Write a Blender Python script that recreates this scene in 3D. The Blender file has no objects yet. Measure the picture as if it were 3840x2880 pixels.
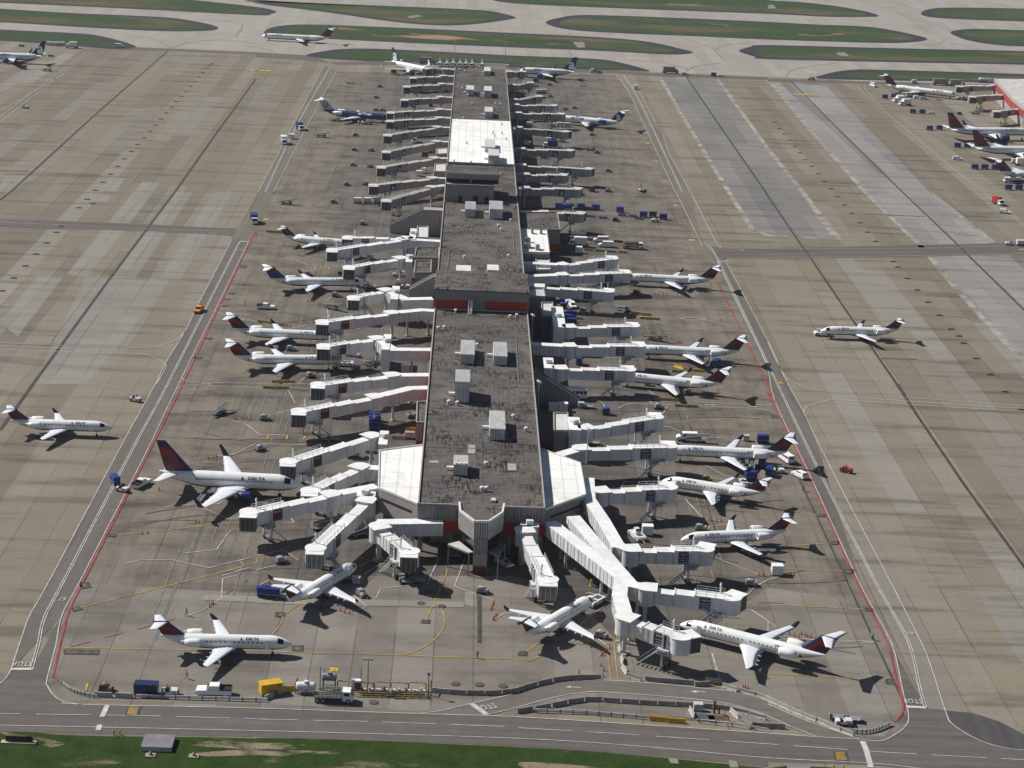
import bpy, bmesh, math, random
from mathutils import Vector, Matrix
random.seed(7)
PI = math.pi
R = math.radians
C = bpy.context.scene.collection
# ------------------------------------------------------------------ materials
MATS = {}
def nodes(name, rough=.6, metal=0., spec=.5):
    m = bpy.data.materials.new(name); m.use_nodes = True
    nt = m.node_tree; b = nt.nodes['Principled BSDF']
    b.inputs['Roughness'].default_value = rough; b.inputs['Metallic'].default_value = metal
    b.inputs['Specular IOR Level'].default_value = spec
    return m, nt, b
def nd(nt, t, **kw):
    n = nt.nodes.new(t)
    for k, v in kw.items(): setattr(n, k, v)
    return n
def math_(nt, op, a, b=None, c=None, clamp=False):
    n = nd(nt, 'ShaderNodeMath', operation=op, use_clamp=clamp)
    for i, v in enumerate((a, b, c)):
        if v is None: continue
        if isinstance(v, (int, float)): n.inputs[i].default_value = v
        else: nt.links.new(v, n.inputs[i])
    return n.outputs[0]
def ramp_(nt, fac, stops, interp='LINEAR'):
    n = nd(nt, 'ShaderNodeValToRGB'); cr = n.color_ramp; cr.interpolation = interp
    while len(cr.elements) < len(stops): cr.elements.new(.5)
    for e, (p, c) in zip(cr.elements, stops):
        e.position = p; e.color = (c[0], c[1], c[2], 1) if not isinstance(c, (int, float)) else (c, c, c, 1)
    nt.links.new(fac, n.inputs[0]); return n.outputs[0]
def mix_(nt, a, b, f, mode='MIX'):
    n = nd(nt, 'ShaderNodeMix', data_type='RGBA', blend_type=mode)
    for i, v in ((0, f), (6, a), (7, b)):
        if isinstance(v, (int, float)): n.inputs[i].default_value = v if i == 0 else (v, v, v, 1)
        elif isinstance(v, tuple): n.inputs[i].default_value = (*v, 1)
        else: nt.links.new(v, n.inputs[i])
    return n.outputs[2]
def pos_(nt):
    g = nd(nt, 'ShaderNodeNewGeometry'); s = nd(nt, 'ShaderNodeSeparateXYZ')
    nt.links.new(g.outputs['Position'], s.inputs[0]); return g.outputs['Position'], s.outputs
def comb_(nt, x, y, z=0.):
    n = nd(nt, 'ShaderNodeCombineXYZ')
    for i, v in enumerate((x, y, z)):
        if isinstance(v, (int, float)): n.inputs[i].default_value = v
        else: nt.links.new(v, n.inputs[i])
    return n.outputs[0]
def noise_(nt, vec, scale, detail=3., rough=.55):
    n = nd(nt, 'ShaderNodeTexNoise'); n.inputs['Scale'].default_value = scale
    n.inputs['Detail'].default_value = detail; n.inputs['Roughness'].default_value = rough
    nt.links.new(vec, n.inputs['Vector']); return n.outputs[0]
def white_(nt, vec):
    n = nd(nt, 'ShaderNodeTexWhiteNoise', noise_dimensions='2D'); nt.links.new(vec, n.inputs['Vector']); return n.outputs[0]
def setc(nt, b, c): nt.links.new(c, b.inputs['Base Color'])
def mat(name, rgb, rough=.55, metal=0., var=.12, scale=.8, spec=.5):
    """plain coat with soft procedural wear"""
    if name in MATS: return MATS[name]
    m, nt, b = nodes(name, rough, metal, spec)
    tc = nd(nt, 'ShaderNodeTexCoord')
    n = noise_(nt, tc.outputs['Object'], scale, 4.)
    lo = tuple(max(0, c*(1-var*1.6)) for c in rgb); hi = tuple(min(1, c*(1+var)) for c in rgb)
    setc(nt, b, ramp_(nt, n, [(.32, lo), (.68, hi)]))
    MATS[name] = m; return m
def concrete(name, stops, stain=(.62, 1.12), slab=7.6, block=52., jx=.035, joint=.72, off=2.4, streak=.0, blot=0., tint=None, fade=None, band=.0, tone=1.):
    m, nt, b = nodes(name, .85, 0, .25)
    P, s = pos_(nt); X, Y = s[0], s[1]
    u = math_(nt, 'DIVIDE', math_(nt, 'ADD', X, off), slab); si = math_(nt, 'FLOOR', u)
    h = white_(nt, comb_(nt, si, 3.7))
    v = math_(nt, 'ADD', math_(nt, 'DIVIDE', Y, block), math_(nt, 'MULTIPLY', h, 9.))
    w1 = white_(nt, comb_(nt, si, math_(nt, 'FLOOR', v)))
    vy = math_(nt, 'DIVIDE', Y, slab)
    w2 = white_(nt, comb_(nt, si, math_(nt, 'FLOOR', vy)))
    col = ramp_(nt, w1, stops, 'CONSTANT')
    hs_ = white_(nt, comb_(nt, si, 11.3)); col = mix_(nt, col, ramp_(nt, hs_, [(0, 1-band), (1, 1+band)]), 1., 'MULTIPLY')
    if tint:
        col = mix_(nt, col, tint[0], ramp_(nt, noise_(nt, P, tint[1], 2.), [(.42, 0.), (.62, tint[2])]))
    col = mix_(nt, col, ramp_(nt, w2, [(0, .985), (1, 1.015)]), 1., 'MULTIPLY')
    if fade:
        dx = math_(nt, 'ABSOLUTE', math_(nt, 'SUBTRACT', X, 6.5)); nf = noise_(nt, P, .03, 4., .6)
        ff = math_(nt, 'ADD', math_(nt, 'DIVIDE', dx, 100.), math_(nt, 'MULTIPLY', math_(nt, 'SUBTRACT', nf, .5), .7))
        col = mix_(nt, col, fade, ramp_(nt, ff, [(.34, 0.), (.72, 1.)]))
    st = noise_(nt, comb_(nt, math_(nt, 'MULTIPLY', X, .022), math_(nt, 'MULTIPLY', Y, .16)), 1., 5., .6)
    col = mix_(nt, col, ramp_(nt, st, [(.34, stain[0]), (.47, 1.), (.66, stain[1])]), 1., 'MULTIPLY')
    if streak:
        sk = noise_(nt, comb_(nt, math_(nt, 'MULTIPLY', X, .5), math_(nt, 'MULTIPLY', Y, .02)), 1., 4., .6)
        col = mix_(nt, col, ramp_(nt, sk, [(.3, 1-streak), (.7, 1+streak*.7)]), 1., 'MULTIPLY')
    if blot:
        bl = noise_(nt, P, .09, 5., .62)
        col = mix_(nt, col, ramp_(nt, bl, [(.34, 1-blot), (.52, 1.), (.75, 1+blot*.35)]), 1., 'MULTIPLY')
    fine = noise_(nt, P, 1.1, 3., .7)
    col = mix_(nt, col, ramp_(nt, fine, [(.25, .9), (.75, 1.09)]), 1., 'MULTIPLY')
    fx = math_(nt, 'FRACT', u); fy = math_(nt, 'FRACT', vy)
    jl = math_(nt, 'LESS_THAN', fx, jx); jh = math_(nt, 'LESS_THAN', fy, jx*.7)
    wj = white_(nt, comb_(nt, si, math_(nt, 'FLOOR', math_(nt, 'DIVIDE', Y, 31.))))
    jf = math_(nt, 'MAXIMUM', math_(nt, 'MULTIPLY', jl, math_(nt, 'MULTIPLY_ADD', wj, .9, .05)), math_(nt, 'MULTIPLY', jh, .06))
    col = mix_(nt, col, mix_(nt, col, joint*.6, 1., 'MULTIPLY'), jf)
    col = mix_(nt, col, tone, 1., 'MULTIPLY')
    setc(nt, b, col); MATS[name] = m; return m
def asphalt(name, rgb, streak=.18, ax='y'):
    m, nt, b = nodes(name, .85, 0, .25)
    P, s = pos_(nt)
    a, c = (s[0], s[1]) if ax == 'y' else (s[1], s[0])
    sk = noise_(nt, comb_(nt, math_(nt, 'MULTIPLY', a, .55), math_(nt, 'MULTIPLY', c, .02)), 1., 4., .6)
    f = noise_(nt, P, .35, 5., .65)
    rgb = tuple(c*.82 for c in rgb); col = mix_(nt, rgb, ramp_(nt, sk, [(.3, 1-streak), (.7, 1+streak)]), 1., 'MULTIPLY')
    col = mix_(nt, col, ramp_(nt, f, [(.3, .88), (.7, 1.1)]), 1., 'MULTIPLY')
    setc(nt, b, col); MATS[name] = m; return m
def grass_mat(name, g1, g2, dirt, lo, hi, sc=.035):
    m, nt, b = nodes(name, .95, 0, .1)
    P, s = pos_(nt)
    n1 = noise_(nt, P, .25, 6., .7); n2 = noise_(nt, comb_(nt, math_(nt, 'MULTIPLY', s[0], .45), s[1]), sc, 6., .68)
    col = ramp_(nt, n1, [(.28, g1), (.72, g2)])
    col = mix_(nt, col, dirt, ramp_(nt, n2, [(lo, 0.), (hi, 1.)]))
    fine = noise_(nt, P, 2.2, 3., .75)
    col = mix_(nt, col, ramp_(nt, fine, [(.25, .62), (.75, 1.4)]), 1., 'MULTIPLY')
    setc(nt, b, col)
    bp = nd(nt, 'ShaderNodeBump'); bp.inputs['Strength'].default_value = .6; bp.inputs['Distance'].default_value = .3
    nt.links.new(noise_(nt, P, 1.6, 4.), bp.inputs['Height']); nt.links.new(bp.outputs[0], b.inputs['Normal'])
    MATS[name] = m; return m
def tar_roof(name, rgb, dark, amt):
    m, nt, b = nodes(name, .9, 0, .2)
    P, s = pos_(nt)
    def band(ax, ay, lo, hi):
        n = noise_(nt, comb_(nt, math_(nt, 'MULTIPLY', s[0], ax), math_(nt, 'MULTIPLY', s[1], ay)), 1., 4., .68)
        return ramp_(nt, n, [(lo, 0.), (hi, 1.)])
    rgb = tuple(c*.86 for c in rgb); big = noise_(nt, P, .07, 4., .6)
    col = mix_(nt, rgb, ramp_(nt, big, [(.3, .72), (.7, 1.22)]), 1., 'MULTIPLY')
    cr = mix_(nt, band(1.7, .22, .49, .56), band(.22, .95, .52, .58), 1., 'LIGHTEN')
    col = mix_(nt, col, dark, math_(nt, 'MULTIPLY', cr, math_(nt, 'MULTIPLY', ramp_(nt, noise_(nt, P, .12, 3.), [(.38, .1), (.6, 1.)]), amt)))
    fy = math_(nt, 'LESS_THAN', math_(nt, 'FRACT', math_(nt, 'DIVIDE', s[1], 13.3)), .018)
    col = mix_(nt, col, mix_(nt, col, .5, 1., 'MULTIPLY'), fy)
    col = mix_(nt, col, ramp_(nt, noise_(nt, P, 1.4, 3., .7), [(.25, .86), (.75, 1.14)]), 1., 'MULTIPLY')
    setc(nt, b, col); MATS[name] = m; return m
def ribbed(name, rgb, pitch=.6, depth=.25, rough=.5):
    """corrugated metal sheet: colour of one coat, relief from a bump"""
    m, nt, b = nodes(name, rough, .0, .4)
    tc = nd(nt, 'ShaderNodeTexCoord'); s = nd(nt, 'ShaderNodeSeparateXYZ'); nt.links.new(tc.outputs['Object'], s.inputs[0])
    t = math_(nt, 'ADD', s.outputs[0], s.outputs[1])
    w = math_(nt, 'SINE', math_(nt, 'MULTIPLY', t, 2*PI/pitch))
    bp = nd(nt, 'ShaderNodeBump'); bp.inputs['Strength'].default_value = 1.; bp.inputs['Distance'].default_value = depth*.3
    nt.links.new(w, bp.inputs['Height']); nt.links.new(bp.outputs[0], b.inputs['Normal'])
    n = noise_(nt, tc.outputs['Object'], .5, 4.)
    setc(nt, b, ramp_(nt, n, [(.3, tuple(c*.85 for c in rgb)), (.7, tuple(min(1, c*1.08) for c in rgb))]))
    MATS[name] = m; return m

def weather(name, rgb, dirt, amt=.5, rough=.5, scale=1.3):
    """painted metal with rain streaks and grime running down it"""
    m, nt, b = nodes(name, rough, 0, .4)
    tc = nd(nt, 'ShaderNodeTexCoord'); s = nd(nt, 'ShaderNodeSeparateXYZ'); nt.links.new(tc.outputs['Object'], s.inputs[0])
    v = comb_(nt, s.outputs[0], s.outputs[1], math_(nt, 'MULTIPLY', s.outputs[2], .18))
    a = ramp_(nt, noise_(nt, v, scale, 5., .65), [(.46, 0.), (.66, amt)]); c = ramp_(nt, noise_(nt, tc.outputs['Object'], .22, 3.), [(.35, .86), (.65, 1.04)])
    setc(nt, b, mix_(nt, mix_(nt, rgb, dirt, a), c, 1., 'MULTIPLY')); MATS[name] = m; return m
def membrane(name, rgb, dirt):
    m, nt, b = nodes(name, .7, 0, .3)
    P, s = pos_(nt)
    c = mix_(nt, rgb, dirt, ramp_(nt, noise_(nt, P, .16, 6., .68), [(.5, 0.), (.68, .5)]))
    for ax, w in ((0, 3.1), (1, 9.)):
        l = math_(nt, 'LESS_THAN', math_(nt, 'FRACT', math_(nt, 'DIVIDE', s[ax], w)), .3/w)
        c = mix_(nt, c, mix_(nt, c, .8, 1., 'MULTIPLY'), l)
    setc(nt, b, mix_(nt, c, ramp_(nt, noise_(nt, P, .05, 3.), [(.35, .9), (.65, 1.03)]), 1., 'MULTIPLY')); MATS[name] = m; return m
white = mat('white_paint', (.80, .80, .79), .4, 0, .05, .4)
offwhite = weather('weathered_white', (.72, .72, .72), (.40, .37, .33), .34)
brtop = weather('bridge_roof_white', (.80, .80, .79), (.55, .52, .48), .22, .5, .6)
lgrey = mat('light_grey_paint', (.50, .51, .52), .5, 0, .1)
grey = mat('grey_metal', (.27, .27, .28), .5, .2, .15)
dgrey = mat('dark_grey', (.075, .075, .08), .6, 0, .2)
black = mat('black_rubber', (.018, .018, .02), .75, 0, .2)
glass = mat('dark_glass', (.012, .016, .022), .12, 0, .1)
wingm = mat('wing_grey', (.66, .68, .71), .4, 0, .05, .3)
alu = mat('bare_aluminium', (.60, .61, .63), .32, .8, .08)
navy = mat('navy_paint', (.012, .022, .085), .35, 0, .1)
blue = mat('blue_paint', (.014, .034, .20), .45, 0, .15)
bright = mat('bright_blue', (.02, .07, .33), .4, 0, .12)
teal = mat('teal_blue', (.012, .05, .12), .4, 0, .12)
red = mat('deep_red', (.23, .006, .013), .45, 0, .1)
redband = mat('red_panel', (.42, .018, .016), .5, 0, .12)
orange = mat('orange_cone', (.62, .08, .015), .6, 0, .1)
vestm = mat('orange_vest', (.75, .11, .02), .7, 0, .1)
vesty = mat('lime_vest', (.50, .72, .04), .7, 0, .1)
yellow = mat('yellow_paint', (.62, .36, .02), .5, 0, .15)
amber = mat('amber_truck', (.70, .27, .015), .4, 0, .1)
dullyel = mat('dull_yellow', (.36, .24, .05), .6, 0, .25)
olive = mat('faded_yellow', (.40, .33, .08), .7, 0, .2)
beige = weather('beige_panel', (.42, .40, .38), (.20, .17, .15), .6)
beigel = mat('beige_light', (.56, .54, .51), .55, 0, .1)
brownm = mat('brown_wall', (.25, .21, .20), .7, 0, .15)
barr = mat('barrier_concrete', (.30, .28, .25), .9, 0, .2)
barl = mat('barrier_pale', (.42, .40, .36), .9, 0, .15)
greenb = mat('green_bin', (.02, .09, .09), .5, 0, .2)
skin = mat('skin', (.36, .20, .13), .6, 0, .1)
cloth = mat('dark_cloth', (.02, .022, .035), .8, 0, .2)
rust = mat('rusty_brown', (.10, .05, .035), .7, 0, .3)
paintw = mat('road_white', (.46, .45, .43), .8, 0, .2, .6)
paintp = mat('stand_line', (.46, .405, .385), .8, 0, .3, .35)
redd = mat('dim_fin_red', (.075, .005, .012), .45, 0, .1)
paintr = mat('road_red', (.31, .04, .045), .8, 0, .3, .35)
painty = mat('road_yellow', (.48, .30, .03), .8, 0, .3, .35)
paintd = mat('road_dark_box', (.06, .055, .05), .9, 0, .3, .5)
tarline = mat('tar_joint', (.050, .042, .036), .9, 0, .3, .3)
roofw = membrane('white_membrane', (.82, .81, .78), (.50, .46, .41))
ribw = ribbed('ribbed_white', (.66, .665, .67), .8)
ribg = ribbed('ribbed_grey', (.26, .25, .25), .7)
ribb = ribbed('ribbed_beige', (.38, .345, .335), 1.0)
rtu = ribbed('ribbed_roof_unit', (.62, .61, .59), .7)
dark = mat('dark_opening', (.012, .012, .014), .8, 0, .2)
# ------------------------------------------------------------------ mesh builder
class MB:
    def __init__(s): s.v = []; s.f = []; s.m = []; s.ms = []; s.sm = []
    def mi(s, m):
        if m not in s.ms: s.ms.append(m)
        return s.ms.index(m)
    def add(s, vs, fs, m, smooth=False):
        o = len(s.v); s.v += [tuple(v) for v in vs]
        for i, f in enumerate(fs):
            s.f.append([o+j for j in f]); s.m.append(s.mi(m[i] if isinstance(m, list) else m)); s.sm.append(smooth)
        return s
    def box(s, c, d, m, rz=0., top=None, tap=(1, 1)):
        x, y, z = d[0]/2, d[1]/2, d[2]/2; cs, sn = math.cos(rz), math.sin(rz)
        vs = []
        for k, zz in ((0, -z), (1, z)):
            tx, ty = (tap if k else (1, 1))
            for px, py in ((-x, -y), (x, -y), (x, y), (-x, y)):
                px *= tx; py *= ty
                vs.append((c[0]+px*cs-py*sn, c[1]+px*sn+py*cs, c[2]+zz))
        t = top or m
        return s.add(vs, [(3, 2, 1, 0), (4, 5, 6, 7), (0, 1, 5, 4), (1, 2, 6, 5), (2, 3, 7, 6), (3, 0, 4, 7)], [m, t, m, m, m, m])
    def beam(s, a, b, w, h, m, top=None, w2=None, h2=None):
        """box from a to b (centres of the bottom edge), upright sides"""
        a, b = Vector(a), Vector(b); d = (b-a); n = Vector((-d.y, d.x, 0))
        n = n.normalized() if n.length > 1e-6 else Vector((0, 1, 0)); w2 = w2 or w; h2 = h2 or h
        vs = [a-n*w/2, b-n*w2/2, b+n*w2/2, a+n*w/2]
        vs += [vs[0]+Vector((0, 0, h)), vs[1]+Vector((0, 0, h2)), vs[2]+Vector((0, 0, h2)), vs[3]+Vector((0, 0, h))]
        t = top or m
        return s.add(vs, [(3, 2, 1, 0), (4, 5, 6, 7), (0, 1, 5, 4), (1, 2, 6, 5), (2, 3, 7, 6), (3, 0, 4, 7)], [m, t, m, m, m, m])
    def prism(s, poly, z0, z1, m, top=None):
        n = len(poly)
        ar = sum(poly[i][0]*poly[(i+1) % n][1]-poly[(i+1) % n][0]*poly[i][1] for i in range(n))
        if ar < 0: poly = poly[::-1]
        zz = z1 if isinstance(z1, (list, tuple)) else [z1]*n
        vs = [(p[0], p[1], z0) for p in poly]+[(p[0], p[1], zz[i]) for i, p in enumerate(poly)]
        fs = [tuple(range(n))[::-1], tuple(range(n, 2*n))]+[(i, (i+1) % n, n+(i+1) % n, n+i) for i in range(n)]
        return s.add(vs, fs, [m, top or m]+[m]*n)
    def sheet(s, poly, z, m):
        n = len(poly)
        ar = sum(poly[i][0]*poly[(i+1) % n][1]-poly[(i+1) % n][0]*poly[i][1] for i in range(n))
        if ar < 0: poly = poly[::-1]
        return s.add([(p[0], p[1], z) for p in poly], [tuple(range(n))], m)
    def cyl(s, a, b, r0, m, r1=None, n=10, smooth=True):
        a, b = Vector(a), Vector(b); d = (b-a).normalized(); r1 = r0 if r1 is None else r1
        u = d.orthogonal().normalized(); w = d.cross(u); vs = []
        for p, r in ((a, r0), (b, r1)):
            for i in range(n):
                t = 2*PI*i/n; vs.append(p+u*math.cos(t)*r+w*math.sin(t)*r)
        s.add(vs, [(i, (i+1) % n, n+(i+1) % n, n+i) for i in range(n)], m, smooth)
        return s.add(vs, [tuple(range(n))[::-1], tuple(range(n, 2*n))], m)
    def loft(s, rings, m, caps=True, smooth=True, fn=None):
        n = len(rings[0]); o = []; ms = []
        vs = [p for r in rings for p in r]
        for k in range(len(rings)-1):
            for i in range(n):
                o.append((k*n+i, k*n+(i+1) % n, (k+1)*n+(i+1) % n, (k+1)*n+i)); ms.append(fn(k, i) if fn else m)
        s.add(vs, o, ms, smooth)
        if caps: s.add(list(rings[0])+list(rings[-1]), [tuple(range(n))[::-1], tuple(range(n, 2*n))], m)
        return s
    def extr(s, prof, y0, y1, m, tw=None):
        """profile in x,z pushed along y; tw narrows points above that height"""
        n = len(prof)
        def yy(p, y): return y*(tw[1] if tw and p[1] > tw[0] else 1)
        vs = [(p[0], yy(p, y0), p[1]) for p in prof]+[(p[0], yy(p, y1), p[1]) for p in prof]
        return s.add(vs, [tuple(range(n)), tuple(range(n, 2*n))[::-1]]+[(i, n+i, n+(i+1) % n, (i+1) % n) for i in range(n)], m)
    def build(s, name, parent=None, loc=(0, 0, 0), fix=True):
        me = bpy.data.meshes.new(name); me.from_pydata(s.v, [], s.f)
        for m in s.ms: me.materials.append(m)
        me.polygons.foreach_set('material_index', s.m); me.polygons.foreach_set('use_smooth', s.sm)
        if fix:
            bm = bmesh.new(); bm.from_mesh(me); bmesh.ops.recalc_face_normals(bm, faces=bm.faces); bm.to_mesh(me); bm.free()
        me.update()
        return link(name, me, parent, loc)
def link(name, me, parent=None, loc=(0, 0, 0)):
    o = bpy.data.objects.new(name, me); C.objects.link(o); o.location = loc
    if parent: o.parent = parent
    return o
def tag(o, label=None, cat=None, group=None, kind=None):
    if label: o['label'] = label
    if cat: o['category'] = cat
    if group: o['group'] = group
    if kind: o['kind'] = kind
    return o
def thing(name, label, cat, loc=(0, 0, 0), rz=0., group=None):
    o = bpy.data.objects.new(name, None); C.objects.link(o); o.empty_display_size = .5
    o.location = loc; o.rotation_euler = (0, 0, rz); return tag(o, label, cat, group)
def copy_tree(o, parent=None):
    c = o.copy(); C.objects.link(c)
    if parent: c.parent = parent
    for ch in list(o.children): copy_tree(ch, c)
    return c
PROTO = {}
def place(key, make, p, rz, label, cat=None, group=None, z=0.):
    """first use moves the built thing itself, later uses copy it part by part"""
    if key in PROTO: o = copy_tree(PROTO[key])
    else: o = make(); PROTO[key] = o
    o.location = (p[0], p[1], z); o.rotation_euler = (0, 0, R(rz))
    return tag(o, label, cat, group)
def smooth_line(p, n=6, closed=False):
    d_ = [p[0]]
    for a in p[1:]:
        if math.hypot(a[0]-d_[-1][0], a[1]-d_[-1][1]) > 2.5: d_.append(a)
    p = d_
    if len(p) < 3: return list(p)
    q = []; L = len(p); rng = range(L) if closed else range(L-1)
    for i in rng:
        a, b, c, d = (p[(i+k) % L] if closed else p[min(max(i+k, 0), L-1)] for k in (-1, 0, 1, 2))
        for j in range(n):
            t = j/n
            q.append(tuple(.5*(2*b[k]+(c[k]-a[k])*t+(2*a[k]-5*b[k]+4*c[k]-d[k])*t*t+(3*b[k]-a[k]-3*c[k]+d[k])*t**3) for k in (0, 1)))
    if not closed: q.append(tuple(p[-1]))
    return q
def ribbon(mb, p, w, z, m, dash=None, sm=0, closed=False):
    if sm: p = smooth_line(p, sm, closed)
    if closed: p = list(p)+[p[0]]
    if dash:
        on, off = dash; acc = 0.
        for a, b in zip(p, p[1:]):
            a, b = Vector(a), Vector(b); L = (b-a).length; d = (b-a)/max(L, 1e-6); t = -acc
            while t < L:
                t0, t1 = max(t, 0), min(t+on, L)
                if t1 > t0+.05: ribbon(mb, [tuple(a+d*t0), tuple(a+d*t1)], w, z, m)
                t += on+off
            acc = (acc+L) % (on+off)
        return
    L = []; Rr = []
    for i, q in enumerate(p):
        a = Vector(p[max(i-1, 0)]); b = Vector(p[min(i+1, len(p)-1)]); d = (b-a)
        d = d.normalized() if d.length > 1e-6 else Vector((1, 0)); n = Vector((-d.y, d.x))
        k = 1.
        if 0 < i < len(p)-1:
            d1 = (Vector(q)-a)
            if d1.length > 1e-6: k = min(1/max(.5, abs(d1.normalized().dot(d))), 1.6)
        L.append(Vector(q)+n*w/2*k); Rr.append(Vector(q)-n*w/2*k)
    for i in range(len(p)-1):
        mb.add([(*Rr[i], z), (*Rr[i+1], z), (*L[i+1], z), (*L[i], z)], [(0, 1, 2, 3)], m)
FONT = {}
def text_mesh(s, size, m, thick=.015, bold=False):
    k = (s, size, m.name, bold)
    if k in FONT: return FONT[k]
    cu = bpy.data.curves.new('lettering', 'FONT'); cu.body = s; cu.size = size; cu.extrude = thick
    cu.space_character = 1.0 if len(s) < 2 else 1.12; cu.align_x = 'CENTER'; cu.align_y = 'CENTER'; cu.resolution_u = 2; cu.offset = size*(.03 if bold else .008)
    o = bpy.data.objects.new('lettering', cu); C.objects.link(o)
    me = bpy.data.meshes.new_from_object(o.evaluated_get(bpy.context.evaluated_depsgraph_get()))
    me.name = 'lettering'; me.materials.clear(); me.materials.append(m)
    bpy.data.objects.remove(o); bpy.data.curves.remove(cu); FONT[k] = me; return me
def lettering(s, size, m, parent, loc, xax, yax, bold=False, name='lettering'):
    o = link(name, text_mesh(s, size, m, bold=bold), parent)
    X, Y = Vector(xax).normalized(), Vector(yax).normalized(); Z = X.cross(Y)
    o.matrix_local = Matrix(((X.x, Y.x, Z.x, loc[0]), (X.y, Y.y, Z.y, loc[1]), (X.z, Y.z, Z.z, loc[2]), (0, 0, 0, 1))); return o
# ------------------------------------------------------------------ aircraft
KIND = dict(
    small=dict(L=26.4, FL=24.6, R=1.35, zc=2.55, nl=3.9, tl=7.8, wx=-9.9, rc=4.9, tc=1.35, hs=10.2, sw=25, wl=1.15, tt=1, fx=-19.6, frc=4.6, ftc=3., fz=6.15, fsw=3.4, ss=3.15, src=2.5, stc=1.35, eng='rear', ex=-17.0, el=3.9, er=.78, ey=2.2, ez=3.15, nw=13, w0=-5.6, wp=.86, win=.3, tx=-6.0, ts=.72, door=-4.6),
    long=dict(L=32.3, FL=30., R=1.38, zc=2.75, nl=4.0, tl=8.4, wx=-12.6, rc=5.6, tc=1.5, hs=11.4, sw=27, wl=1.3, tt=1, fx=-24.7, frc=5.2, ftc=3.4, fz=7.35, fsw=3.9, ss=4.2, src=3., stc=1.5, eng='rear', ex=-21.6, el=4.4, er=.88, ey=2.4, ez=3.35, nw=19, w0=-5.8, wp=.86, win=.3, tx=-6.3, ts=.76, door=-4.6),
    mid=dict(L=33.4, FL=32.3, R=1.9, zc=3.55, nl=4.9, tl=10.5, wx=-10.6, rc=7.6, tc=1.6, hs=16.8, sw=26, wl=2.6, tt=0, fx=-24.2, frc=6.6, ftc=2.1, fz=12.4, fsw=6.6, ss=7.1, src=4.1, stc=1.4, eng='wing', ex=-10.4, el=4.2, er=1.05, ey=4.9, ez=1.75, nw=29, w0=-6.2, wp=.62, win=.3, tx=-7.4, ts=1.15, door=-4.0),
    large=dict(L=47.0, FL=46., R=1.95, zc=4.2, nl=5.4, tl=13., wx=-16.5, rc=9., tc=2., hs=18.6, sw=27, wl=2.6, tt=0, fx=-36.5, frc=8., ftc=2.6, fz=13.4, fsw=7.5, ss=7.6, src=5., stc=1.7, eng='wing', ex=-15.4, el=5., er=1.3, ey=6.3, ez=2.1, nw=46, w0=-6.4, wp=.72, win=.3, tx=-8., ts=1.4, door=-4.6),
    mad=dict(L=45., FL=42., R=1.67, zc=2.75, nl=5., tl=9.5, wx=-20.5, rc=6.6, tc=1.4, hs=16.2, sw=24, wl=0, tt=1, fx=-35.6, frc=6.2, ftc=4., fz=9.0, fsw=5., ss=6.1, src=3.6, stc=1.5, eng='rear', ex=-30.8, el=6., er=.82, ey=2.6, ez=3.4, nw=33, w0=-6.2, wp=.8, win=.3, tx=-8.4, ts=1.2, door=-4.6),
    mid_t=dict(L=37.4, FL=34.8, R=1.67, zc=2.75, nl=5., tl=9., wx=-14.6, rc=6.2, tc=1.4, hs=14., sw=24, wl=0, tt=1, fx=-29., frc=5.8, ftc=3.8, fz=8.7, fsw=4.6, ss=5.6, src=3.4, stc=1.5, eng='rear', ex=-24.4, el=5.2, er=.98, ey=2.75, ez=3.4, nw=25, w0=-6.2, wp=.8, win=.3, tx=-8.8, ts=1.6, door=-4.6),
)
LIV = dict(
    new=dict(body=white, belly=navy, fin='delta', eng=white, tip=navy, title='DELTA', bigeng=blue, tm=navy, stab=wingm),
    old=dict(body=white, belly=navy, fin='old', eng=wingm, tip=navy, title='Delta', tm=navy, stab=white),
    air=dict(body=white, belly=teal, fin='air', eng=bright, tip=teal, title='airTran', tm=teal, stab=wingm),
    airw=dict(body=white, belly=white, fin='air', eng=white, tip=white, title='', tm=teal, stab=white),
    shoe=dict(body=mat('deep_blue', (.016, .036, .125), .35), belly=lgrey, fin='shoe', eng=white, tip=navy, title='airTran', tm=white, stab=white),
)
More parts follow.
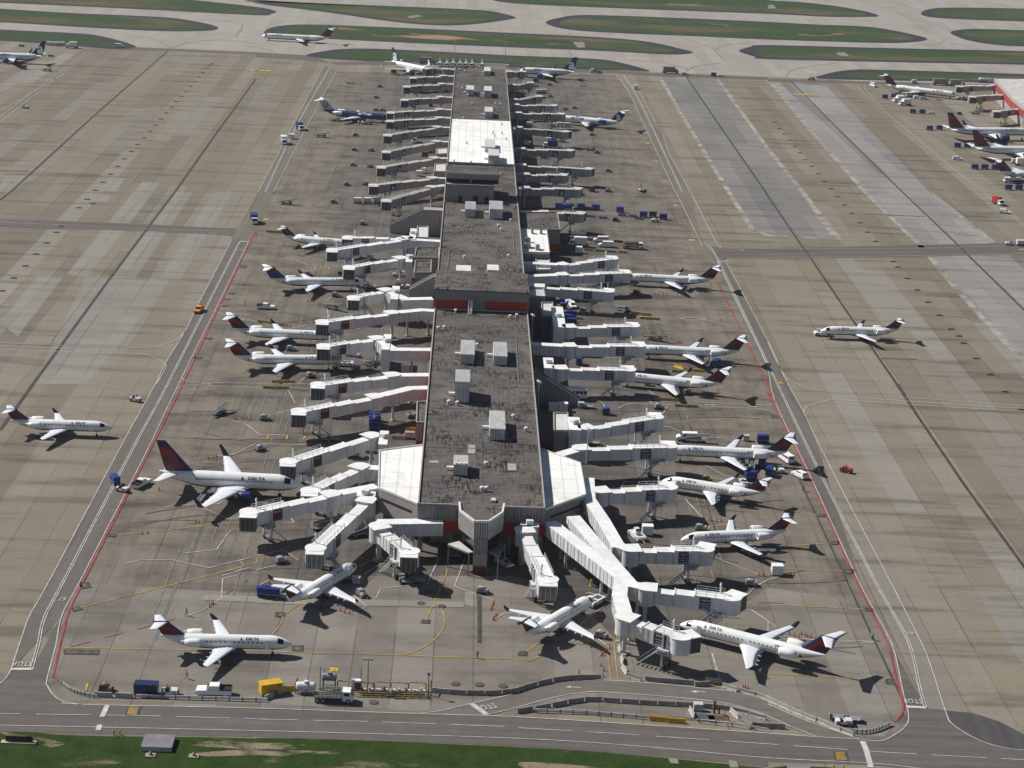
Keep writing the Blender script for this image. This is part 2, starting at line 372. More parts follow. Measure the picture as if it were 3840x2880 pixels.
def plane_proto(kind, liv, detail):
    k = KIND[kind]; l = LIV[liv]; L2 = k['L']*.5; Rr, zc = k['R'], k['zc']
    root = thing('airliner' if kind in ('mid', 'large', 'mad', 'mid_t') else 'regional_jet', '', 'plane')
    n = 20
    def ring(X, ry, rz, zo, sc=1., a0=None, a1=None, m=n):
        if a0 is None: return [(X+L2, ry*sc*math.cos(2*PI*i/m), zc+zo+rz*sc*math.sin(2*PI*i/m)) for i in range(m)]
        return [(X+L2, ry*sc*math.cos(a0+(a1-a0)*i/(m-1)), zc+zo+rz*sc*math.sin(a0+(a1-a0)*i/(m-1))) for i in range(m)]
    def nose(t):                                        # t 0..1 from the tip
        q = (1-(1-t)**1.85)**.70
        return -t*k['nl'], max(.03, Rr*q), max(.03, Rr*q*(.94+.06*t)), -.30*Rr*(1-t)**1.6
    def tail(t):
        r = Rr*(1-.88*t**1.55)
        return -k['FL']+k['tl']*(1-t), r, r, Rr*.70*t**1.5
    rings = [ring(*nose(t)) for t in (0, .02, .06, .13, .24, .38, .55, .75, 1)]
    X0, X1 = -k['nl'], -k['FL']+k['tl']
    rings += [ring(X0+(X1-X0)*t, Rr, Rr, 0) for t in (.25, .5, .75)]
    rings += [ring(*tail(t)) for t in (0, .15, .3, .45, .6, .75, .88, 1)]
    mb = MB()
    def fn(a, i):
        s = math.sin(2*PI*(i+.5)/n)
        return l['belly'] if s < -.62 and 4 < a < len(rings)-3 else l['body']
    mb.loft(rings, l['body'], True, True, fn); mb.build('fuselage', root)
    # cockpit glazing: two bands wrapped on the nose
    mb = MB()
    for sg in (1, -1):
        rr = []
        for t in (.42, .54, .70):
            X, ry, rz, zo = nose(t)
            a0, a1 = R(17), R(72)
            pts = ring(X, ry, rz, zo, 1.012, a0, a1, 5)
            rr.append([(p[0], p[1]*sg, p[2]) for p in pts])
        vs = [p for r_ in rr for p in r_]
        mb.add(vs, [(a*5+i, a*5+i+1, a*5+i+6, a*5+i+5) for a in range(2) for i in range(4)], glass)
    mb.build('cockpit_window', root, fix=False)
    zw = .28*Rr; yw = math.sqrt(Rr*Rr-zw*zw)
    if detail:
        wm = MB(); wm.box((0, 0, 0), (k['win'], .05, .42), glass); wm.v = [(x, y, z) for x, y, z in wm.v]
        proto = None
        for sg in (1, -1):
            for i in range(k['nw']):
                if i in (k['nw']//2+1,) and kind != 'mid': continue
                x = k['w0']-i*k['wp']+L2
                o = wm.build('cabin_window', root) if proto is None else link('cabin_window', proto.data, root)
                proto = proto or o
                o.location = (x, sg*(yw+.0), zc+zw); o.rotation_euler = (-sg*math.asin(zw/Rr), 0, 0)
        for sg in (1, -1):
            d = MB(); d.box((k['door']+L2, sg*(Rr*.985), zc+.05), (.95, .06, 1.75), lgrey); d.box((k['door']+L2, sg*(Rr*.985+.012), zc+.05), (.8, .06, 1.6), l['body']); d.build('door', root)
    else:
        for sg in (1, -1):
            d = MB()
            for i in range(k['nw']):
                d.box((k['w0']-i*k['wp']+L2, sg*(yw+.005), zc+zw), (k['win'], .06, .42), glass)
            d.build('window_row', root)
    # wings
    def airfoil(x, y, z, c, th):
        return [(x, y, z), (x-.12*c, y, z+.6*th*c), (x-.35*c, y, z+.72*th*c), (x-.7*c, y, z+.42*th*c), (x-c, y, z), (x-.7*c, y, z-.12*th*c), (x-.3*c, y, z-.3*th*c), (x-.08*c, y, z-.25*th*c)]
    low = zc-Rr*.62
    for sg in (1, -1):
        w = MB(); tn = math.tan(R(k['sw'])); hs = k['hs']; kx = .36
        secs = [(Rr*.2, k['rc'], k['wx'], .13), (Rr*.95+.1, k['rc']*.93, k['wx']-tn*.9*Rr*.8, .12), (hs*kx, k['rc']*.62, k['wx']-tn*hs*kx, .11), (hs, k['tc'], k['wx']-tn*hs, .1)]
        rr = [airfoil(x+L2, sg*y, low+y*.045, c, th) for y, c, x, th in secs]
        w.loft(rr, wingm, True, True)
        wo = w.build('wing', root)
        xt = k['wx']-tn*hs+L2
        if k['wl']:
            g = MB(); zt = low+hs*.045; wl = k['wl']; c = k['tc']
            r0 = airfoil(xt, sg*hs, zt, c, .09); r1 = airfoil(xt-.35*c-.1, sg*(hs+.12*wl+.15), zt+.3*wl, c*.8, .08); r2 = airfoil(xt-.85*c-.25*wl, sg*(hs+.32*wl), zt+wl, c*.45, .08)
            g.loft([r0, r1, r2], l['tip'], True, True); g.build('winglet', wo)
        for q in (.35, .55, .72):
            fl = MB()
            yy = hs*q; xx = k['wx']-tn*yy-(k['rc']*(1-q)+k['tc']*q)*.8+L2
            fl.box((xx, sg*yy, low+yy*.045-.1), (1.3, .16, .26), wingm)
            fl.build('flap_fairing', wo)
    fr = MB(); xf = k['wx']-k['rc']*.5+L2; wl_ = k['rc']*.72
    fr.loft([[(xf+dx*wl_, Rr*.86*q*math.cos(2*PI*i/12), low-.02+.55*Rr*q*math.sin(2*PI*i/12)) for i in range(12)] for dx, q in ((1, .1), (.8, .7), (.4, 1), (-.4, 1), (-.8, .7), (-1, .1))], l['belly'])
    fr.build('wing_fairing', root)
    # fin
    zb = zc+Rr*.72; H = k['fz']-zb
    def fp(u, v, sg):                                   # chord 0..1, span 0..1
        c = k['frc']*(1-v)+k['ftc']*v; x = k['fx']-k['fsw']*v-u*c+L2
        th = c*.045*math.sin(PI*min(1, u**.6))
        return (x, sg*th, zb+H*v)
    cu = (0, .06, .22, .45, .72, 1); sv = (0, .16, .32, .48, .62, .78, 1)
    f = MB()
    for sg in (1, -1):
        vs = [fp(u, v, sg) for v in sv for u in cu]; fs = []; ms = []
        for b in range(6):
            for a in range(5):
                q = (b*6+a, b*6+a+1, b*6+a+7, b*6+a+6); fs.append(q if sg > 0 else q[::-1])
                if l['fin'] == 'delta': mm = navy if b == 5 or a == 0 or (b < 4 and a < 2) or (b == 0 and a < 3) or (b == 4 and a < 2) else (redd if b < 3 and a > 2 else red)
                elif l['fin'] == 'old': mm = navy if b < 2 else (red if b > 3 else blue)
                elif l['fin'] == 'shoe': mm = lgrey if a > 0 else blue
                else: mm = (teal if b > 2 or a < 2 else navy)
                ms.append(mm)
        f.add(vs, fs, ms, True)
    f.add([fp(u, 1, 1) for u in cu]+[fp(u, 1, -1) for u in cu][::-1], [tuple(range(12))], navy)
    f.add([fp(0, 0, 1), (k['fx']+2.6*H/3+L2, 0, zb-.05), fp(.25, .1, 1), fp(.25, .1, -1)], [(0, 1, 2), (1, 0, 3)], navy if l['fin'] != 'shoe' else lgrey)
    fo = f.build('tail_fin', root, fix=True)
    if l['fin'] in ('air', 'shoe'):
        for sg in (1, -1):
            q = fp(.52, .45, sg); sz = H*.85
            if l['fin'] == 'air': lettering('a', sz*1.25, white, fo, (q[0], q[1]+sg*.06, q[2]), (-sg, 0, 0), (0, 0, 1), True, 'emblem')
            else: lettering('U', sz*.8, navy, fo, (q[0], q[1]+sg*.06, q[2]), (-sg, 0, 0), (0, 0, 1), True, 'emblem')
    # tailplane
    zs = k['fz']+.02 if k['tt'] else zc+Rr*.55
    xs = (k['fx']-k['fsw']-.4*k['ftc']*.2) if k['tt'] else -k['FL']+k['src']*1.25
    for sg in (1, -1):
        y0 = .1 if k['tt'] else Rr*.25
        rr = [airfoil(xs+L2, sg*y0, zs, k['src'], .09), airfoil(xs-k['ss']*.52+L2, sg*k['ss'], zs+(.0 if k['tt'] else .5), k['stc'], .08)]
        t = MB(); t.loft(rr, l['stab'], True, True); t.build('tailplane', root)
    if k['tt']:
        b = MB(); b.loft([[(xs+.5-dx*(k['src']+.9)+L2, .2*q*math.cos(2*PI*i/8), zs+.1+.22*q*math.sin(2*PI*i/8)) for i in range(8)] for dx, q in ((0, .1), (.15, .8), (.5, 1), (.85, .7), (1, .1))], navy if liv != 'shoe' else lgrey); b.build('fin_cap', fo)
    # engines
    for sg in (1, -1):
        ex, el, er, ey, ez = k['ex']+L2, k['el'], k['er'], k['ey']*sg, k['ez']
        e = MB()
        prof = [(-.06, .80), (0, .9), (-.12, .98), (-.5, 1.04), (-el*.45, 1.02), (-el*.72, .86), (-el*.74, .72)]
        prof = [(-.35, .74)]+[(a, q) for a, q in prof]
        e.loft([[(ex+a, ey+er*q*math.cos(2*PI*i/16), ez+er*q*math.sin(2*PI*i/16)) for i in range(16)] for a, q in prof], l.get('bigeng', l['eng']) if k['eng'] == 'wing' else l['eng'], False, True)
        if k['eng'] == 'rear': e.box((ex-el*.42, sg*(Rr*.75+abs(ey)-er)*.5, ez), (el*.5, abs(abs(ey)-er*.6-Rr*.55)+.5, .22), l['body'])
        else: e.box((ex-el*.75, ey, (ez+low)*.5+.55), (el*.8, .3, abs(low-ez)*.8+.5), l['eng'])
        eo = e.build('engine', root)
        i_ = MB(); i_.cyl((ex-.36, ey, ez), (ex-.3, ey, ez), er*.76, dgrey, n=14); i_.cyl((ex-.3, ey, ez), (ex-.05, ey, ez), er*.22, grey, .03, 8); i_.build('intake', eo)
        x_ = MB(); x_.cyl((ex-el*.70, ey, ez), (ex-el*.92, ey, ez), er*.72, alu, er*.55, 14); x_.cyl((ex-el*.92, ey, ez), (ex-el*1.05, ey, ez), er*.36, dgrey, .04, 8); x_.build('exhaust', eo)
    # gear
    wr = .26 if Rr < 1.6 else .45
    g = MB(); xn = -k['nl']*.95+L2; g.cyl((xn, 0, zc-Rr*.9), (xn, 0, wr), .08, lgrey)
    for s2 in (.2, -.2): g.cyl((xn, s2-.07, wr), (xn, s2+.07, wr), wr, black, n=12)
    g.build('nose_gear', root)
    for sg in (1, -1):
        g = MB(); xm = k['wx']-k['rc']*.72+L2; ym = sg*max(1.55, Rr*1.25); g.cyl((xm, ym, low+.1), (xm, ym, wr), .11, lgrey)
        for s2 in (.25, -.25): g.cyl((xm, ym+s2-.1, wr*1.25), (xm, ym+s2+.1, wr*1.25), wr*1.25, black, n=12)
        g.build('main_gear', root)
    # title on both flanks
    if l['title']:
        th = R({'small': 50, 'long': 50, 'mid': 38}.get(kind, 40))
        for sg in (1, -1):
            ts = k['ts']; wdt = ts*.82*len(l['title'])
            x = k['tx']-wdt*.5+L2
            p = (x, sg*(Rr*math.cos(th)+.03), zc+Rr*math.sin(th)+.02)
            up = (0, -sg*math.sin(th), math.cos(th))
            o = lettering(l['title'], ts*(1.25 if l['title'] != 'DELTA' else 1.05), l['tm'], root, p, (-sg, 0, 0), up, liv in ('air', 'shoe'))
            if l['title'].lower() == 'delta':
                x2 = x+sg*(wdt*.5+ts*.75)
                e = MB(); q = ts*.42
                for (a, b, c_), mm in ((((-1, -1), (0, -.25), (0, 1)), red), (((1, -1), (0, -.25), (0, 1)), red), (((-1, -1), (1, -1), (0, -.35)), red)):
                    vs = [(x2-sg*u*q*.8, p[1]-sg*v*q*math.sin(th), p[2]+v*q*math.cos(th)) for u, v in (a, b, c_)]
                    e.add(vs+[(v[0], v[1]-sg*.02, v[2]-.01) for v in vs], [(0, 1, 2), (5, 4, 3), (0, 1, 4, 3), (1, 2, 5, 4), (2, 0, 3, 5)], mm)
                e.build('emblem', root)
    return root
def plane(kind, liv, anchor, p, hd, label, detail=1, group=None):
    k = KIND[kind]; h = R(hd); d = Vector((math.cos(h), math.sin(h)))
    off = k['L']*.5 if anchor == 'n' else -k['L']*.5+k['stc']*1.2
    q = Vector(p)-d*off
    return place(('plane', kind, liv, detail), lambda: plane_proto(kind, liv, detail), q, hd, label, 'plane', group)
# ------------------------------------------------------------------ jet bridges
def rail(mb, a, b, h, m, step=1.6):
    a, b = Vector(a), Vector(b); L = (b-a).length; n = max(1, int(L/step))
    for i in range(n+1):
        q = a.lerp(b, i/n); mb.box((q.x, q.y, q.z+h/2), (.07, .07, h), m)
    for f in (.5, 1.): mb.beam(a+Vector((0, 0, h*f-.06)), b+Vector((0, 0, h*f-.06)), .06, .06, m)
BID = [0]
def bridge(rp, cp, label, style='white', side=1, sign=None, walk=None, vest=None, zr=8.0, zc=7.3, group='jet bridges', text=None, pier=True, turn=78):
    """rp rotunda, cp cab (ground points under their roofs); side +1 cab opens away, -1 towards the near end"""
    BID[0] = (BID[0]+3) % 11; rp, cp = Vector(rp), Vector(cp); d = cp-rp; Ln = d.length; ang = math.atan2(d.y, d.x)
    t = thing('jet_bridge', label, 'jet bridge', (rp.x, rp.y, 0), ang, group)
    W, T, RB = (offwhite, brtop, ribw) if style == 'white' else (beige, beigel, ribb)
    h0, h1 = 2.55, 3.0
    a = MB(); a.cyl((0, 0, zr-3.6), (0, 0, zr-.12), 1.95, W, n=18); a.cyl((0, 0, zr-.12), (0, 0, zr), 2.15, T, n=18); a.box((1.0, 0, zr-.06), (2.3, 4.3, .13), T); ro = a.build('rotunda', t)
    a = MB(); a.cyl((0, 0, 0), (0, 0, zr-3.6), .42, lgrey, n=10); a.box((0, 0, .2), (1.8, 1.8, .4), barr); a.build('column', t)
    # three telescoping tunnels, growing towards the cab
    s0, s3 = 1.7, Ln-1.9; fr = (0, .27, .55, 1.); ws = (2.5, 2.75, 3.05); hs = (2.5, 2.8, 3.1)
    zb = lambda x: (zr-3.1)+(zc-zr)*(x/Ln)
    for i in range(3):
        x0, x1 = s0+(s3-s0)*fr[i], s0+(s3-s0)*fr[i+1]
        a = MB(); a.beam((x0, 0, zb(x0)), (x1, 0, zb(x1)), ws[i], hs[i], RB if style != 'white' else W, T)
        n = max(2, int((x1-x0)/1.25))
        for j in range(n+1):
            xx = x0+.1+(x1-x0-.2)*j/n
            for sg in (1, -1): a.box((xx, sg*(ws[i]/2+.03), zb(xx)+hs[i]*.5), (.09, .09, hs[i]-.1), W)
        a.box((x0+.12, 0, zb(x0)+hs[i]+.06), (.25, ws[i]+.12, .14), T)
        if style != 'white':
            for j in range(n*2): a.box((x0+.3+(x1-x0-.6)*j/(n*2-1), 0, zb(x0+(x1-x0)*j/(n*2-1))+hs[i]+.06), (.12, ws[i]-.1, .1), T)
        a.build('tunnel', t)
    x2 = s0+(s3-s0)*.55; zt = lambda x: zb(x)+3.1
    # cab: round house plus hood turned to the aircraft
    a = MB(); xc = Ln-1.0; z0 = zb(Ln)
    a.cyl((xc, 0, z0-.1), (xc, 0, z0+3.1), 2.1, W, n=18); a.cyl((xc, 0, z0+3.1), (xc, 0, z0+3.24), 2.25, T, n=18); a.build('cab', t)
    cd = math.atan2(side, 0)-ang                       # hood towards +y or -y of the world
    cd = (cd+PI) % (2*PI)-PI
    cd = max(-R(turn), min(R(turn), cd))
    u = Vector((math.cos(cd), math.sin(cd))); hp = Vector((xc, 0))+u*2.3
    a = MB(); a.box((hp.x, hp.y, z0+1.45), (2.3, 3.5, 3.1), dgrey, cd); a.box((hp.x, hp.y, z0+3.08), (2.5, 3.7, .18), T, cd)
    fp_ = hp+u*1.22; nv = Vector((-u.y, u.x))
    for q in (-1.45, -.5, .5, 1.45):
        pp = fp_+nv*q; a.box((pp.x, pp.y, z0+1.4), (.1, .12, 2.8), grey, cd)
    a.build('canopy', t)
    # drive column with bogie
    a = MB(); xd = s0+(s3-s0)*.80
    for sg in (1, -1): a.box((xd, sg*1.75, (zb(xd)+2.9)*.5+.35), (.34, .34, zb(xd)+2.4), lgrey)
    a.box((xd, 0, .75), (.6, 3.9, .4), grey); a.box((xd, 0, zb(xd)-.25), (.7, 3.4, .35), grey)
    dc = a.build('drive_column', t)
    for sg in (1, -1):
        a = MB(); a.cyl((xd, sg*1.1-.25, .55), (xd, sg*1.1+.25, .55), .55, black, n=12); a.build('wheel', dc)
    # roof rails, beacon, service stair, sign
    a = MB()
    for sg in (1, -1): rail(a, (x2+.5, sg*1.4, zt(x2)), (s3-.3, sg*1.4, zt(s3)), 1., lgrey if style == 'white' else beigel)
    a.build('handrail', t)
    a = MB(); a.cyl((s3-1.2, .9*side, zt(s3)), (s3-1.2, .9*side, zt(s3)+1.9), .16, T, n=8); a.cyl((s3-1.2, .9*side, zt(s3)+1.9), (s3-1.2, .9*side, zt(s3)+2.4), .3, T, .12, 8); a.build('beacon', t)
    a = MB(); xs = s3-1.5; sd = -1 if abs(ang) < PI/2 else 1
    a.box((xs, sd*2.2, zb(xs)+.05), (1.6, 1.3, .12), grey)
    for j in range(10):
        f = (j+.5)/10; a.box((xs-1-f*4.4, sd*2.2, zb(xs)*(1-f)), (.3, 1., .06), grey)
    for q in (-.55, .55): a.beam((xs-.8, sd*2.2+q, zb(xs)-.15), (xs-5.4, sd*2.2+q, .0), .07, .22, lgrey); a.beam((xs-.8, sd*2.2+q, zb(xs)+.95), (xs-5.4, sd*2.2+q, 1.), .05, .06, lgrey)
    a.build('service_stair', t)
    a = MB(); xa = x2+(s3-x2)*.62; a.box((xa, sd*1.95, zb(xa)-.35), (2.4, .9, 1.1), lgrey); a.box((xa, sd*2.42, zb(xa)-.35), (2., .04, .8), grey); a.build('air_handler', t)
    if sign:
        xs_ = x2+(s3-x2)*.38; sm = {'red': mat('sign_maroon', (.09, .012, .015), .5), 'blue': mat('sign_navy', (.012, .02, .06), .45), 'teal': mat('sign_teal', (.02, .085, .10), .5)}[sign]
        for sg in (1, -1):
            a = MB(); a.box((xs_, sg*(ws[2]/2+.1), zb(xs_)+1.6), (2.5, .08, 2.5), sm); so = a.build('sign_panel', t)
            yy = sg*(ws[2]/2+.16)
            xx = (1, 0, 0) if sg < 0 else (-1, 0, 0)
            if sign == 'teal': lettering('a', 2.6, beigel, so, (xs_, yy, zb(xs_)+1.55), xx, (0, 0, 1), True)
            else:
                lettering('DELTA', .52, white, so, (xs_, yy, zb(xs_)+2.35), xx, (0, 0, 1))
                if sign == 'blue':
                    a = MB()
                    for j in range(3): a.box((xs_, yy, zb(xs_)+1.6-j*.5), (1.9-.3*(j % 2), .03, .1), lgrey)
                    a.build('text_lines', so)
    inv = Matrix.Rotation(-ang, 2)
    if walk:                                            # fixed walkway: list of world points ending at the rotunda
        pts = [inv @ (Vector(q[:2])-rp) for q in walk]; pts.append(Vector((0, 0)))
        a = MB(); pb = MB(); npb = 0
        for i, (p, q) in enumerate(zip(pts, pts[1:])):
            dd = (q-p); ln = dd.length; dd = dd/ln; e = .0 if i == len(pts)-2 else 1.2
            q2 = q+dd*e if e else q-dd*1.2
            zz = zr-3.2+.03*i+BID[0]*.007
            a.beam((p.x, p.y, zz), (q2.x, q2.y, zz), 3., 2.9+.02*i, RB, T)
            nn = Vector((-dd.y, dd.x)); m_ = max(2, int(ln/1.6))
            for j in range(1, m_):
                for sg in (1, -1):
                    c = p.lerp(q, j/m_)+nn*sg*1.53; a.box((c.x, c.y, zz+1.45), (.12, .12, 2.8), W, math.atan2(dd.y, dd.x))
            if pier:
                m_ = max(1, int(ln/13))
                for j in range(m_):
                    c = p.lerp(q, (j+.5)/m_)+Vector((0, 0)); pb.cyl((c.x, c.y, 0), (c.x, c.y, zz), .35, lgrey, n=8); pb.box((c.x, c.y, .15), (1.2, 1.2, .3), barr); npb += 1
        a.build('walkway', t)
        if npb: pb.build('pier', t)
    if vest:                                            # upright lobby box: x0,y0,x1,y1 world rectangle, top
        x0, y0, x1, y1, zt_ = vest
        pts = [inv @ (Vector(q)-rp) for q in ((x0, y0), (x1, y0), (x1, y1), (x0, y1))]
        a = MB(); a.prism([tuple(q) for q in pts], 0 if zt_ < 9.5 else 3., zt_, RB, T); a.build('lobby', t)
        a = MB(); c = sum(pts, Vector((0, 0)))/4; a.box((c.x, c.y, zt_+.5), (1.7, 1.5, 1.), W); a.build('roof_box', t)
    return t
# ------------------------------------------------------------------ ground vehicles and ramp equipment
def wheels(root, xs, y, r, w=.22, name='wheel'):
    for x in xs:
        for sg in (1, -1):
            a = MB(); a.cyl((x, sg*y-w/2, r), (x, sg*y+w/2, r), r, black, n=12); a.cyl((x, sg*(y+w/2-.01)-.02, r), (x, sg*(y+w/2-.01)+.02, r), r*.5, lgrey, n=8); a.build(name, root)
def mk_cart(col, kind='closed'):
    def f():
        t = thing('baggage_cart', '', '')
        a = MB(); a.box((0, 0, .5), (3., 1.55, .16), dgrey); a.build('chassis', t)
        if kind == 'flat':
            a = MB(); a.box((0, 0, .64), (3.1, 1.6, .1), col); a.box((-1.5, 0, .95), (.06, 1.55, .55), col); a.box((1.5, 0, .95), (.06, 1.55, .55), col); a.build('deck', t)
        else:
            a = MB(); a.box((-1.42, 0, 1.35), (.1, 1.5, 1.6), col); a.box((1.42, 0, 1.35), (.1, 1.5, 1.6), col); a.box((0, 0, 1.3), (.1, 1.5, 1.5), col); a.box((0, 0, 1.0), (2.8, .06, .9), dgrey)
            for sg in (1, -1): a.box((0, sg*.74, 1.42), (2.8, .05, 1.2 if kind == 'closed' else .5), col); a.box((0, sg*.745, .95), (2.8, .06, .08), lgrey)
            a.build('body', t)
            a = MB(); a.box((0, 0, 2.2), (3.05, 1.66, .12), col, tap=(.97, .9)); a.build('canopy', t)
        wheels(t, (-1.1, 1.1), .6, .24, .16)
        a = MB(); a.cyl((1.5, 0, .45), (2.3, 0, .35), .05, dgrey, n=6); a.build('tow_bar', t); return t
    return f
def mk_tug(col, driver=None):
    def f():
        t = thing('baggage_tug', '', '')
        a = MB(); a.extr([(-1.45, .35), (1.5, .35), (1.55, .95), (1.45, 1.15), (.2, 1.2), (.1, .8), (-.7, .75), (-.75, 1.1), (-1.45, 1.05)], -.72, .72, col); a.build('body', t)
        a = MB(); a.box((-.35, 0, .85), (.55, 1., .18), dgrey); a.box((-.65, 0, 1.2), (.14, 1., .6), dgrey); a.build('seat', t)
        a = MB(); a.cyl((.12, .3, 1.15), (-.05, .3, 1.4), .04, black, n=6); a.cyl((-.05, .3, 1.38), (-.07, .3, 1.42), .2, black, n=10); a.build('steering_wheel', t)
        wheels(t, (-.95, .95), .68, .36)
        for sg in (1, -1):
            a = MB(); a.cyl((1.5, sg*.5, .85), (1.58, sg*.5, .85), .1, offwhite, n=8); a.build('headlight', t)
        a = MB(); a.box((1.6, 0, .5), (.12, 1.3, .25), black); a.build('bumper', t)
        return t
    return f
def mk_belt(col):
    def f():
        t = thing('belt_loader', '', '')
        a = MB(); a.box((0, 0, .7), (4., 1.6, .5), col); a.box((1.6, .5, 1.1), (.9, .6, .5), col); a.build('chassis', t)
        a = MB(); a.beam((-3.6, -.2, .75), (3.9, -.2, 2.1), .95, .28, grey, dgrey)
        for sg in (.52, -.52): a.beam((-3.6, -.2+sg, .95), (3.9, -.2+sg, 2.3), .07, .16, lgrey)
        a.build('conveyor', t)
        a = MB(); a.box((.9, .55, 1.1), (.5, .45, .14), black); a.box((.68, .55, 1.4), (.1, .45, .5), black); a.build('seat', t)
        wheels(t, (-1.4, 1.4), .75, .36); return t
    return f
def mk_gpu(col, second):
    def f():
        t = thing('ground_power_cart', '', '')
        a = MB(); a.box((0, 0, .45), (2.7, 1.5, .25), dgrey); a.build('chassis', t)
        a = MB(); a.box((-.35, 0, 1.), (1.5, 1.35, .9), col, tap=(.92, .92)); a.box((.75, 0, .85), (.7, 1.3, .6), second); a.box((-.4, 0, 1.5), (.5, .7, .15), second); a.build('housing', t)
        a = MB()
        for j in range(5): a.cyl((.55+.12*j, -.3, 1.2+.02*j), (.5+.12*j, .35, 1.22), .07, black, n=6)
        a.cyl((.5, .5, 1.1), (1.3, -.5, 1.35), .09, lgrey, n=6); a.build('hose', t)
        wheels(t, (-.9, .9), .68, .28, .18)
        a = MB(); a.cyl((1.3, 0, .4), (2.3, 0, .3), .05, yellow, n=6); a.build('tow_bar', t); return t
    return f
def mk_pushback(col):
    def f():
        t = thing('pushback_tractor', '', '')
        a = MB(); a.extr([(-2.6, .35), (2.6, .35), (2.7, .9), (2.4, 1.15), (-2.3, 1.2), (-2.65, .9)], -1.15, 1.15, col); a.build('body', t)
        a = MB(); a.box((-1.2, .4, 1.55), (1.1, 1., .75), col); a.box((-1.2, .4, 1.62), (1.14, .9, .45), glass); a.box((.9, 0, 1.22), (1.6, 1.2, .1), dgrey); a.build('cabin', t)
        wheels(t, (-1.7, 1.7), 1., .5, .35)
        a = MB(); a.cyl((2.6, 0, .5), (4.4, 0, .45), .07, yellow, n=6); a.build('tow_bar', t); return t
    return f
def mk_car(kind, col, bedcol=None):
    def f():
        nm = {'pickup': 'pickup_truck', 'van': 'van', 'suv': 'estate_car', 'car': 'car', 'cargo': 'cargo_van'}[kind]
        t = thing(nm, '', ''); w = .95; a = MB(); g = MB()
        if kind == 'pickup':
            a.extr([(-2.8, .42), (2.75, .42), (2.85, .75), (2.7, 1.08), (1.2, 1.15), (-2.8, 1.15)], -w, w, col)
            a.extr([(1.25, 1.12), (.65, 1.82), (-.85, 1.85), (-1., 1.12)], -w*.93, w*.93, col, (1.5, .86))
            a.build('body', t)
            b = MB(); b.box((-1.92, 0, 1.17), (1.66, 1.6, .04), bedcol or dgrey); b.box((-1.05, 0, 1.45), (.08, 1.7, .6), bedcol or dgrey)
            for sg in (1, -1): b.box((-1.9, sg*.88, 1.28), (1.75, .1, .26), col if not bedcol else bedcol)
            b.box((-2.76, 0, 1.28), (.08, 1.7, .26), col if not bedcol else bedcol); b.build('cargo_bed', t)
            g.add([(1.19, -.72, 1.24), (1.19, .72, 1.24), (.74, .68, 1.76), (.74, -.68, 1.76)], [(0, 1, 2, 3)], glass); g.box((-.1, 0, 1.5), (1.35, 1.66, .42), glass, tap=(.85, .93)); g.box((-.88, 0, 1.5), (.2, 1.2, .4), glass)
            wx = (-1.85, 1.75); wr = .4; hx = 2.83; hz = .85
        elif kind in ('van', 'cargo'):
            a.extr([(-2.7, .4), (2.65, .4), (2.75, .8), (2.5, 1.15), (1.75, 1.3), (1.15, 2.05), (.9, 2.15), (-2.6, 2.18), (-2.7, 2.0)], -w*1.02, w*1.02, col, (1.4, .9)); a.build('body', t)
            g.add([(1.74, -.8, 1.36), (1.74, .8, 1.36), (1.22, .78, 1.98), (1.22, -.78, 1.98)], [(0, 1, 2, 3)], glass)
            if kind == 'van':
                for q in (.75, -.25, -1.25, -2.15): g.box((q, 0, 1.68), (.8, 1.96, .42), glass, tap=(1, .95))
            else: g.box((.8, 0, 1.68), (.7, 1.96, .42), glass, tap=(1, .95))
            g.box((-2.68, 0, 1.65), (.08, 1.4, .45), glass)
            wx = (-1.7, 1.75); wr = .37; hx = 2.72; hz = .85
        else:
            hgt = 1.78 if kind == 'suv' else 1.45
            a.extr([(-2.3, .38), (2.25, .38), (2.35, .7), (2.2, .95), (1.1, 1.02), (-2.2, 1.02), (-2.35, .8)], -w*.95, w*.95, col)
            a.extr([(1.15, 1.), (.45, hgt-.05), (-1.4 if kind == 'car' else -2.0, hgt), (-2.15, 1.)], -w*.9, w*.9, col, (1.2, .84)); a.build('body', t)
            g.add([(1.08, -.68, 1.08), (1.08, .68, 1.08), (.56, .64, hgt-.1), (.56, -.64, hgt-.1)], [(0, 1, 2, 3)], glass)
            g.box((-.5, 0, (1.05+hgt)/2), (1.9 if kind == 'car' else 2.3, 1.6, hgt-1.2), glass, tap=(.72, .93))
            g.box((-2.05, 0, 1.3), (.12, 1.2, .4), glass)
            wx = (-1.4, 1.4); wr = .34; hx = 2.33; hz = .75
        g.build('window', t, fix=False); wheels(t, wx, .82, wr)
        for sg in (1, -1):
            a = MB(); a.box((hx-.08, sg*.68, hz), (.12, .32, .2), offwhite); a.build('headlight', t)
        a = MB(); a.box((hx, 0, .5), (.12, 1.7, .2), dgrey); a.build('bumper', t); return t
    return f
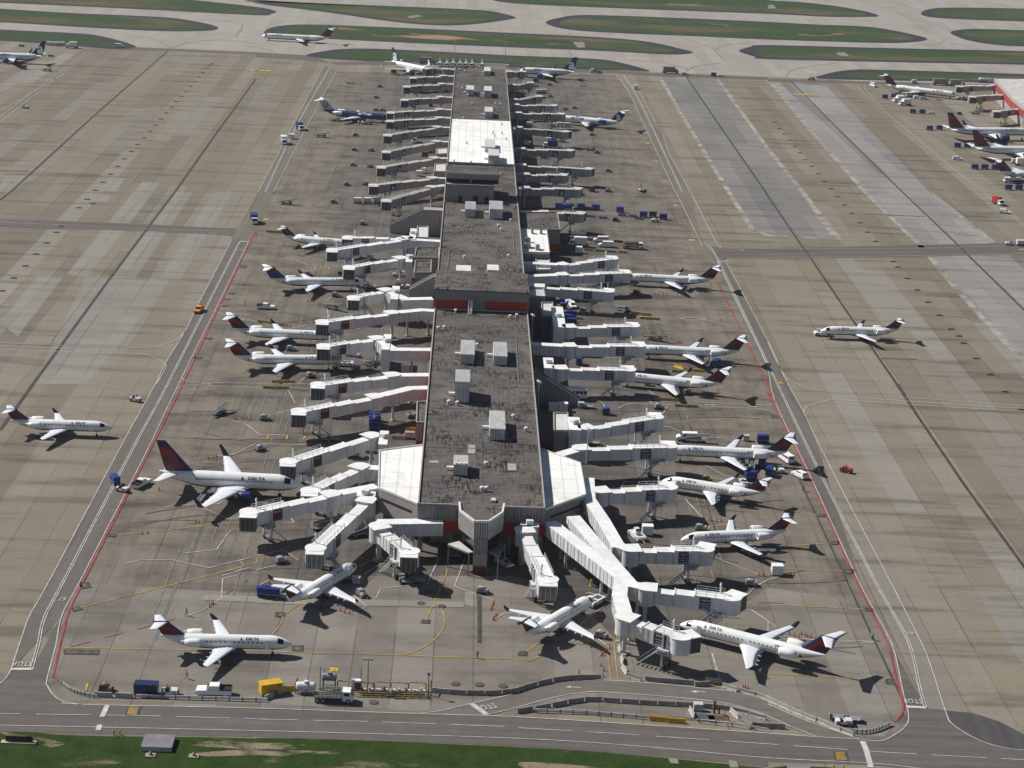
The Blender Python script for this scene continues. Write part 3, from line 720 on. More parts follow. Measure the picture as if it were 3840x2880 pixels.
def mk_truck(body, cabc, kind='box', L=5., H=2.5):
    def f():
        t = thing({'box': 'box_truck', 'stake': 'stake_bed_truck', 'tank': 'fuel_truck', 'lift': 'high_lift_truck', 'ice': 'deicing_truck', 'stair': 'stair_truck'}[kind], '', '')
        a = MB(); a.box((.6, 0, .7), (L+2.6, .9, .3), dgrey); a.build('chassis', t)
        x = L/2+1.0
        a = MB(); a.extr([(x-.85, .5), (x+1., .5), (x+1.1, 1.1), (x+.95, 1.35), (x+.6, 2.35), (x-.85, 2.4)], -1.05, 1.05, cabc); cb = a.build('cab', t)
        a = MB(); a.add([(x+.95, -.9, 1.42), (x+.95, .9, 1.42), (x+.64, .85, 2.25), (x+.64, -.85, 2.25)], [(0, 1, 2, 3)], glass); a.box((x-.1, 0, 1.85), (1., 2.14, .6), glass); a.build('window', cb, fix=False)
        a = MB(); zb = 1.
        if kind in ('box', 'lift'):
            a.box((0, 0, zb+H/2), (L, 2.4, H), body); a.box((0, 0, zb+H+.03), (L-.3, 2.2, .06), body)
            for sg in (1, -1):
                for j in range(6): a.box((-L/2+.2+j*(L-.4)/5, sg*1.21, zb+H/2), (.08, .05, H-.2), body)
            a.build('cargo_box', t)
        elif kind == 'stake':
            a.box((0, 0, zb+.1), (L, 2.3, .2), dgrey)
            for sg in (1, -1):
                for j in range(7): a.box((-L/2+.2+j*(L-.4)/6, sg*1.1, zb+.75), (.1, .08, 1.2), body)
                for q in (.5, .9, 1.25): a.box((0, sg*1.1, zb+q), (L, .05, .16), body)
            a.box((L/2, 0, zb+.8), (.1, 2.2, 1.4), body); a.build('stake_bed', t)
        elif kind == 'tank':
            a.loft([[(-L/2+q*L, 1.1*math.cos(2*PI*i/14)*s, zb+1.+.85*math.sin(2*PI*i/14)*s) for i in range(14)] for q, s in ((0, .85), (.04, 1), (.96, 1), (1, .85))], body); a.box((0, 0, zb+1.9), (L*.7, .6, .12), dgrey); a.build('tank', t)
        else:
            a.cyl((-L*.35, 0, zb+.9), (L*.2, 0, zb+.9), .9, body, n=12); a.box((-L*.45, 0, zb+.4), (.8, 2., .9), body)
            a.build('tank', t)
            a = MB(); a.beam((-L*.4, 0, zb+1.9), (L*.55, 0, zb+3.0), .35, .35, lgrey); a.box((L*.6, 0, zb+3.0), (.9, 1., 1.1), body); a.build('boom', t)
        wheels(t, (-L*.28, -L*.28-1.05, x+.2), .95, .48, .3); return t
    return f
def mk_bus(col):
    def f():
        t = thing('shuttle_bus', '', '')
        a = MB(); a.extr([(-3.6, .4), (3.5, .4), (3.65, 1.2), (3.4, 2.7), (3.1, 2.85), (-3.6, 2.85)], -1.2, 1.2, col); a.build('body', t)
        a = MB()
        for j in range(6): a.box((-3.1+j*1.05, 0, 1.95), (.85, 2.44, .8), glass)
        a.box((3.52, 0, 1.95), (.1, 2.1, 1.), glass); a.build('window', t); wheels(t, (-2.2, 2.4), 1.02, .46, .3); return t
    return f
def mk_barrier(col, L=3.1, H=.95):
    def f():
        a = MB(); n = len([0])
        pr = [(-.32, 0), (.32, 0), (.28, .12), (.13, .36), (.09, H), (-.09, H), (-.13, .36), (-.28, .12)]
        vs = [(-L/2, p[0], p[1]) for p in pr]+[(L/2, p[0], p[1]) for p in pr]
        a.add(vs, [tuple(range(8)), tuple(range(8, 16))[::-1]]+[(i, 8+i, 8+(i+1) % 8, (i+1) % 8) for i in range(8)], col)
        for sg in (-1, 1): a.box((sg*L*.28, 0, .05), (.5, .66, .1), dgrey)
        return a.build('concrete_barrier', None)
    return f
def mk_cone():
    t = thing('traffic_cone', '', '')
    a = MB(); a.box((0, 0, .025), (.42, .42, .05), black); a.build('base', t)
    a = MB(); a.cyl((0, 0, .05), (0, 0, .95), .17, orange, .035, 10); a.build('cone', t); return t
def mk_bin(col):
    def f():
        t = thing('dumpster', '', '')
        a = MB(); a.box((0, 0, .95), (2., 1.6, 1.5), col); a.box((0, -.82, 1.1), (1.8, .06, .12), col); a.box((0, .82, 1.1), (1.8, .06, .12), col); a.build('body', t)
        a = MB(); a.beam((-1.05, 0, 1.7), (1.05, 0, 1.9), 1.7, .08, bright); a.build('lid', t); wheels(t, (-.8, .8), .65, .1, .08); return t
    return f
def mk_box(col, d, name='equipment_box', legs=True):
    def f():
        t = thing(name, '', ''); a = MB(); a.box((0, 0, d[2]/2+.2), d, col)
        for sg in (1, -1):
            for j in range(3): a.box((d[0]*(-.33+.33*j), sg*(d[1]/2+.02), d[2]/2+.2), (.08, .05, d[2]*.95), col)
        a.build('body', t); a = MB(); a.box((0, 0, d[2]+.24), (d[0]+.1, d[1]+.1, .08), col); a.build('lid', t)
        if legs:
            a = MB()
            for sx in (1, -1):
                for sy in (1, -1): a.box((sx*d[0]*.42, sy*d[1]*.4, .1), (.16, .16, .2), dgrey)
            a.build('skid', t)
        return t
    return f
def mk_mast(h):
    def f():
        t = thing('floodlight_mast', '', ''); a = MB(); a.cyl((0, 0, 0), (0, 0, h), .16, lgrey, .09, 8); a.build('pole', t)
        a = MB(); a.box((0, 0, h), (.12, 1.3, .1), lgrey)
        for q in (-.5, 0, .5): a.box((.18, q, h+.22), (.45, .38, .42), offwhite); a.box((-.2, q, h+.5), (.4, .36, .36), offwhite)
        a.build('floodlight', t); return t
    return f
def mk_person(vest, pose, legc=cloth):
    """one skinned body; vest and hair worn over it"""
    def f():
        t = thing('person', '', '')
        P = {}; E = []
        def v(n, co, r, par=None): P[n] = (co, r); E.append((par, n)) if par else None
        st = .30 if pose == 'walk' else .08
        sit = pose == 'sit'
        v('pelvis', (0, 0, .95), .13); v('waist', (.01, 0, 1.1), .12, 'pelvis'); v('chest', (.0, 0, 1.33), .14, 'waist'); v('neck', (.02, 0, 1.5), .055, 'chest'); v('head', (.04, 0, 1.62), .088, 'neck'); v('crown', (.035, 0, 1.74), .07, 'head'); v('nose', (.14, 0, 1.62), .018, 'head')
        for s, n in ((1, 'l'), (-1, 'r')):
            v('hip'+n, (0, s*.1, .9), .095, 'pelvis')
            if sit: v('knee'+n, (.45, s*.14, .9), .065, 'hip'+n); v('ank'+n, (.5, s*.14, .5), .045, 'knee'+n)
            else: v('knee'+n, (s*st*.5+.04, s*.1, .5), .065, 'hip'+n); v('ank'+n, (s*st-(.06 if s < 0 else 0), s*.1, .09), .045, 'knee'+n)
            a = P['ank'+n][0]; v('toe'+n, (a[0]+.2, a[1]+s*.02, a[2]-.04), .04, 'ank'+n)
            v('sho'+n, (0, s*.2, 1.41), .065, 'chest')
            e = (-s*st*.5 if not sit else .12, s*.26, 1.15); h = (-s*st*.9+.08 if not sit else .38, s*.24, .9 if not sit else 1.1)
            if pose == 'arm' and s > 0: e = (.18, .34, 1.35); h = (.34, .4, 1.55)
            v('elb'+n, e, .047, 'sho'+n); v('hand'+n, h, .036, 'elb'+n)
            d = (Vector(h)-Vector(e)).normalized()
            for q, ln in enumerate((.085, .1, .105, .09)):
                b = Vector(h)+d*.05+Vector((0, .0, 0))+Vector((.03*(q-1.5)/1.5, 0, 0)); P['f%d%s' % (q, n)] = (tuple(b+d*ln+Vector((.0, -s*.03, 0))), .009); E.append(('hand'+n, 'f%d%s' % (q, n)))
            P['th'+n] = (tuple(Vector(h)+Vector((.06, -s*.02, .0))+d*.05), .01); E.append(('hand'+n, 'th'+n))
        names = list(P); me = bpy.data.meshes.new('body'); me.from_pydata([P[q][0] for q in names], [(names.index(a), names.index(b)) for a, b in E], [])
        o = bpy.data.objects.new('body', me); C.objects.link(o)
        sk = o.modifiers.new('s', 'SKIN'); sd = o.modifiers.new('d', 'SUBSURF'); sd.levels = 1; sd.render_levels = 1
        if not me.skin_vertices: bpy.context.view_layer.objects.active = o; bpy.ops.mesh.customdata_skin_add()
        for i, q in enumerate(names): me.skin_vertices[0].data[i].radius = (P[q][1],)*2; me.skin_vertices[0].data[i].use_root = (i == 0)
        m2 = bpy.data.meshes.new_from_object(o.evaluated_get(bpy.context.evaluated_depsgraph_get())); bpy.data.objects.remove(o)
        m2.materials.clear()
        for m in (skin, legc, black): m2.materials.append(m)
        for p in m2.polygons:
            c = p.center; p.use_smooth = True
            p.material_index = 2 if c.z < (.14 if not sit else .5) else 1 if (c.z < 1.02 and abs(c.y) < .2) or (1.02 <= c.z < 1.47 and abs(c.y) < .3 and c.z > 1.12) else 0
        b = link('body', m2, t)
        a = MB(); a.loft([[(x+rx*math.cos(2*PI*i/12), ry*math.sin(2*PI*i/12), z) for i in range(12)] for z, rx, ry, x in ((.98, .16, .2, 0), (1.1, .155, .19, .01), (1.3, .17, .22, .0), (1.42, .14, .2, .0), (1.5, .08, .1, .01))], vest, False); a.box((0, 0, 1.2), (.33, .42, .05), lgrey); a.build('vest', t)
        a = MB(); a.loft([[(.03+r_*math.cos(2*PI*i/10), r_*.92*math.sin(2*PI*i/10), z) for i in range(10)] for z, r_ in ((1.66, .1), (1.72, .105), (1.78, .07), (1.8, .02))], rust); a.box((.12, 0, 1.68), (.08, .12, .015), rust); a.build('cap', t)
        return t
    return f
AUTO = ('barr', 'pale'); HEAD = {}
GSE = {
 'cart': (mk_cart(dgrey, 'closed'), 'baggage cart', 'baggage carts on the ramp'), 'bluecart': (mk_cart(bright, 'closed'), 'baggage cart', 'baggage carts on the ramp'),
 'navycart': (mk_cart(blue, 'closed'), 'baggage cart', 'baggage carts on the ramp'), 'whitecart': (mk_cart(offwhite, 'closed'), 'baggage cart', 'baggage carts on the ramp'), 'flat': (mk_cart(blue, 'flat'), 'baggage cart', 'baggage carts on the ramp'), 'dolly': (mk_cart(grey, 'flat'), 'dolly', 'baggage carts on the ramp'),
 'tug': (mk_tug(offwhite), 'tug', 'baggage tugs'), 'greytug': (mk_tug(grey), 'tug', 'baggage tugs'), 'redtug': (mk_tug(redband), 'tug', 'baggage tugs'), 'belt': (mk_belt(grey), 'belt loader', 'belt loaders'), 'whitebelt': (mk_belt(offwhite), 'belt loader', 'belt loaders'),
 'gpu': (mk_gpu(grey, lgrey), 'power cart', 'ground power carts'), 'rustgpu': (mk_gpu(rust, olive), 'power cart', 'ground power carts'), 'push': (mk_pushback(offwhite), 'tractor', 'pushback tractors'),
 'pickup': (mk_car('pickup', white), 'pickup truck', 'service cars and vans'), 'bluebed': (mk_car('pickup', white, mat('black_bed', (.012, .014, .022), .6)), 'pickup truck', 'service cars and vans'), 'redpick': (mk_car('pickup', white, redband), 'pickup truck', 'service cars and vans'),
 'amber': (mk_car('pickup', amber, amber), 'pickup truck', 'service cars and vans'), 'van': (mk_car('van', white), 'van', 'service cars and vans'), 'cargo': (mk_car('cargo', white), 'van', 'service cars and vans'), 'suv': (mk_car('suv', white), 'car', 'service cars and vans'), 'silver': (mk_car('suv', mat('silver_paint', (.5, .51, .53), .3, .4)), 'car', 'service cars and vans'),
 'box': (mk_truck(white, white, 'box', 4.5), 'truck', 'service trucks'), 'bluebox': (mk_truck(blue, white, 'box', 4.5, 2.3), 'truck', 'service trucks'), 'redbox': (mk_truck(redband, white, 'box', 3.6, 2.1), 'truck', 'service trucks'), 'greybox': (mk_truck(grey, grey, 'box', 7, 2.8), 'truck', 'service trucks'), 'stake': (mk_truck(rust, white, 'stake', 5.), 'truck', 'service trucks'),
 'tank': (mk_truck(offwhite, white, 'tank', 5.5), 'truck', 'service trucks'), 'stair': (mk_truck(offwhite, white, 'ice', 4.5), 'truck', 'service trucks'), 'ice': (mk_truck(white, white, 'ice', 5.), 'truck', 'deicing trucks parked beyond the far end'), 'flatbed': (mk_truck(barl, white, 'stake', 4.2), 'truck', 'service trucks'),
 'bus': (mk_bus(white), 'bus', None), 'bin': (mk_bin(greenb), 'dumpster', 'waste bins'),
 'whitebox': (mk_box(white, (2.4, 1.8, 2.)), 'box', 'equipment boxes'), 'bluebox2': (mk_box(navy, (4.2, 1.9, 2.0), 'baggage_container'), 'container', 'equipment boxes'), 'yellowbox': (mk_box(yellow, (3.9, 2.0, 1.95), 'storage_container'), 'container', 'equipment boxes'), 'greybox2': (mk_box(lgrey, (1.6, 1.2, 1.3)), 'box', 'equipment boxes'),
 'barr': (mk_barrier(barr), 'barrier', 'concrete barriers'), 'pale': (mk_barrier(barl), 'barrier', 'concrete barriers'), 'yel': (mk_barrier(olive, 3.4, .8), 'barrier', 'yellow barriers'), 'byel': (mk_barrier(yellow, 3.4, .9), 'barrier', 'yellow barriers'), 'redbarr': (mk_barrier(redband, 2.4, .9), 'barrier', 'yellow barriers'),
 'orange': (mk_person(vestm, 'walk'), 'person', None), 'orange2': (mk_person(vestm, 'stand'), 'person', None), 'lime': (mk_person(vesty, 'arm'), 'person', None), 'rider': (mk_person(vestm, 'sit'), 'person', None),
}
def put(k, p, rz, label, z=0.):
    o = put_(k, p, rz, label, z)
    if label == 'white pickup with dark bed by the bottom guard rail': o.scale = (1.14,)*3
    return o
def put_(k, p, rz, label, z=0.):
    if k in AUTO and label in HEAD: rz = HEAD[label]
    mk, cat, grp = GSE[k]; return place(k, mk, p, rz, label, cat, grp, z)
# ------------------------------------------------------------------ camera, sun, sky
cam = bpy.data.cameras.new('camera'); co = bpy.data.objects.new('camera', cam); C.objects.link(co)
cam.sensor_width = 36; cam.lens = 36*4123.82/2212; cam.clip_start = 1; cam.clip_end = 20000
co.matrix_world = Matrix(((0.9988125, -0.0389682, -0.0292433, 0.0), (-0.0161191, 0.3021136, -0.9531356, 0.0), (0.0459768, 0.9524751, 0.3011267, 159.16), (0.0, 0.0, 0.0, 1.0)))
bpy.context.scene.camera = co
SUN = Vector((-.95, .45, .98)).normalized()
el = math.asin(SUN.z); az = math.atan2(SUN.x, SUN.y)
su = bpy.data.lights.new('sun', 'SUN'); su.energy = 4.8; su.angle = R(.5); su.color = (1, .965, .905)
so = bpy.data.objects.new('sun', su); C.objects.link(so); so.rotation_euler = SUN.to_track_quat('Z', 'Y').to_euler(); so.location = SUN*300
W = bpy.data.worlds.new('World'); bpy.context.scene.world = W; W.use_nodes = True
sk = W.node_tree.nodes.new('ShaderNodeTexSky'); sk.sky_type = 'NISHITA'; sk.sun_disc = False; sk.sun_elevation = el; sk.sun_rotation = az; sk.altitude = 300
W.node_tree.links.new(sk.outputs[0], W.node_tree.nodes['Background'].inputs[0]); W.node_tree.nodes['Background'].inputs[1].default_value = .047
vs = bpy.context.scene.view_settings; vs.view_transform = 'Standard'; vs.look = 'None'; vs.exposure = .22; vs.gamma = 1
hz = bpy.data.materials.new('haze_air'); hz.use_nodes = True; hz.node_tree.nodes.remove(hz.node_tree.nodes['Principled BSDF'])
pv = hz.node_tree.nodes.new('ShaderNodeVolumePrincipled'); pv.inputs['Color'].default_value = (.86, .92, 1, 1); pv.inputs['Density'].default_value = .000035; pv.inputs['Anisotropy'].default_value = 0
hz.node_tree.links.new(pv.outputs[0], hz.node_tree.nodes['Material Output'].inputs['Volume'])
a = MB(); a.box((0, 3500, 95), (10400, 11400, 194), hz); tag(a.build('haze'), kind='stuff')
# ------------------------------------------------------------------ ground
tan = concrete('apron_concrete', [(0, (.196, .167, .126)), (.22, (.224, .193, .147)), (.45, (.208, .177, .133)), (.66, (.236, .207, .163)), (.84, (.229, .206, .171)), (.94, (.251, .230, .197))], (.62, 1.08), tone=.86, block=110, streak=.05, band=.085, joint=.84)
rampm = concrete('ramp_concrete', [(0, (.118, .105, .093)), (.3, (.138, .123, .109)), (.6, (.128, .114, .101)), (.85, (.148, .133, .119))], (.66, 1.12), tone=.84, block=90, streak=.18, blot=.40, off=1.1, band=.05, fade=(.195, .168, .135), joint=.8)
taxim = concrete('taxiway_concrete', [(0, (.325, .300, .262)), (.4, (.345, .318, .28)), (.75, (.305, .283, .25))], (.86, 1.06), tone=.88, jx=.02, joint=.85)
bluep = concrete('new_concrete', tone=.88, stops=[(0, (.186, .177, .166)), (.4, (.204, .194, .181)), (.7, (.174, .166, .158)), (.9, (.218, .207, .193))], stain=(.74, 1.12), jx=.02, joint=.85)
bluel = concrete('newer_concrete', tone=.95, stops=[(0, (.226, .216, .203)), (.4, (.246, .235, .22)), (.7, (.21, .201, .19)), (.9, (.259, .248, .232))], stain=(.74, 1.12), jx=.02, joint=.85)
palep = concrete('pale_slabs', tone=.88, stops=[(0, (.232, .217, .190)), (.5, (.248, .234, .208))], stain=(.8, 1.1))
endm = concrete('end_concrete', [(0, (.208, .186, .158)), (.3, (.232, .209, .180)), (.6, (.218, .196, .168)), (.85, (.248, .226, .198))], (.72, 1.1), tone=.80, block=60, band=.05, blot=.22, joint=.7, jx=.026)
roadm = asphalt('road_asphalt', (.148, .131, .115))
roadx = asphalt('cross_road', (.135, .119, .104), .25, 'x')
roadb = asphalt('end_road', (.132, .117, .107), .2, 'x')
shoul = asphalt('shoulder_asphalt', (.038, .038, .048), .1)
gfar = grass_mat('far_grass', (.028, .052, .022), (.050, .078, .034), (.115, .090, .058), .49, .64, .016)
gnear = grass_mat('near_grass', (.013, .030, .005), (.036, .062, .012), (.17, .135, .09), .60, .70, .11)
soil = grass_mat('bare_soil', (.28, .17, .105), (.34, .22, .14), (.036, .055, .023), .41, .53, .035)
def surf(name, poly, z, m, kind='structure'):
    a = MB(); a.sheet(poly, z, m); return tag(a.build(name, fix=False), kind=kind)
def surfs(name, polys, z, m):
    a = MB()
    for p in polys: a.sheet(p, z, m)
    return tag(a.build(name, fix=False), kind='structure')
surf('ground', [(-5000, -2000), (5000, -2000), (5000, 9000), (-5000, 9000)], 0, tan)
LO = [(-82.07,1092.89),(-81.35,888.46),(-80.85,741.94),(-81.15,662.31),(-80.77,575.95),(-80.45,540.83),(-81.12,510.43),(-80.78,491.36),(-81.05,449.48),(-80.93,361.48),(-81.16,361.46),(-81.11,342.75),(-80.41,331.77),(-79.24,318.31)]
LC = [(-78.18,1084.91),(-79.51,888.92),(-78.17,742.49),(-78.13,657.52),(-77.59,491.78),(-77.89,491.74),(-77.93,444.63),(-78.05,361.74),(-78.16,361.73),(-78.13,341.93),(-76.64,329.03),(-75.62,318.59)]
LI = [(-73.73,1068.34),(-74.75,880.84),(-75.05,743.12),(-74.94,658.09),(-74.69,492.15),(-74.54,492.17),(-74.33,436.59),(-74.81,362.03),(-75.04,362.01),(-75.04,343.27),(-73.35,328.79),(-71.98,314.86),(-71.19,312.15),(-69.31,308.65),(-67.04,306.59),(-64.03,305.79)]
RI = [(85.26,1102.22),(87.9,1039.02),(87.77,923.68),(87.48,776.15),(87.73,776.2),(88.02,681.59),(90.68,657.38),(90.46,584),(90.26,531.19),(87.68,497.31),(87.61,435.54),(87.28,376.71),(87.79,376.75),(87.94,350.41),(87.82,339.7),(85.7,321.17),(84.77,312.32),(83.05,307.74),(79.46,303.58),(77.1,302.13),(74.09,302.56)]
RC = [(89.36,1103.43),(91.47,1020.22),(90.43,776.75),(90.92,776.85),(90.63,682.05),(91.32,655.78),(90.84,532.43),(90.74,513.49),(90.48,440.73),(90.84,377.03),(90.84,377.03),(91.65,347.99),(90.97,336.33),(89.44,324.31),(88.63,315.79)]
RO = [(94.67,906.38),(93.2,861.62),(93.87,777.45),(94.12,777.5),(93.9,684.46),(93.84,656.21),(94.4,557.03),(94.22,555.75),(93.77,524.82),(94.17,488.05),(93.95,471.74),(93.81,429.04),(94.16,377.33),(94.16,377.33),(94.14,346.57),(93.73,334.51),(92.13,315.13),(92.13,309.72),(95.2,304.25),(98.65,301.5),(102.76,300.51)]
surf('ramp', LI[:-3]+[(-60.86,310.64),(-2.5,309.56),(20.64,309.01),(72.6,305.69)]+RI[::-1], .015, rampm)
surf('ramp_end', [(-76.3,358.36),(-73.35,328.79),(-71.98,314.86),(-67.13,307.02),(-33.44,308.17),(-3.9,307.67),(22.75,309.61),(43.6,308.89),(58.21,306.85),(70.49,305.54),(78.5,303.94),(84.53,313.66),(87.96,337.12),(89.29,361.83),(67.17,368.77),(46.59,337.95),(33.19,340),(25.2,363.86),(13.3,370.01),(-18.39,367.14),(-38.82,356.46)], .03, endm)
BT = [(-71.59,312.58),(-70.1,309.5),(-67.04,306.59),(-64.03,305.79),(-33.27,306.63),(-33.24,306.41),(-6.54,306.59),(12.28,306.72),(12.27,306.41),(39.06,305.05),(57.75,303.69),(57.73,303.56),(66.92,302.91),(74.09,302.56)]
surf('road', [(-111.11,307.19),(-85.23,309.27),(-79.94,312.87),(-79.24,318.31),(-75.62,318.59)]+[LI[9]]+BT[:-1]+RI[::-1][:7]+[(88.63,315.79),(92.13,315.13),(92.13,309.72),(95.2,304.25),(98.65,301.5),(102.76,300.51),(178.87,295.29),(172.43,282.36),(99.68,289.28),(80.21,292.59),(74.35,293.41),(56.26,293.41),(56,291.57),(38.05,294.01),(12.1,295.93),(12.11,296.14),(-32.09,296.1),(-32.1,296.18),(-75.68,294.98),(-106.67,293.7)], .045, roadb)
surfs('service_road', [LO[3:]+LI[3:10][::-1], RI[5:13]+RO[5:11][::-1]], .045, roadm)
surfs('far_ramp_road', [LO[:4]+LI[:4][::-1], RI[:6]+RO[:4][::-1]], .04, asphalt('worn_ramp_road', (.176, .154, .129)))
surf('bypass_road', [(-3.87,306.92),(12.42,315.45),(12.43,316.14),(18.92,319.68),(23.85,321.96),(38.44,321.88),(53.33,319.68),(59.59,316.41),(59.39,315.02),(64.9,309.54),(70.45,305.32),(73.71,302.74),(65.9,302.97),(62.29,306.27),(58.79,310.89),(58.92,311.8),(52.25,314.49),(44.35,316.21),(29.51,317.52),(25.22,317.01),(19.8,314.61),(12.33,309.75),(12.32,309.52),(7.69,307.05)], .06, asphalt('bypass_asphalt', (.160, .144, .128), .15, 'x'))
surfs('cross_road', [[(-187.49,677.78),(-166.87,678.26),(-112.82,678.55),(-80.5,677.4),(-79.55,662.59),(-84.11,666.27),(-111.05,667.74),(-163.47,663.96),(-183.69,663.51)], [(90.59,681.68),(94.15,679.4),(112.3,680.77),(112.36,681.15),(157.51,692.93),(214.53,708.1),(233.3,712.97),(228.28,696.06),(210.01,691.61),(167.06,677),(109.89,664.08),(109.94,664.43),(95.8,662.02),(91.1,657.45)]], .03, roadx)
surf('taxiway', [(-416.86,1154.01),(-308.86,1159.22),(-196.18,1130.08),(-124.47,1125.4),(-94.18,1125.24),(-44.08,1125.48),(25.44,1122.12),(105.4,1121.94),(187.4,1122.26),(236.71,1122.07),(331.55,1134.81),(468.41,1135.69),(785.13,1949.02),(36.09,1782.4),(-538,1498.68)], .015, taxim)
surf('far_service_road', [(-200.27,1130.26),(-166.6,1131.2),(-125.11,1131.15),(-104.52,1128.83),(-92.23,1127.83),(-79.36,1100.7),(-94.55,1107.76),(-122.85,1110.81),(-124.15,1122.55),(-178.35,1119.88),(-201.18,1116.42)], .05, roadx)
surf('far_end_road', [(-79.36,1100.7),(-59.56,1113.92),(-22.73,1118.21),(21.29,1127.03),(25.27,1111.75),(86.47,1119.98),(113.44,1117.4),(175.96,1120.74),(175.13,1115.05),(209.32,1115.96),(237.78,1121.93),(273.42,1127.68),(271.25,1118.09),(208.09,1108.91),(173.44,1103.37),(174.45,1110.35),(112.37,1105.7),(82.45,1110.47),(25.15,1104.32),(21.2,1119.88),(-22.55,1111.18),(-74.98,1095.07)], .05, roadx)
surfs('concrete_patch', [[(110.7,1096.26),(144.28,1102.48),(141.83,884.84),(142.35,787.06),(141.49,700.59),(115.49,702.78),(110.74,710.44),(110.46,780.58),(110.07,953.06)]], .02, bluep)
surfs('concrete_patch', [[(174.4,1097.03),(206.08,1097.34),(198.86,798.54),(202.6,705.41),(171.87,692.49),(170.48,792.78)], [(171.54,677.95),(203.01,686.94),(200.19,507.96),(176.85,447.42),(167.6,523.18),(169.91,562.72),(170.1,628.05)]], .02, bluel)
surfs('concrete_patch', [[(179.79,1096.39),(185.19,1096.62),(187.61,925.45),(187.66,836.25),(183.86,832.83),(182.83,918.03)]], .025, bluep)
surfs('repair_slabs', [[(-128.33,732.29),(-120.53,733.88),(-120.18,600.67),(-127.52,602.94)], [(-113.12,735.39),(-105.68,736.9),(-105.08,601.63),(-112.76,600.83)], [(-97.77,738.51),(-90.7,739.94),(-90.53,601.74),(-97.46,601.82)], [(-120.7,599.54),(-93.59,599.75),(-98.47,489.08),(-112.54,487.27)], [(-136.09,600.33),(-127.82,598.97),(-126.77,530.57),(-135.24,545.31)], [(-141.67,758.66),(-135.92,757.55),(-134.96,731.82),(-142.05,731.47)], [(-128.1,752.25),(-120.85,751.48),(-120.66,734.73),(-128.01,734.33)], [(-144.32,724.73),(-135.58,725.42),(-135.03,712.86),(-141.3,713.7)], [(-182.22,752.38),(-171.68,752.3),(-173.58,723.1),(-179.04,721.99)]], .02, palep)
surf('grass', [(-127.81,288.13),(-91.03,293.65),(-75.66,294.86),(-69.8,295.11),(-65.74,294.56),(-57.86,294.58),(-42.18,295.39),(-32.03,295.56),(-32.06,295.76),(-20.15,296.18),(-10.16,296.05),(12.1,295.72),(12.1,295.52),(24.1,295.1),(38.01,293.6),(45.9,292.5),(55.93,291.08),(59.29,292.19),(66.09,292.16),(75.93,291.29),(99.21,287.56),(151.62,281.7)]+[(1500, -800), (-1500, -800)], .03, gnear)
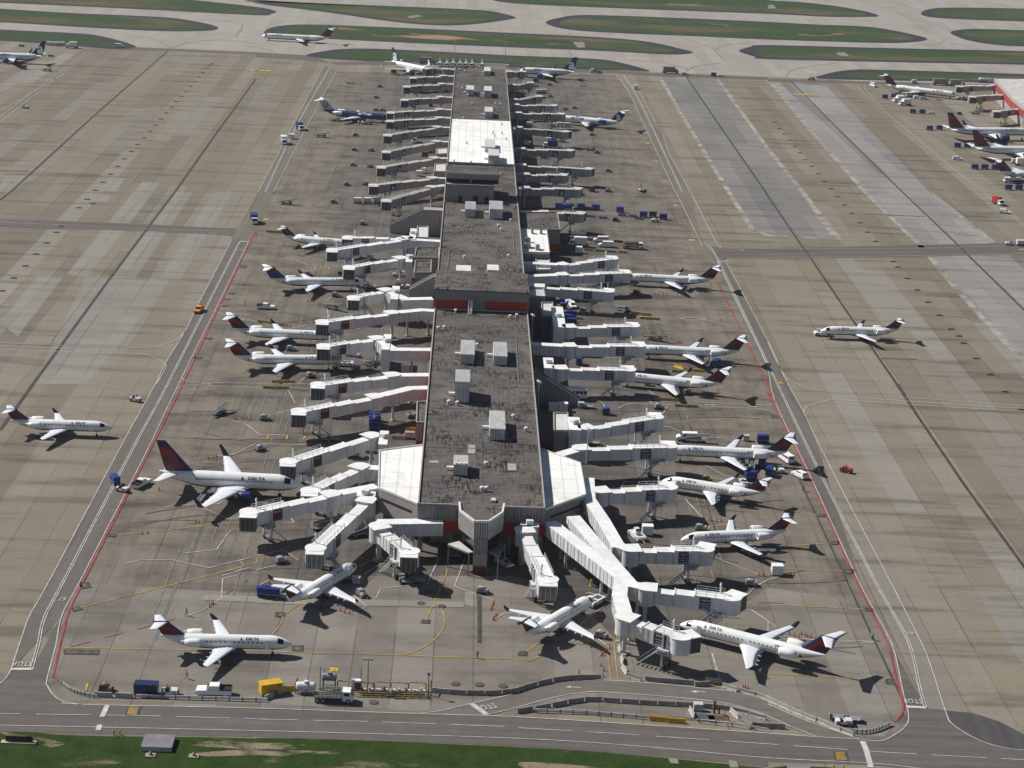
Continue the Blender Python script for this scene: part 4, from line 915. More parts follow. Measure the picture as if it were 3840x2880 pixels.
# grass islands with their asphalt shoulders
def inset(poly, d):
    n = len(poly); ar = sum(poly[i][0]*poly[(i+1) % n][1]-poly[(i+1) % n][0]*poly[i][1] for i in range(n)); s = 1 if ar > 0 else -1; o = []
    for i in range(n):
        a, b, c = (Vector(poly[(i+k) % n]) for k in (-1, 0, 1)); e = (b-a).normalized(); f = (c-b).normalized(); nn = Vector((-(e+f).y, (e+f).x)).normalized()*s
        o.append(tuple(b+nn*d/max(.5, nn.dot(Vector((-e.y, e.x))*s))))
    return o
ISL = [[(-389.29,1345.89),(-269.85,1386.84),(-210.23,1384.14),(-150.11,1355.59),(-134.02,1333.9),(-136.02,1319.54),(-144.83,1308.19),(-224.4,1312.63),(-318.2,1314.28),(-379.68,1311.98)], [(-372.94,1288.22),(-310.63,1282.44),(-263.73,1276.15),(-202.99,1275.86),(-177.95,1259.9),(-164.57,1243.92),(-160.37,1231.66),(-164.75,1217.79),(-191.94,1205.9),(-242.68,1208.11),(-294.51,1214.71),(-353.14,1218.35)],
 [(-339.07,1193.69),(-286.49,1181.01),(-236.89,1178.86),(-216.59,1163.99),(-199.38,1140.78),(-195.7,1129.23),(-204.93,1118.68),(-240.11,1127.22),(-274.95,1132.5),(-322.25,1133.1)], [(-161.66,1414),(-154.4,1394.08),(-129.53,1394.38),(-63.11,1397.11),(-4.63,1398.06),(16.27,1391.69),(31.63,1363.81),(26.48,1346.94),(3.91,1313.66),(-19.43,1297.55),(-50.88,1305.26),(-100.66,1343.26),(-152.58,1377.73)],
 [(-130.1,1221.86),(-127.1,1249.54),(-110.2,1269.71),(-64.88,1274.92),(27.89,1274.2),(89.14,1271.48),(118.72,1258.14),(135.18,1232.57),(141.88,1218.37),(136.27,1206.94),(121.1,1201.03),(84.94,1204.25),(26.73,1202.43),(-39.29,1202.27),(-89.99,1204.48),(-123.32,1212.74)], [(-94.58,1123.65),(-85.8,1149.91),(-69.49,1165.53),(-38.1,1169.54),(26.14,1165.53),(75.55,1166.99),(92.28,1153.78),(106.71,1126.06),(98.89,1122.31),(86.67,1122.84),(25.31,1114.09),(21.31,1128.47),(-29.48,1118.5),(-62.99,1115.24)],
 [(52.25,1338.45),(65.02,1374.94),(84.35,1396.25),(139.57,1402.86),(216.86,1403.45),(250.3,1400.44),(292.63,1399.98),(317.64,1359.32),(318.54,1337.61),(300.37,1317.4),(274.38,1307.47),(201.86,1299.8),(145.87,1300.02),(106.51,1298.6),(67.64,1304.79)], [(173.32,1232.9),(184.08,1257.04),(197.56,1270.08),(277.15,1281.94),(376.51,1298.77),(433.69,1306.82),(408.91,1228.06),(357.05,1227.8),(278.13,1213.86),(187.44,1200.1),(180.56,1209.43)],
 [(206.64,1124.23),(214.38,1145.05),(232.37,1166.7),(255.34,1174.6),(344.98,1183.79),(395.03,1183.98),(383.65,1147.82),(331.68,1135.31),(296.56,1137.51),(246.05,1128.85)], [(22.5,1493.98),(30.74,1451.06),(117.68,1449.38),(224.56,1456.73),(268.21,1454.7),(296.36,1463.79),(312.82,1475.19),(308.62,1504.11),(291.08,1533.01),(266.4,1551.96),(239.18,1557.76),(222.98,1585.57),(126.07,1562.58)], [(352.56,1509.29),(367.84,1544.46),(391.04,1563.3),(453.73,1580.36),(521.56,1586),(492.41,1493.38),(427.4,1484.35),(380.04,1479.44),(354.32,1484.78)],
 [(346.6,1385.61),(356.96,1405.94),(373.84,1418.74),(410.74,1423.61),(471.12,1425.74),(441.95,1333.05),(383.61,1324.65),(359.77,1330.01),(348.67,1350.96)]]
sh_ = []; gr_ = []
for p in ISL:
    q = smooth_line(p, 4, True); sh_.append(q); gr_.append(smooth_line(inset(p, 8.5), 4, True))
surf('asphalt_corner', [(92.29,314.91),(97.08,314.35),(101.2,311.26),(104.44,306.63),(109.59,303.53),(108.21,298.79),(102.7,300.3),(98.62,301.41),(95.18,304.16),(92.11,309.63)], .06, asphalt('corner_asphalt', (.082, .077, .076), .2))
surfs('island_shoulder', sh_, .06, shoul); surfs('island_grass', gr_, .075, gfar)
surfs('bare_soil', [smooth_line(p, 4, True) for p in ([(-62.36,1228.12),(-55.66,1242.06),(-26.09,1252.37),(-7.16,1241.36),(7.76,1226.45),(-10.63,1221.92),(-40.2,1227.15)], [(-86.78,1260.94),(-75.59,1263.11),(-67.54,1254.49),(-81.48,1249.56)], [(15.19,1231.79),(27.32,1238.75),(61.29,1247.4),(62.7,1228.06),(27.09,1224.53)], [(227.06,1334.32),(248.61,1351.36),(267.25,1354.65),(245.46,1333.15)], [(-65.92,295.38),(-62.91,295.18),(-62.86,293.94),(-64.22,293.84)], [(157.75,1374.96),(182.51,1373.84),(179.49,1362.73),(160.39,1361.16)], [(144.36,1504.54),(184.91,1503.07),(192.9,1494.32),(147.23,1486.52)])], .09, soil)
surfs('dry_grass', [smooth_line(p, 4, True) for p in ([(-44.63,293.23),(-38.04,294.1),(-31.87,294.12),(-25.93,294.12),(-22.3,293.34),(-27.66,291.55),(-31.58,291.48),(-35.78,291.8),(-41.73,292.2)], [(-41.75,289.57),(-31.6,291.68),(-16.24,291.52),(-14.76,289.8),(-25.52,289.67),(-31.38,289.68),(-31.38,289.68),(-39.29,288.74)], [(6.45,291.85),(8.23,291.57),(8.02,288.75),(6.85,289.46)], [(13.59,290.32),(23.83,289.81),(29.65,288.21),(15.89,287.69)], [(-75.64,294.78),(-68.41,293.22),(-63.93,291.48),(-66.36,290.1),(-71.12,292.21)])], .05, grass_mat('dry_tufts', (.17, .135, .09), (.26, .205, .145), (.022, .042, .008), .44, .54, .16))
surfs('concrete_pad', [[(-43.96,1340.88),(-36.63,1350.46),(-32.8,1343.72),(-41.56,1329.68)], [(66.7,1242.36),(74.21,1242.61),(73.65,1217.87),(68.68,1214.05)], [(238.11,1246.7),(245.1,1251.71),(244.75,1231.39),(238.2,1230.39)], [(233.48,1518.32),(237.99,1524.16),(237,1495.89),(229.82,1493.09)], [(38.98,293.25),(40.57,293.16),(40.61,291.54),(39.22,291.57)], [(49.4,293.35),(50.86,293.04),(50.88,290.86),(49.37,290.76)], [(59.32,292.4),(63.3,292.26),(63.2,290.45),(59.18,290.18)], [(-49.13,354.69),(-38.63,354.76),(-38.63,354.76),(3.27,355.66),(3.29,353),(-26.72,351.54),(-38.28,351.67),(-38.32,351.95),(-49.01,352.15)], [(3.47,360.76),(5.85,360.68),(5.86,352.94),(3.51,354.43)]], .1, palep)
# painted lines
A = MB(); zw_ = .12
for p in (LO[:3], LO[3:], LI[:3], LI[3:], RI[:4], RI[4:6], RI[6:], RO[:4]+RO[4:5], RO[5:8]+RO[8:]): ribbon(A, p, .2, zw_, paintw, sm=5)
for p in (LC[:3], LC[3:], RC[:4], RC[4:]):
    q = smooth_line(p, 5); ribbon(A, [(a-.22, b) for a, b in q], .19, zw_, paintw); ribbon(A, [(a+.22, b) for a, b in q], .19, zw_, paintw)
for p in (BT[2:], [(-82.06,296.84),(-76.19,297.13),(-32.34,298.26),(-32.34,298.26),(12.15,298.65),(12.14,298.36),(34.31,297.26),(56.44,294.64),(56.52,295.18),(74.45,293.94),(86.1,291.97)]): ribbon(A, p, .18, zw_, paintw, sm=5)
ribbon(A, [(-83.13,301.02),(-77.19,301.33),(-51.25,302.38),(-32.82,302.59),(-32.81,302.5),(-12.53,303.01),(12.21,302.83),(12.21,302.62),(30.57,301.64),(54.9,299.82),(57.16,299.64),(79.32,297.94),(101.81,297.02)], .18, zw_, paintw, (9.5, 2.6))
for p in ([(-79.24,318.31),(-79.36,315.7),(-79.94,312.87),(-83.11,308.97)], [(-79.31,318.63),(-75.59,318.92)], [(85.11,315.9),(88.65,315.7)], [(4.98,311.23),(7.79,307.06)], [(-3.87,306.92),(-1.21,307.77),(4.98,311.23),(12.42,315.45),(12.43,316.14)], [(23.85,321.96),(27.66,322.49),(38.45,321.97),(53.33,319.68)], [(7.79,307.06),(12.33,309.75),(12.33,309.97),(19.8,314.61),(25.22,317.01),(29.52,317.61),(44.35,316.21),(52.25,314.49),(58.69,310.21),(62.32,306.49),(66.32,303)], [(59.39,315.02),(64.9,309.54),(70.45,305.32),(74.09,302.56)],
  [(-165.41,672.11),(-111.63,671.31),(-83.28,672.82)], [(-163.39,663.61),(-130.89,664.11),(-106.35,664.05),(-83.88,664.51),(-81.14,660.53)], [(-136.59,523.49),(-130.08,523.59),(-103.79,523.19),(-89.27,524.63),(-83.45,529.55),(-80.92,537.1),(-80.48,543.3)], [(-135.83,520.46),(-129.35,520.55),(-90.08,521.62)], [(-135.09,517.45),(-128.61,517.44),(-102.72,517.59),(-89.83,518.22),(-85.15,515.47),(-81.44,510.39),(-80.45,506.13),(-80.48,491.4)],
  [(93.8,685.36),(94.65,680.03),(96.49,677.64),(112.2,680.03),(111.85,677.63),(170.12,690.9),(213.22,703.31)], [(93.92,656.23),(95.29,661.24),(98.84,663.06),(110.15,665.85),(110.2,666.21),(163.03,678.09),(209.7,690.46)], [(110.98,671.6),(168.78,684.82)], [(94.12,555.11),(93.94,523.72),(96.18,514.63),(101.49,508.96),(113.13,506.52),(135.45,504.29),(157.99,501.92),(167.14,501.2)], [(107.48,504.13),(125.2,501.98),(157.27,499.27),(166.47,498.87)], [(94.15,487.56),(95.81,493.24),(102.07,499.1),(106.2,500.64),(126.12,498.8),(156.55,496.65),(165.67,496.15)],
  [(-74.67,498.32),(-73.83,495.8),(-70.77,494.11),(-54.27,495.2),(-40.28,496.59)], [(-74.47,487.57),(-72.79,490.85),(-69.82,491.75),(-53.86,491.53),(-53.89,491.73),(-40.25,492.66)], [(-74.7,566.68),(-72.89,563.63),(-61.07,556.24),(-61.07,556.24),(-52.21,551.15)], [(-74.63,550.41),(-73.27,553.16),(-60.44,550.58)], [(38.62,580.36),(60.53,579.54),(75.28,580.38),(82.01,581.38),(86.2,585.43)], [(38.55,578.98),(67.63,577.22),(78.62,577.49),(85.22,571.8)], [(34.74,497.86),(46.89,494.26),(62.72,494.2),(85.2,493.44),(85.2,493.44),(86.81,494.65),(87.68,497.31)], [(43.77,485.84),(45.88,489.08),(49.76,490.57),(59.16,490.23),(67.02,490.2),(81.17,489.94),(84.51,488.66),(84.47,488.35),(87.7,484.81)],
  [(34.5,493.22),(38.51,491.69),(40.04,488.36),(39.57,485.82)], [(94.67,906.38),(96.41,913.04),(103.95,921.21),(108.77,923.99)], [(225.67,1105.1),(230.68,1106.53)], [(225.67,1105.1),(223.42,1072.44),(222.81,970.3),(222.26,833.22),(225.2,804.13)], [(229.97,1106.33),(226.36,1077.42),(224.98,1025.13)], [(220.02,930),(217.01,921.42),(208.21,914.7)], [(94.06,1044.78),(94.18,945.02)], [(223.08,803.7),(223.01,739)], [(-218.56,1102.93),(-215.6,883.06)], [(-215.9,1102.82),(-212.79,871.24)], [(-213.6,1018.09),(-219.22,898.26)]): ribbon(A, p, .2, zw_, paintw, sm=5)
for a, b in (([(-77.99,658.07),(-75.3,657.67)], .9), ([(90.68,657.38),(93.78,657.39)], .9), ([(87.37,681.48),(90.85,682.09)], .5), ([(-79.31,318.63),(-75.59,318.92)], .9), ([(85.11,315.9),(88.65,315.7)], .9), ([(5.03,311.1),(7.69,307.18)], 1.), ([(-59.37,305.91),(-59.51,301.23)], .9), ([(-59.35,298.46),(-59.24,296.44)], .9), ([(74.28,301.93),(74.34,298.56),(73.95,292.41)], 1.), ([(209.35,695.91),(211.28,696.25)], .9)): ribbon(A, a, b, zw_+.01, paintw)
def arrow(p, ang, L=3., w=.3):
    d = Vector((math.cos(ang), math.sin(ang))); n = Vector((-d.y, d.x)); p = Vector(p)
    ribbon(A, [tuple(p-d*L/2), tuple(p+d*L*.15)], w, zw_+.01, paintw); a, b, c = p+d*L/2, p+d*L*.1+n*w*1.7, p+d*L*.1-n*w*1.7
    A.add([(*a, zw_+.01), (*b, zw_+.01), (*c, zw_+.01)], [(0, 1, 2)], paintw)
for p, a in (((-89.08,668.09), 3.0), ((-76.31,645.7), 0.), ((101.99,675.91), 0.), ((40.06,579.89), 3.14), ((47.91,579.57), 3.14), ((69.81,578.89), 0), ((76.76,578.84), 0), ((35.87,495.23), 3.14), ((53.66,492.06), 3.14), ((69.24,491.67), 0), ((80.89,491.4), 0), ((-67.18,492.91), 0), ((-65.99,557.45), 0), ((23.72,319.1), 3.14), ((47,318.97), 3.14), ((-31.01,552.58), 3.14)): arrow(p, a)
tag(A.build('road_markings', fix=False), kind='structure')
A = MB()
for p in ([(-73.05,663.76),(-74.44,659.06),(-73.63,492.29),(-73.78,492.27),(-73.78,436.65),(-74.11,362.1),(-74.11,362.1),(-74.05,344.99),(-73.31,335.97),(-71.15,315.86)], [(87.22,641.79),(87.65,513.09),(86.72,503.92),(87.1,472.8),(87.2,433.09),(86.77,376.66),(86.9,376.67),(87.14,347.62),(87,340.15),(85.6,326.92),(84.78,317.35),(83.57,312.69),(82.65,310.82),(81.47,309.75)]): ribbon(A, p, .38, .13, paintr, sm=5)
ribbon(A, [(-70.53,328.77),(-57.88,338.82),(-53.34,342.67)], .2, .12, paintr, (4, 3)); ribbon(A, [(-44.8,355.36),(-41.25,362.98)], .2, .12, paintr, (3, 4)); ribbon(A, [(-70.38,315.69),(-69.88,314.33)], .3, .12, paintr)
tag(A.build('boundary_markings', fix=False), kind='structure')
A = MB()
for p in ([(-72.16,328.29),(-51.27,329.06),(-27.77,329.84),(-8.06,330),(12.65,330.04),(12.65,329.74),(15.95,329.6),(17.52,330.63),(19.84,334)], [(60.29,327.67),(61.19,327.49),(72.16,327.11),(83.46,326.17)], [(-73.77,344.74),(-69.73,348.39),(-49.5,364.33),(-49.97,364.28),(-40.53,371.8),(-40.56,372.11),(-38.86,373.2)], [(-33.58,337.42),(-32.3,342.56),(-31.93,346.93),(-32.22,347.57),(-27.55,356.01)], [(-8.06,330),(-4.21,333.86),(-1.24,340.34),(-0.43,345.77),(-1.24,352.33),(-2.6,355.89)], [(-4.1,346.28),(-2.6,355.89),(-0.59,368.75),(-0.41,372.39)], [(-0.53,372.56),(-2.97,372.34)], [(15.14,332.86),(17.95,337.71)], [(-72.12,384.31),(-63.43,387.56),(-50.81,392.87),(-47.1,393.71)], [(-71.57,449.27),(-49.25,450.11),(-49.22,449.85),(-44.94,450.17)], [(-71.47,483.92),(-65.48,482.68),(-58.8,478.09)], [(70.37,390.88),(84.97,394.76)], [(73.93,415.53),(84.73,411.83)], [(65.89,359.93),(85.16,359.17)], [(60.98,360.26),(65.91,360.1)], [(55.86,475.21),(65.38,478.25),(83.67,482.86),(83.7,483.06),(85,483.41)], [(72.73,503.72),(85.39,499.59)], [(-73.79,587.57),(-64.88,590.41)], [(-71.11,571.95),(-62.59,569.86)], [(-72.04,536.19),(-58.99,537.55)], [(-71.42,500.87),(-55.44,505.66),(-55.62,507.26)], [(-64.96,591.12),(-55.65,594.04)], [(-72.47,658.53),(-62.12,656.84)], [(-72.39,622.49),(-68.52,623.14)], [(63.64,593.9),(70.82,590.76),(85.95,586.35)], [(58.43,563.35),(73.88,567.53),(85.1,570.86)], [(55.57,649.74),(71.02,654.04),(87.38,657.33)], [(70.78,416.7),(73.93,415.53)], [(-40.53,371.8),(-38.96,373.06),(-40.42,375.25)], [(-18.68,371.95),(-16.93,375.55)], [(31.18,338.79),(31.02,322.51)], [(32.66,338.91),(32.32,322.61)], [(49.23,328.29),(49.37,324.63)], [(-44.08,372.71),(-42.56,370.07)], [(71.91,379.01),(84.94,378.94)]): ribbon(A, p, .19, .12, painty, sm=4)
for p in ([(-46.44,453.52),(-46.51,449.99)], [(-41.72,454.07),(-41.77,450.71)], [(-37.3,453.25),(-37.54,451.03)], [(-48.85,626.43),(-48.79,623.26)], [(-47.12,626.72),(-46.99,623.55)], [(-44.18,626.42),(-44.16,623.55)], [(-46.61,538.94),(-46.5,536.9)], [(-41.78,539.99),(-41.89,537.19)], [(-64.47,313.81),(-64.2,310.85)]): ribbon(A, p, .4, .12, painty)
for p, w, h in (((-20.59,322.96), 1.6, 1.6), ((85.07,749.14), 1.8, 2.4), ((85.17,688.82), 2.4, 2.2), ((85.44,885.94), 2.2, 2.4), ((85.3,842.42), 2.2, 2.4), ((85.33,796.9), 2.2, 2.4), ((-72.58,694.14), 2.2, 2.2), ((91.74,514.7), 1.6, 2.), ((-113.36,1059.98), 9., 4.), ((187.12,1059.13), 11., 4.), ((-118.11,1058.55), 4., 4.)): A.sheet([(p[0]-w/2, p[1]-h/2), (p[0]+w/2, p[1]-h/2), (p[0]+w/2, p[1]+h/2), (p[0]-w/2, p[1]+h/2)], .12, painty)
tag(A.build('taxi_line_markings', fix=False), kind='structure')
A = MB()
for p in ([(-55.59,302.37),(-55.67,305.74),(-53.6,305.8),(-53.58,302.48)], [(68.21,294.5),(68.48,297.74),(70.49,297.79),(70.34,294.56)]):
    A.sheet(p, .12, mat('gate_square', (.24, .165, .03), .8, 0, .25, .4))
    ribbon(A, p, .35, .13, paintd, closed=True)
tag(A.build('gate_square_markings', fix=False), kind='structure')
A = MB()
for p in ([(-74.64,358.22),(-73.18,358.52),(-72.23,356.4),(-73.56,355.7)], [(-73.77,345.83),(-72.73,346.86),(-71.93,345.71),(-73.1,344.79)], [(-71.29,327.21),(-65.02,327.71),(-64.85,326.23),(-71.11,325.83)], [(-29.09,332.36),(-27.47,332.65),(-27.28,330.48),(-28.93,330.6)], [(-4.79,346.22),(-3.53,346.32),(-3.61,344.96),(-4.87,344.96)], [(-33.8,347.32),(-32.32,347.34),(-32.28,345.81),(-33.62,345.58)], [(14.15,333.29),(15.26,333.38),(15.34,331.86),(14.01,331.86)], [(-73.68,384.69),(-72.19,384.7),(-72.22,383.51),(-73.71,383.5)], [(85.37,412.41),(86.72,412.4),(86.33,410.9),(85.12,410.92)], [(83.6,326.87),(84.9,326.77),(84.68,325.15),(83.48,325.21)], [(86.01,359.81),(87.41,359.65),(87.31,358.49),(86,358.55)], [(85.39,395.69),(86.72,395.81),(86.6,394.44),(85.24,394.11)], [(85.37,379.93),(87.13,379.9),(86.87,377.86),(85.37,377.85)], [(-73.43,623.12),(-71.92,623.37),(-71.89,621.47),(-73.44,621.52)], [(-73.13,588.11),(-71.69,588.33),(-71.7,586.9),(-73.13,586.68)], [(-73.72,581.21),(-72.29,581.43),(-72.21,579.35),(-73.67,579.4)], [(-73.17,572.72),(-71.77,572.94),(-71.78,571.58),(-73.18,571.36)], [(-73.29,536.73),(-71.8,536.94),(-71.78,535.5),(-73.29,535.52)], [(-73.78,517.58),(-72.15,517.58),(-72.08,515.89),(-73.7,515.9)], [(84.93,483.99),(86.36,484.16),(86.32,482.89),(84.91,482.82)]):
    ribbon(A, p, .55, .13, paintd, closed=True); A.sheet(p, .125, mat('stand_box', (.10, .085, .055), .85, 0, .5, .9))
tag(A.build('stand_box_markings', fix=False), kind='structure')
A = MB()
for p in ([(-50.9,344.5),(-48.48,346.62),(-45.39,353.59),(-46.37,363.11),(-43.85,364.84)], [(-67.43,369),(-64.9,371.09),(-58.02,371.85),(-49.92,368.34),(-40.94,375.52)], [(-56.4,375.65),(-49.65,378.2),(-48.07,389.19),(-46.48,390.7)], [(-64.67,401.77),(-56.79,404.73),(-52.87,404.77),(-50.79,409)], [(-57.71,403.91),(-49.71,396.22),(-47.22,396.82)], [(-62.14,434.23),(-53.3,438.12),(-48.87,446.68)], [(-59.87,431.87),(-56.15,432.04)], [(-62.04,464.83),(-59.21,464.7),(-53.2,461.28),(-49.83,455.34),(-49.83,455.34),(-48.73,453.25),(-38.09,454.05)], [(-40.94,375.52),(-35.46,379.54),(-31.88,374.16)], [(-37.19,394.7),(-34.82,395.28),(-35.58,397.98)], [(-50.99,465.69),(-43.1,473.25)], [(-45.03,490.3),(-42.14,479.18)], [(-2.23,377.99),(-3.73,368.47)], [(3.34,378.38),(2.07,368.99)], [(3.34,378.38),(2.22,378.41)], [(-17.7,367.75),(-14.39,373.9),(-19.22,376.92),(-20.53,374.27)], [(-47.98,446.35),(-30.92,447.44),(-31.08,449.59)], [(-40.12,368.14),(-36.32,370.95)], [(-46.68,364.58),(-40.39,370.57)],
  [(-3.73,368.47),(-4.23,364.33),(-13.75,361),(-14.56,356)], [(2.07,368.99),(1.3,363.4),(9.5,356.95)], [(-21.59,361.19),(-16.2,351.89),(-17.68,349.53)], [(-38.85,359.94),(-36.94,363.07)], [(28.35,362.07),(28.98,362.72),(32.87,359.84)], [(33.4,358.73),(29.08,351.56),(26.37,346.38)], [(27.12,345.36),(31.62,336.74),(29.24,332.72)], [(48.33,337.31),(51.51,335.51),(51.67,322.88)], [(60.15,356.74),(61.96,356.89),(64.71,351.79),(63.99,346.79),(69.3,343.73),(84.56,342.85)], [(64.67,351.5),(66.03,348.86)], [(75.98,343.75),(84.72,343.66)], [(61.77,363.53),(64.44,368.83),(67.75,372.78),(67.75,372.78),(70.49,374.57)], [(8.97,347.1),(11.43,350.89),(12.99,351.03)],
  [(40.29,425.74),(41.38,429.39),(48.11,428.14)], [(59.93,444.88),(61.64,444.64),(66.12,436.46),(70.58,433.71)], [(53.08,419.39),(54.94,418.83),(57.71,406.95),(62.07,405.6)], [(57.21,396.73),(58.61,402.07),(60.16,402.93),(63.46,403.96)], [(57.68,384.1),(66.08,375.35)], [(54.63,471.77),(56.15,471.76),(58.56,468.51)], [(62.49,464.39),(64,463.21),(68.67,464.66)], [(55.45,482.37),(57.41,490.01)], [(53.12,504.38),(54.73,495.24)], [(70.79,462.46),(74.51,463.43)], [(44.12,445.23),(47.29,445.33)], [(55.47,599.82),(61.84,608.14),(70.63,608.04),(77.32,606.13)], [(63.1,618.59),(65.36,617.73),(69.22,609.3)], [(43.99,535.42),(43.97,532.48),(47.73,532.99)],
  [(-61.1,638.23),(-55.98,634.15),(-51.03,626.87)], [(-54.33,637.73),(-50.56,640.04)], [(-41.86,583.34),(-40.6,588.48)], [(-47.33,579.02),(-41.91,579.16),(-39.55,564.65)], [(-28.08,605.81),(-26.47,600.12)], [(-49.7,550.25),(-43.98,556.18)], [(-52.76,526.21),(-49.11,533.18),(-41.77,533.62)], [(-43.08,496.23),(-41.21,503.76)], [(-38.4,601.92),(-32.82,602.81)], [(-32.84,643.08),(-31.29,647.56)], [(44.58,357.52),(47.66,357.44)], [(42.22,380.6),(44.24,380.79)]): ribbon(A, p, .22, .12, paintp)
tag(A.build('stand_markings', fix=False), kind='structure')
A = MB()
for p in ([(-175.16,1120.92),(-174.98,893.42),(-173.58,723.1),(-174.01,708.24)], [(-113.93,1030.76),(-113.49,865.39),(-112.68,735.47),(-112.68,735.47),(-112.85,663.77),(-113.01,598.1),(-112.69,487.25),(-112.69,487.25),(-112.41,449.33)], [(126.35,1107.55),(126.11,926.6),(126.17,784.01),(125.89,774.66),(125.73,684.58),(125.85,668.54),(125.66,579.7),(125.64,517.99),(125.81,518.01),(125.32,487.89),(125.17,435.52),(126,385.25),(126.21,369.11)], [(187.56,1109.67),(186.36,912.66),(186.43,796.25),(186.43,796.25),(186.88,700.92),(186.77,684.32),(186.78,606.89),(187.21,570.12)]): ribbon(A, p, .85, .1, tarline)
ribbon(A, [(84.44,463.31),(84.43,435.2),(84.74,376.48),(84.74,376.48),(84.75,348.51),(85.01,316.9)], .42, .1, tarline)
ribbon(A, [(6.44,359.57),(6.47,336.78)], .8, .11, tarline)
for p in ([(-135.22,1159.52),(-117.18,1139.73),(-113.88,1120.93)], [(-210.81,1182.39),(-193.56,1171.86),(-178.14,1140.12),(-175.95,1128.15)], [(-175.26,1125.87),(-170.2,1155.73),(-152.3,1177.78),(-129.09,1166.84)], [(-179.88,1273.64),(-151.89,1261.98),(-146.24,1239.68),(-145.11,1193.96)], [(96.8,1167.61),(117.48,1161.58),(129.71,1143.41),(129.41,1133.82)], [(129.41,1133.82),(137.99,1155.6),(154.12,1172.91)], [(143.94,1281.3),(155.91,1250.57),(157.47,1231.59),(157.95,1186.74)], [(157.47,1231.59),(168.5,1260.42),(190.2,1279.24)], [(188,1127.94),(194.74,1153.45),(208.81,1174.78),(230.62,1196.57)], [(333.73,1537.61),(334.4,1475.82),(331.4,1383.59)], [(333.73,1537.61),(342.51,1557.39),(361.96,1581.84)], [(301.6,1304.64),(319.54,1313.58),(331.9,1339.04)], [(62.09,1197.9),(62.84,1167.02)]): ribbon(A, p, .7, .1, mat('taxi_joint', (.20, .165, .12), .9, 0, .2), sm=5)
tag(A.build('joint_lines', fix=False), kind='structure')
A = MB()
for p in ([(110.7,1096.26),(110.07,953.06),(110.46,780.58),(110.74,710.44),(115.49,702.78),(141.49,700.59),(142.35,787.06),(141.83,884.84),(144.28,1102.48)], [(174.4,1097.03),(171.21,931.09),(169.83,795.5),(171.87,692.49)], [(202.6,705.41),(198.86,798.54)], [(171.54,677.95),(170.1,628.05),(169.91,562.72),(172.48,543.04)]): ribbon(A, p, 2.2, .03, mat('pale_fringe', (.27, .25, .21), .9, 0, .35, .15))
tag(A.build('concrete_fringe', fix=False), kind='structure')
def ground_text(s, size, p, ang, m=paintw, sy=1.):
    o = link('road_lettering', text_mesh(s, size, m, .004)); o.location = (p[0], p[1], .15); o.rotation_euler = (0, 0, R(ang)); o.scale = (1, sy, 1); return tag(o, kind='structure')
A = MB(); random.seed(21)
tyre = mat('rubber_mark', (.110, .097, .085), .9, 0, .3, .3); worn = mat('worn_line', (.185, .172, .155), .9, 0, .25, .3)
for j in range(95):
    sd = random.choice((-1, 1)); x = 6.5+sd*random.uniform(26, 62); y = random.uniform(335, 700); L = random.uniform(6, 26); k = random.uniform(-.35, .35); c = random.uniform(-.02, .02)
    ribbon(A, [(x+sd*t*L, y+k*t*L+c*(t*L)**2) for t in (0, .2, .4, .6, .8, 1)], random.choice((.25, .25, .35)), .1+.0005*(j % 9), tyre, sm=3)
for j in range(34):
    x = random.uniform(-330, 420); y = random.uniform(430, 1000)
    if -75 < x < 95: continue
    ribbon(A, [(x, y), (x+random.uniform(8, 30), y+random.uniform(-1.5, 1.5))], random.uniform(.4, 1.1), .1+.0005*(j % 9), tyre)
for sd, x0 in ((-1, -52), (1, 62)):
    for j in range(26):
        x = x0-sd*random.uniform(-6, 10); y = random.uniform(330, 560); ribbon(A, [(x, y), (x+random.uniform(-.3, .3), y+random.uniform(12, 45))], .22, .095, worn)
tag(A.build('tyre_marks', fix=False), kind='structure')
ground_text('STOP', 1.35, (-77.69,320.96), 180, sy=1.9); ground_text('STOP', 1.35, (86.84,318.2), 180, sy=1.9); ground_text('STOP', 1.5, (7.6,310.07), 205, sy=1.8)
ground_text('67', 1.3, (-76.43,350.15), 180, sy=1.7); ground_text('67', 1.3, (92.72,348.07), 180, sy=1.7)
DR = [(-143.56,1077.64),(-144.3,1070.16),(-144.13,1060.39),(-144.26,1043.79),(-144.1,1027.35),(-143.89,1010.61),(-143.91,994.7),(-143.78,977.42),(-143.8,962.49),(-143.79,945.51),(-143.57,928.81),(-143.47,911.96),(-143.38,895.04),(-143.34,878.7),(-143.11,862.67),(-143.19,845.96),(-143.18,829.59),(-143.13,813.29),(-143.13,796.55),(-143,780.48),(-142.89,764.05),(-142.83,747.58),(-142.9,731.95),(-142.82,715.49),(-139.5,708.88),(-142.9,700.48),(-142.97,669.22),(-142.79,660.13),(-142.79,643.94),(-142.77,627.82),(-142.76,611.49),(-142.84,595.48),(-142.82,579.4)]
DS = [(156.17,961.56),(155.86,942.99),(155.86,927.38),(155.95,910.74),(155.99,894.33),(155.88,877.86),(155.69,861.1),(155.81,845.54),(155.87,828.67),(155.75,811.63),(155.85,796.48),(155.75,779.96),(155.76,764.09),(155.8,747.75),(155.73,731),(155.71,714.94),(155.78,699.54),(155.83,668.08),(155.78,659.84),(155.78,643.78),(155.8,627.8),(155.89,611.81),(155.9,595.56),(155.8,579.13),(156.53,571.47),(155.96,563.42),(155.92,547.12),(155.93,530.75),(156.07,514.51),(156.33,498.45)]
DT = [(2.07,318.87),(6.45,318.83),(10.82,318.59),(-3.84,360.29),(-0.79,359.63),(-5.32,354.24),(-1.14,353.18),(-12.55,310.39)]
def mk_drain():
    a = MB(); a.box((0, 0, .13), (2., 1.1, .1), dgrey); a.box((0, 0, .2), (1.6, .8, .06), black); return a.build('drain_cover')
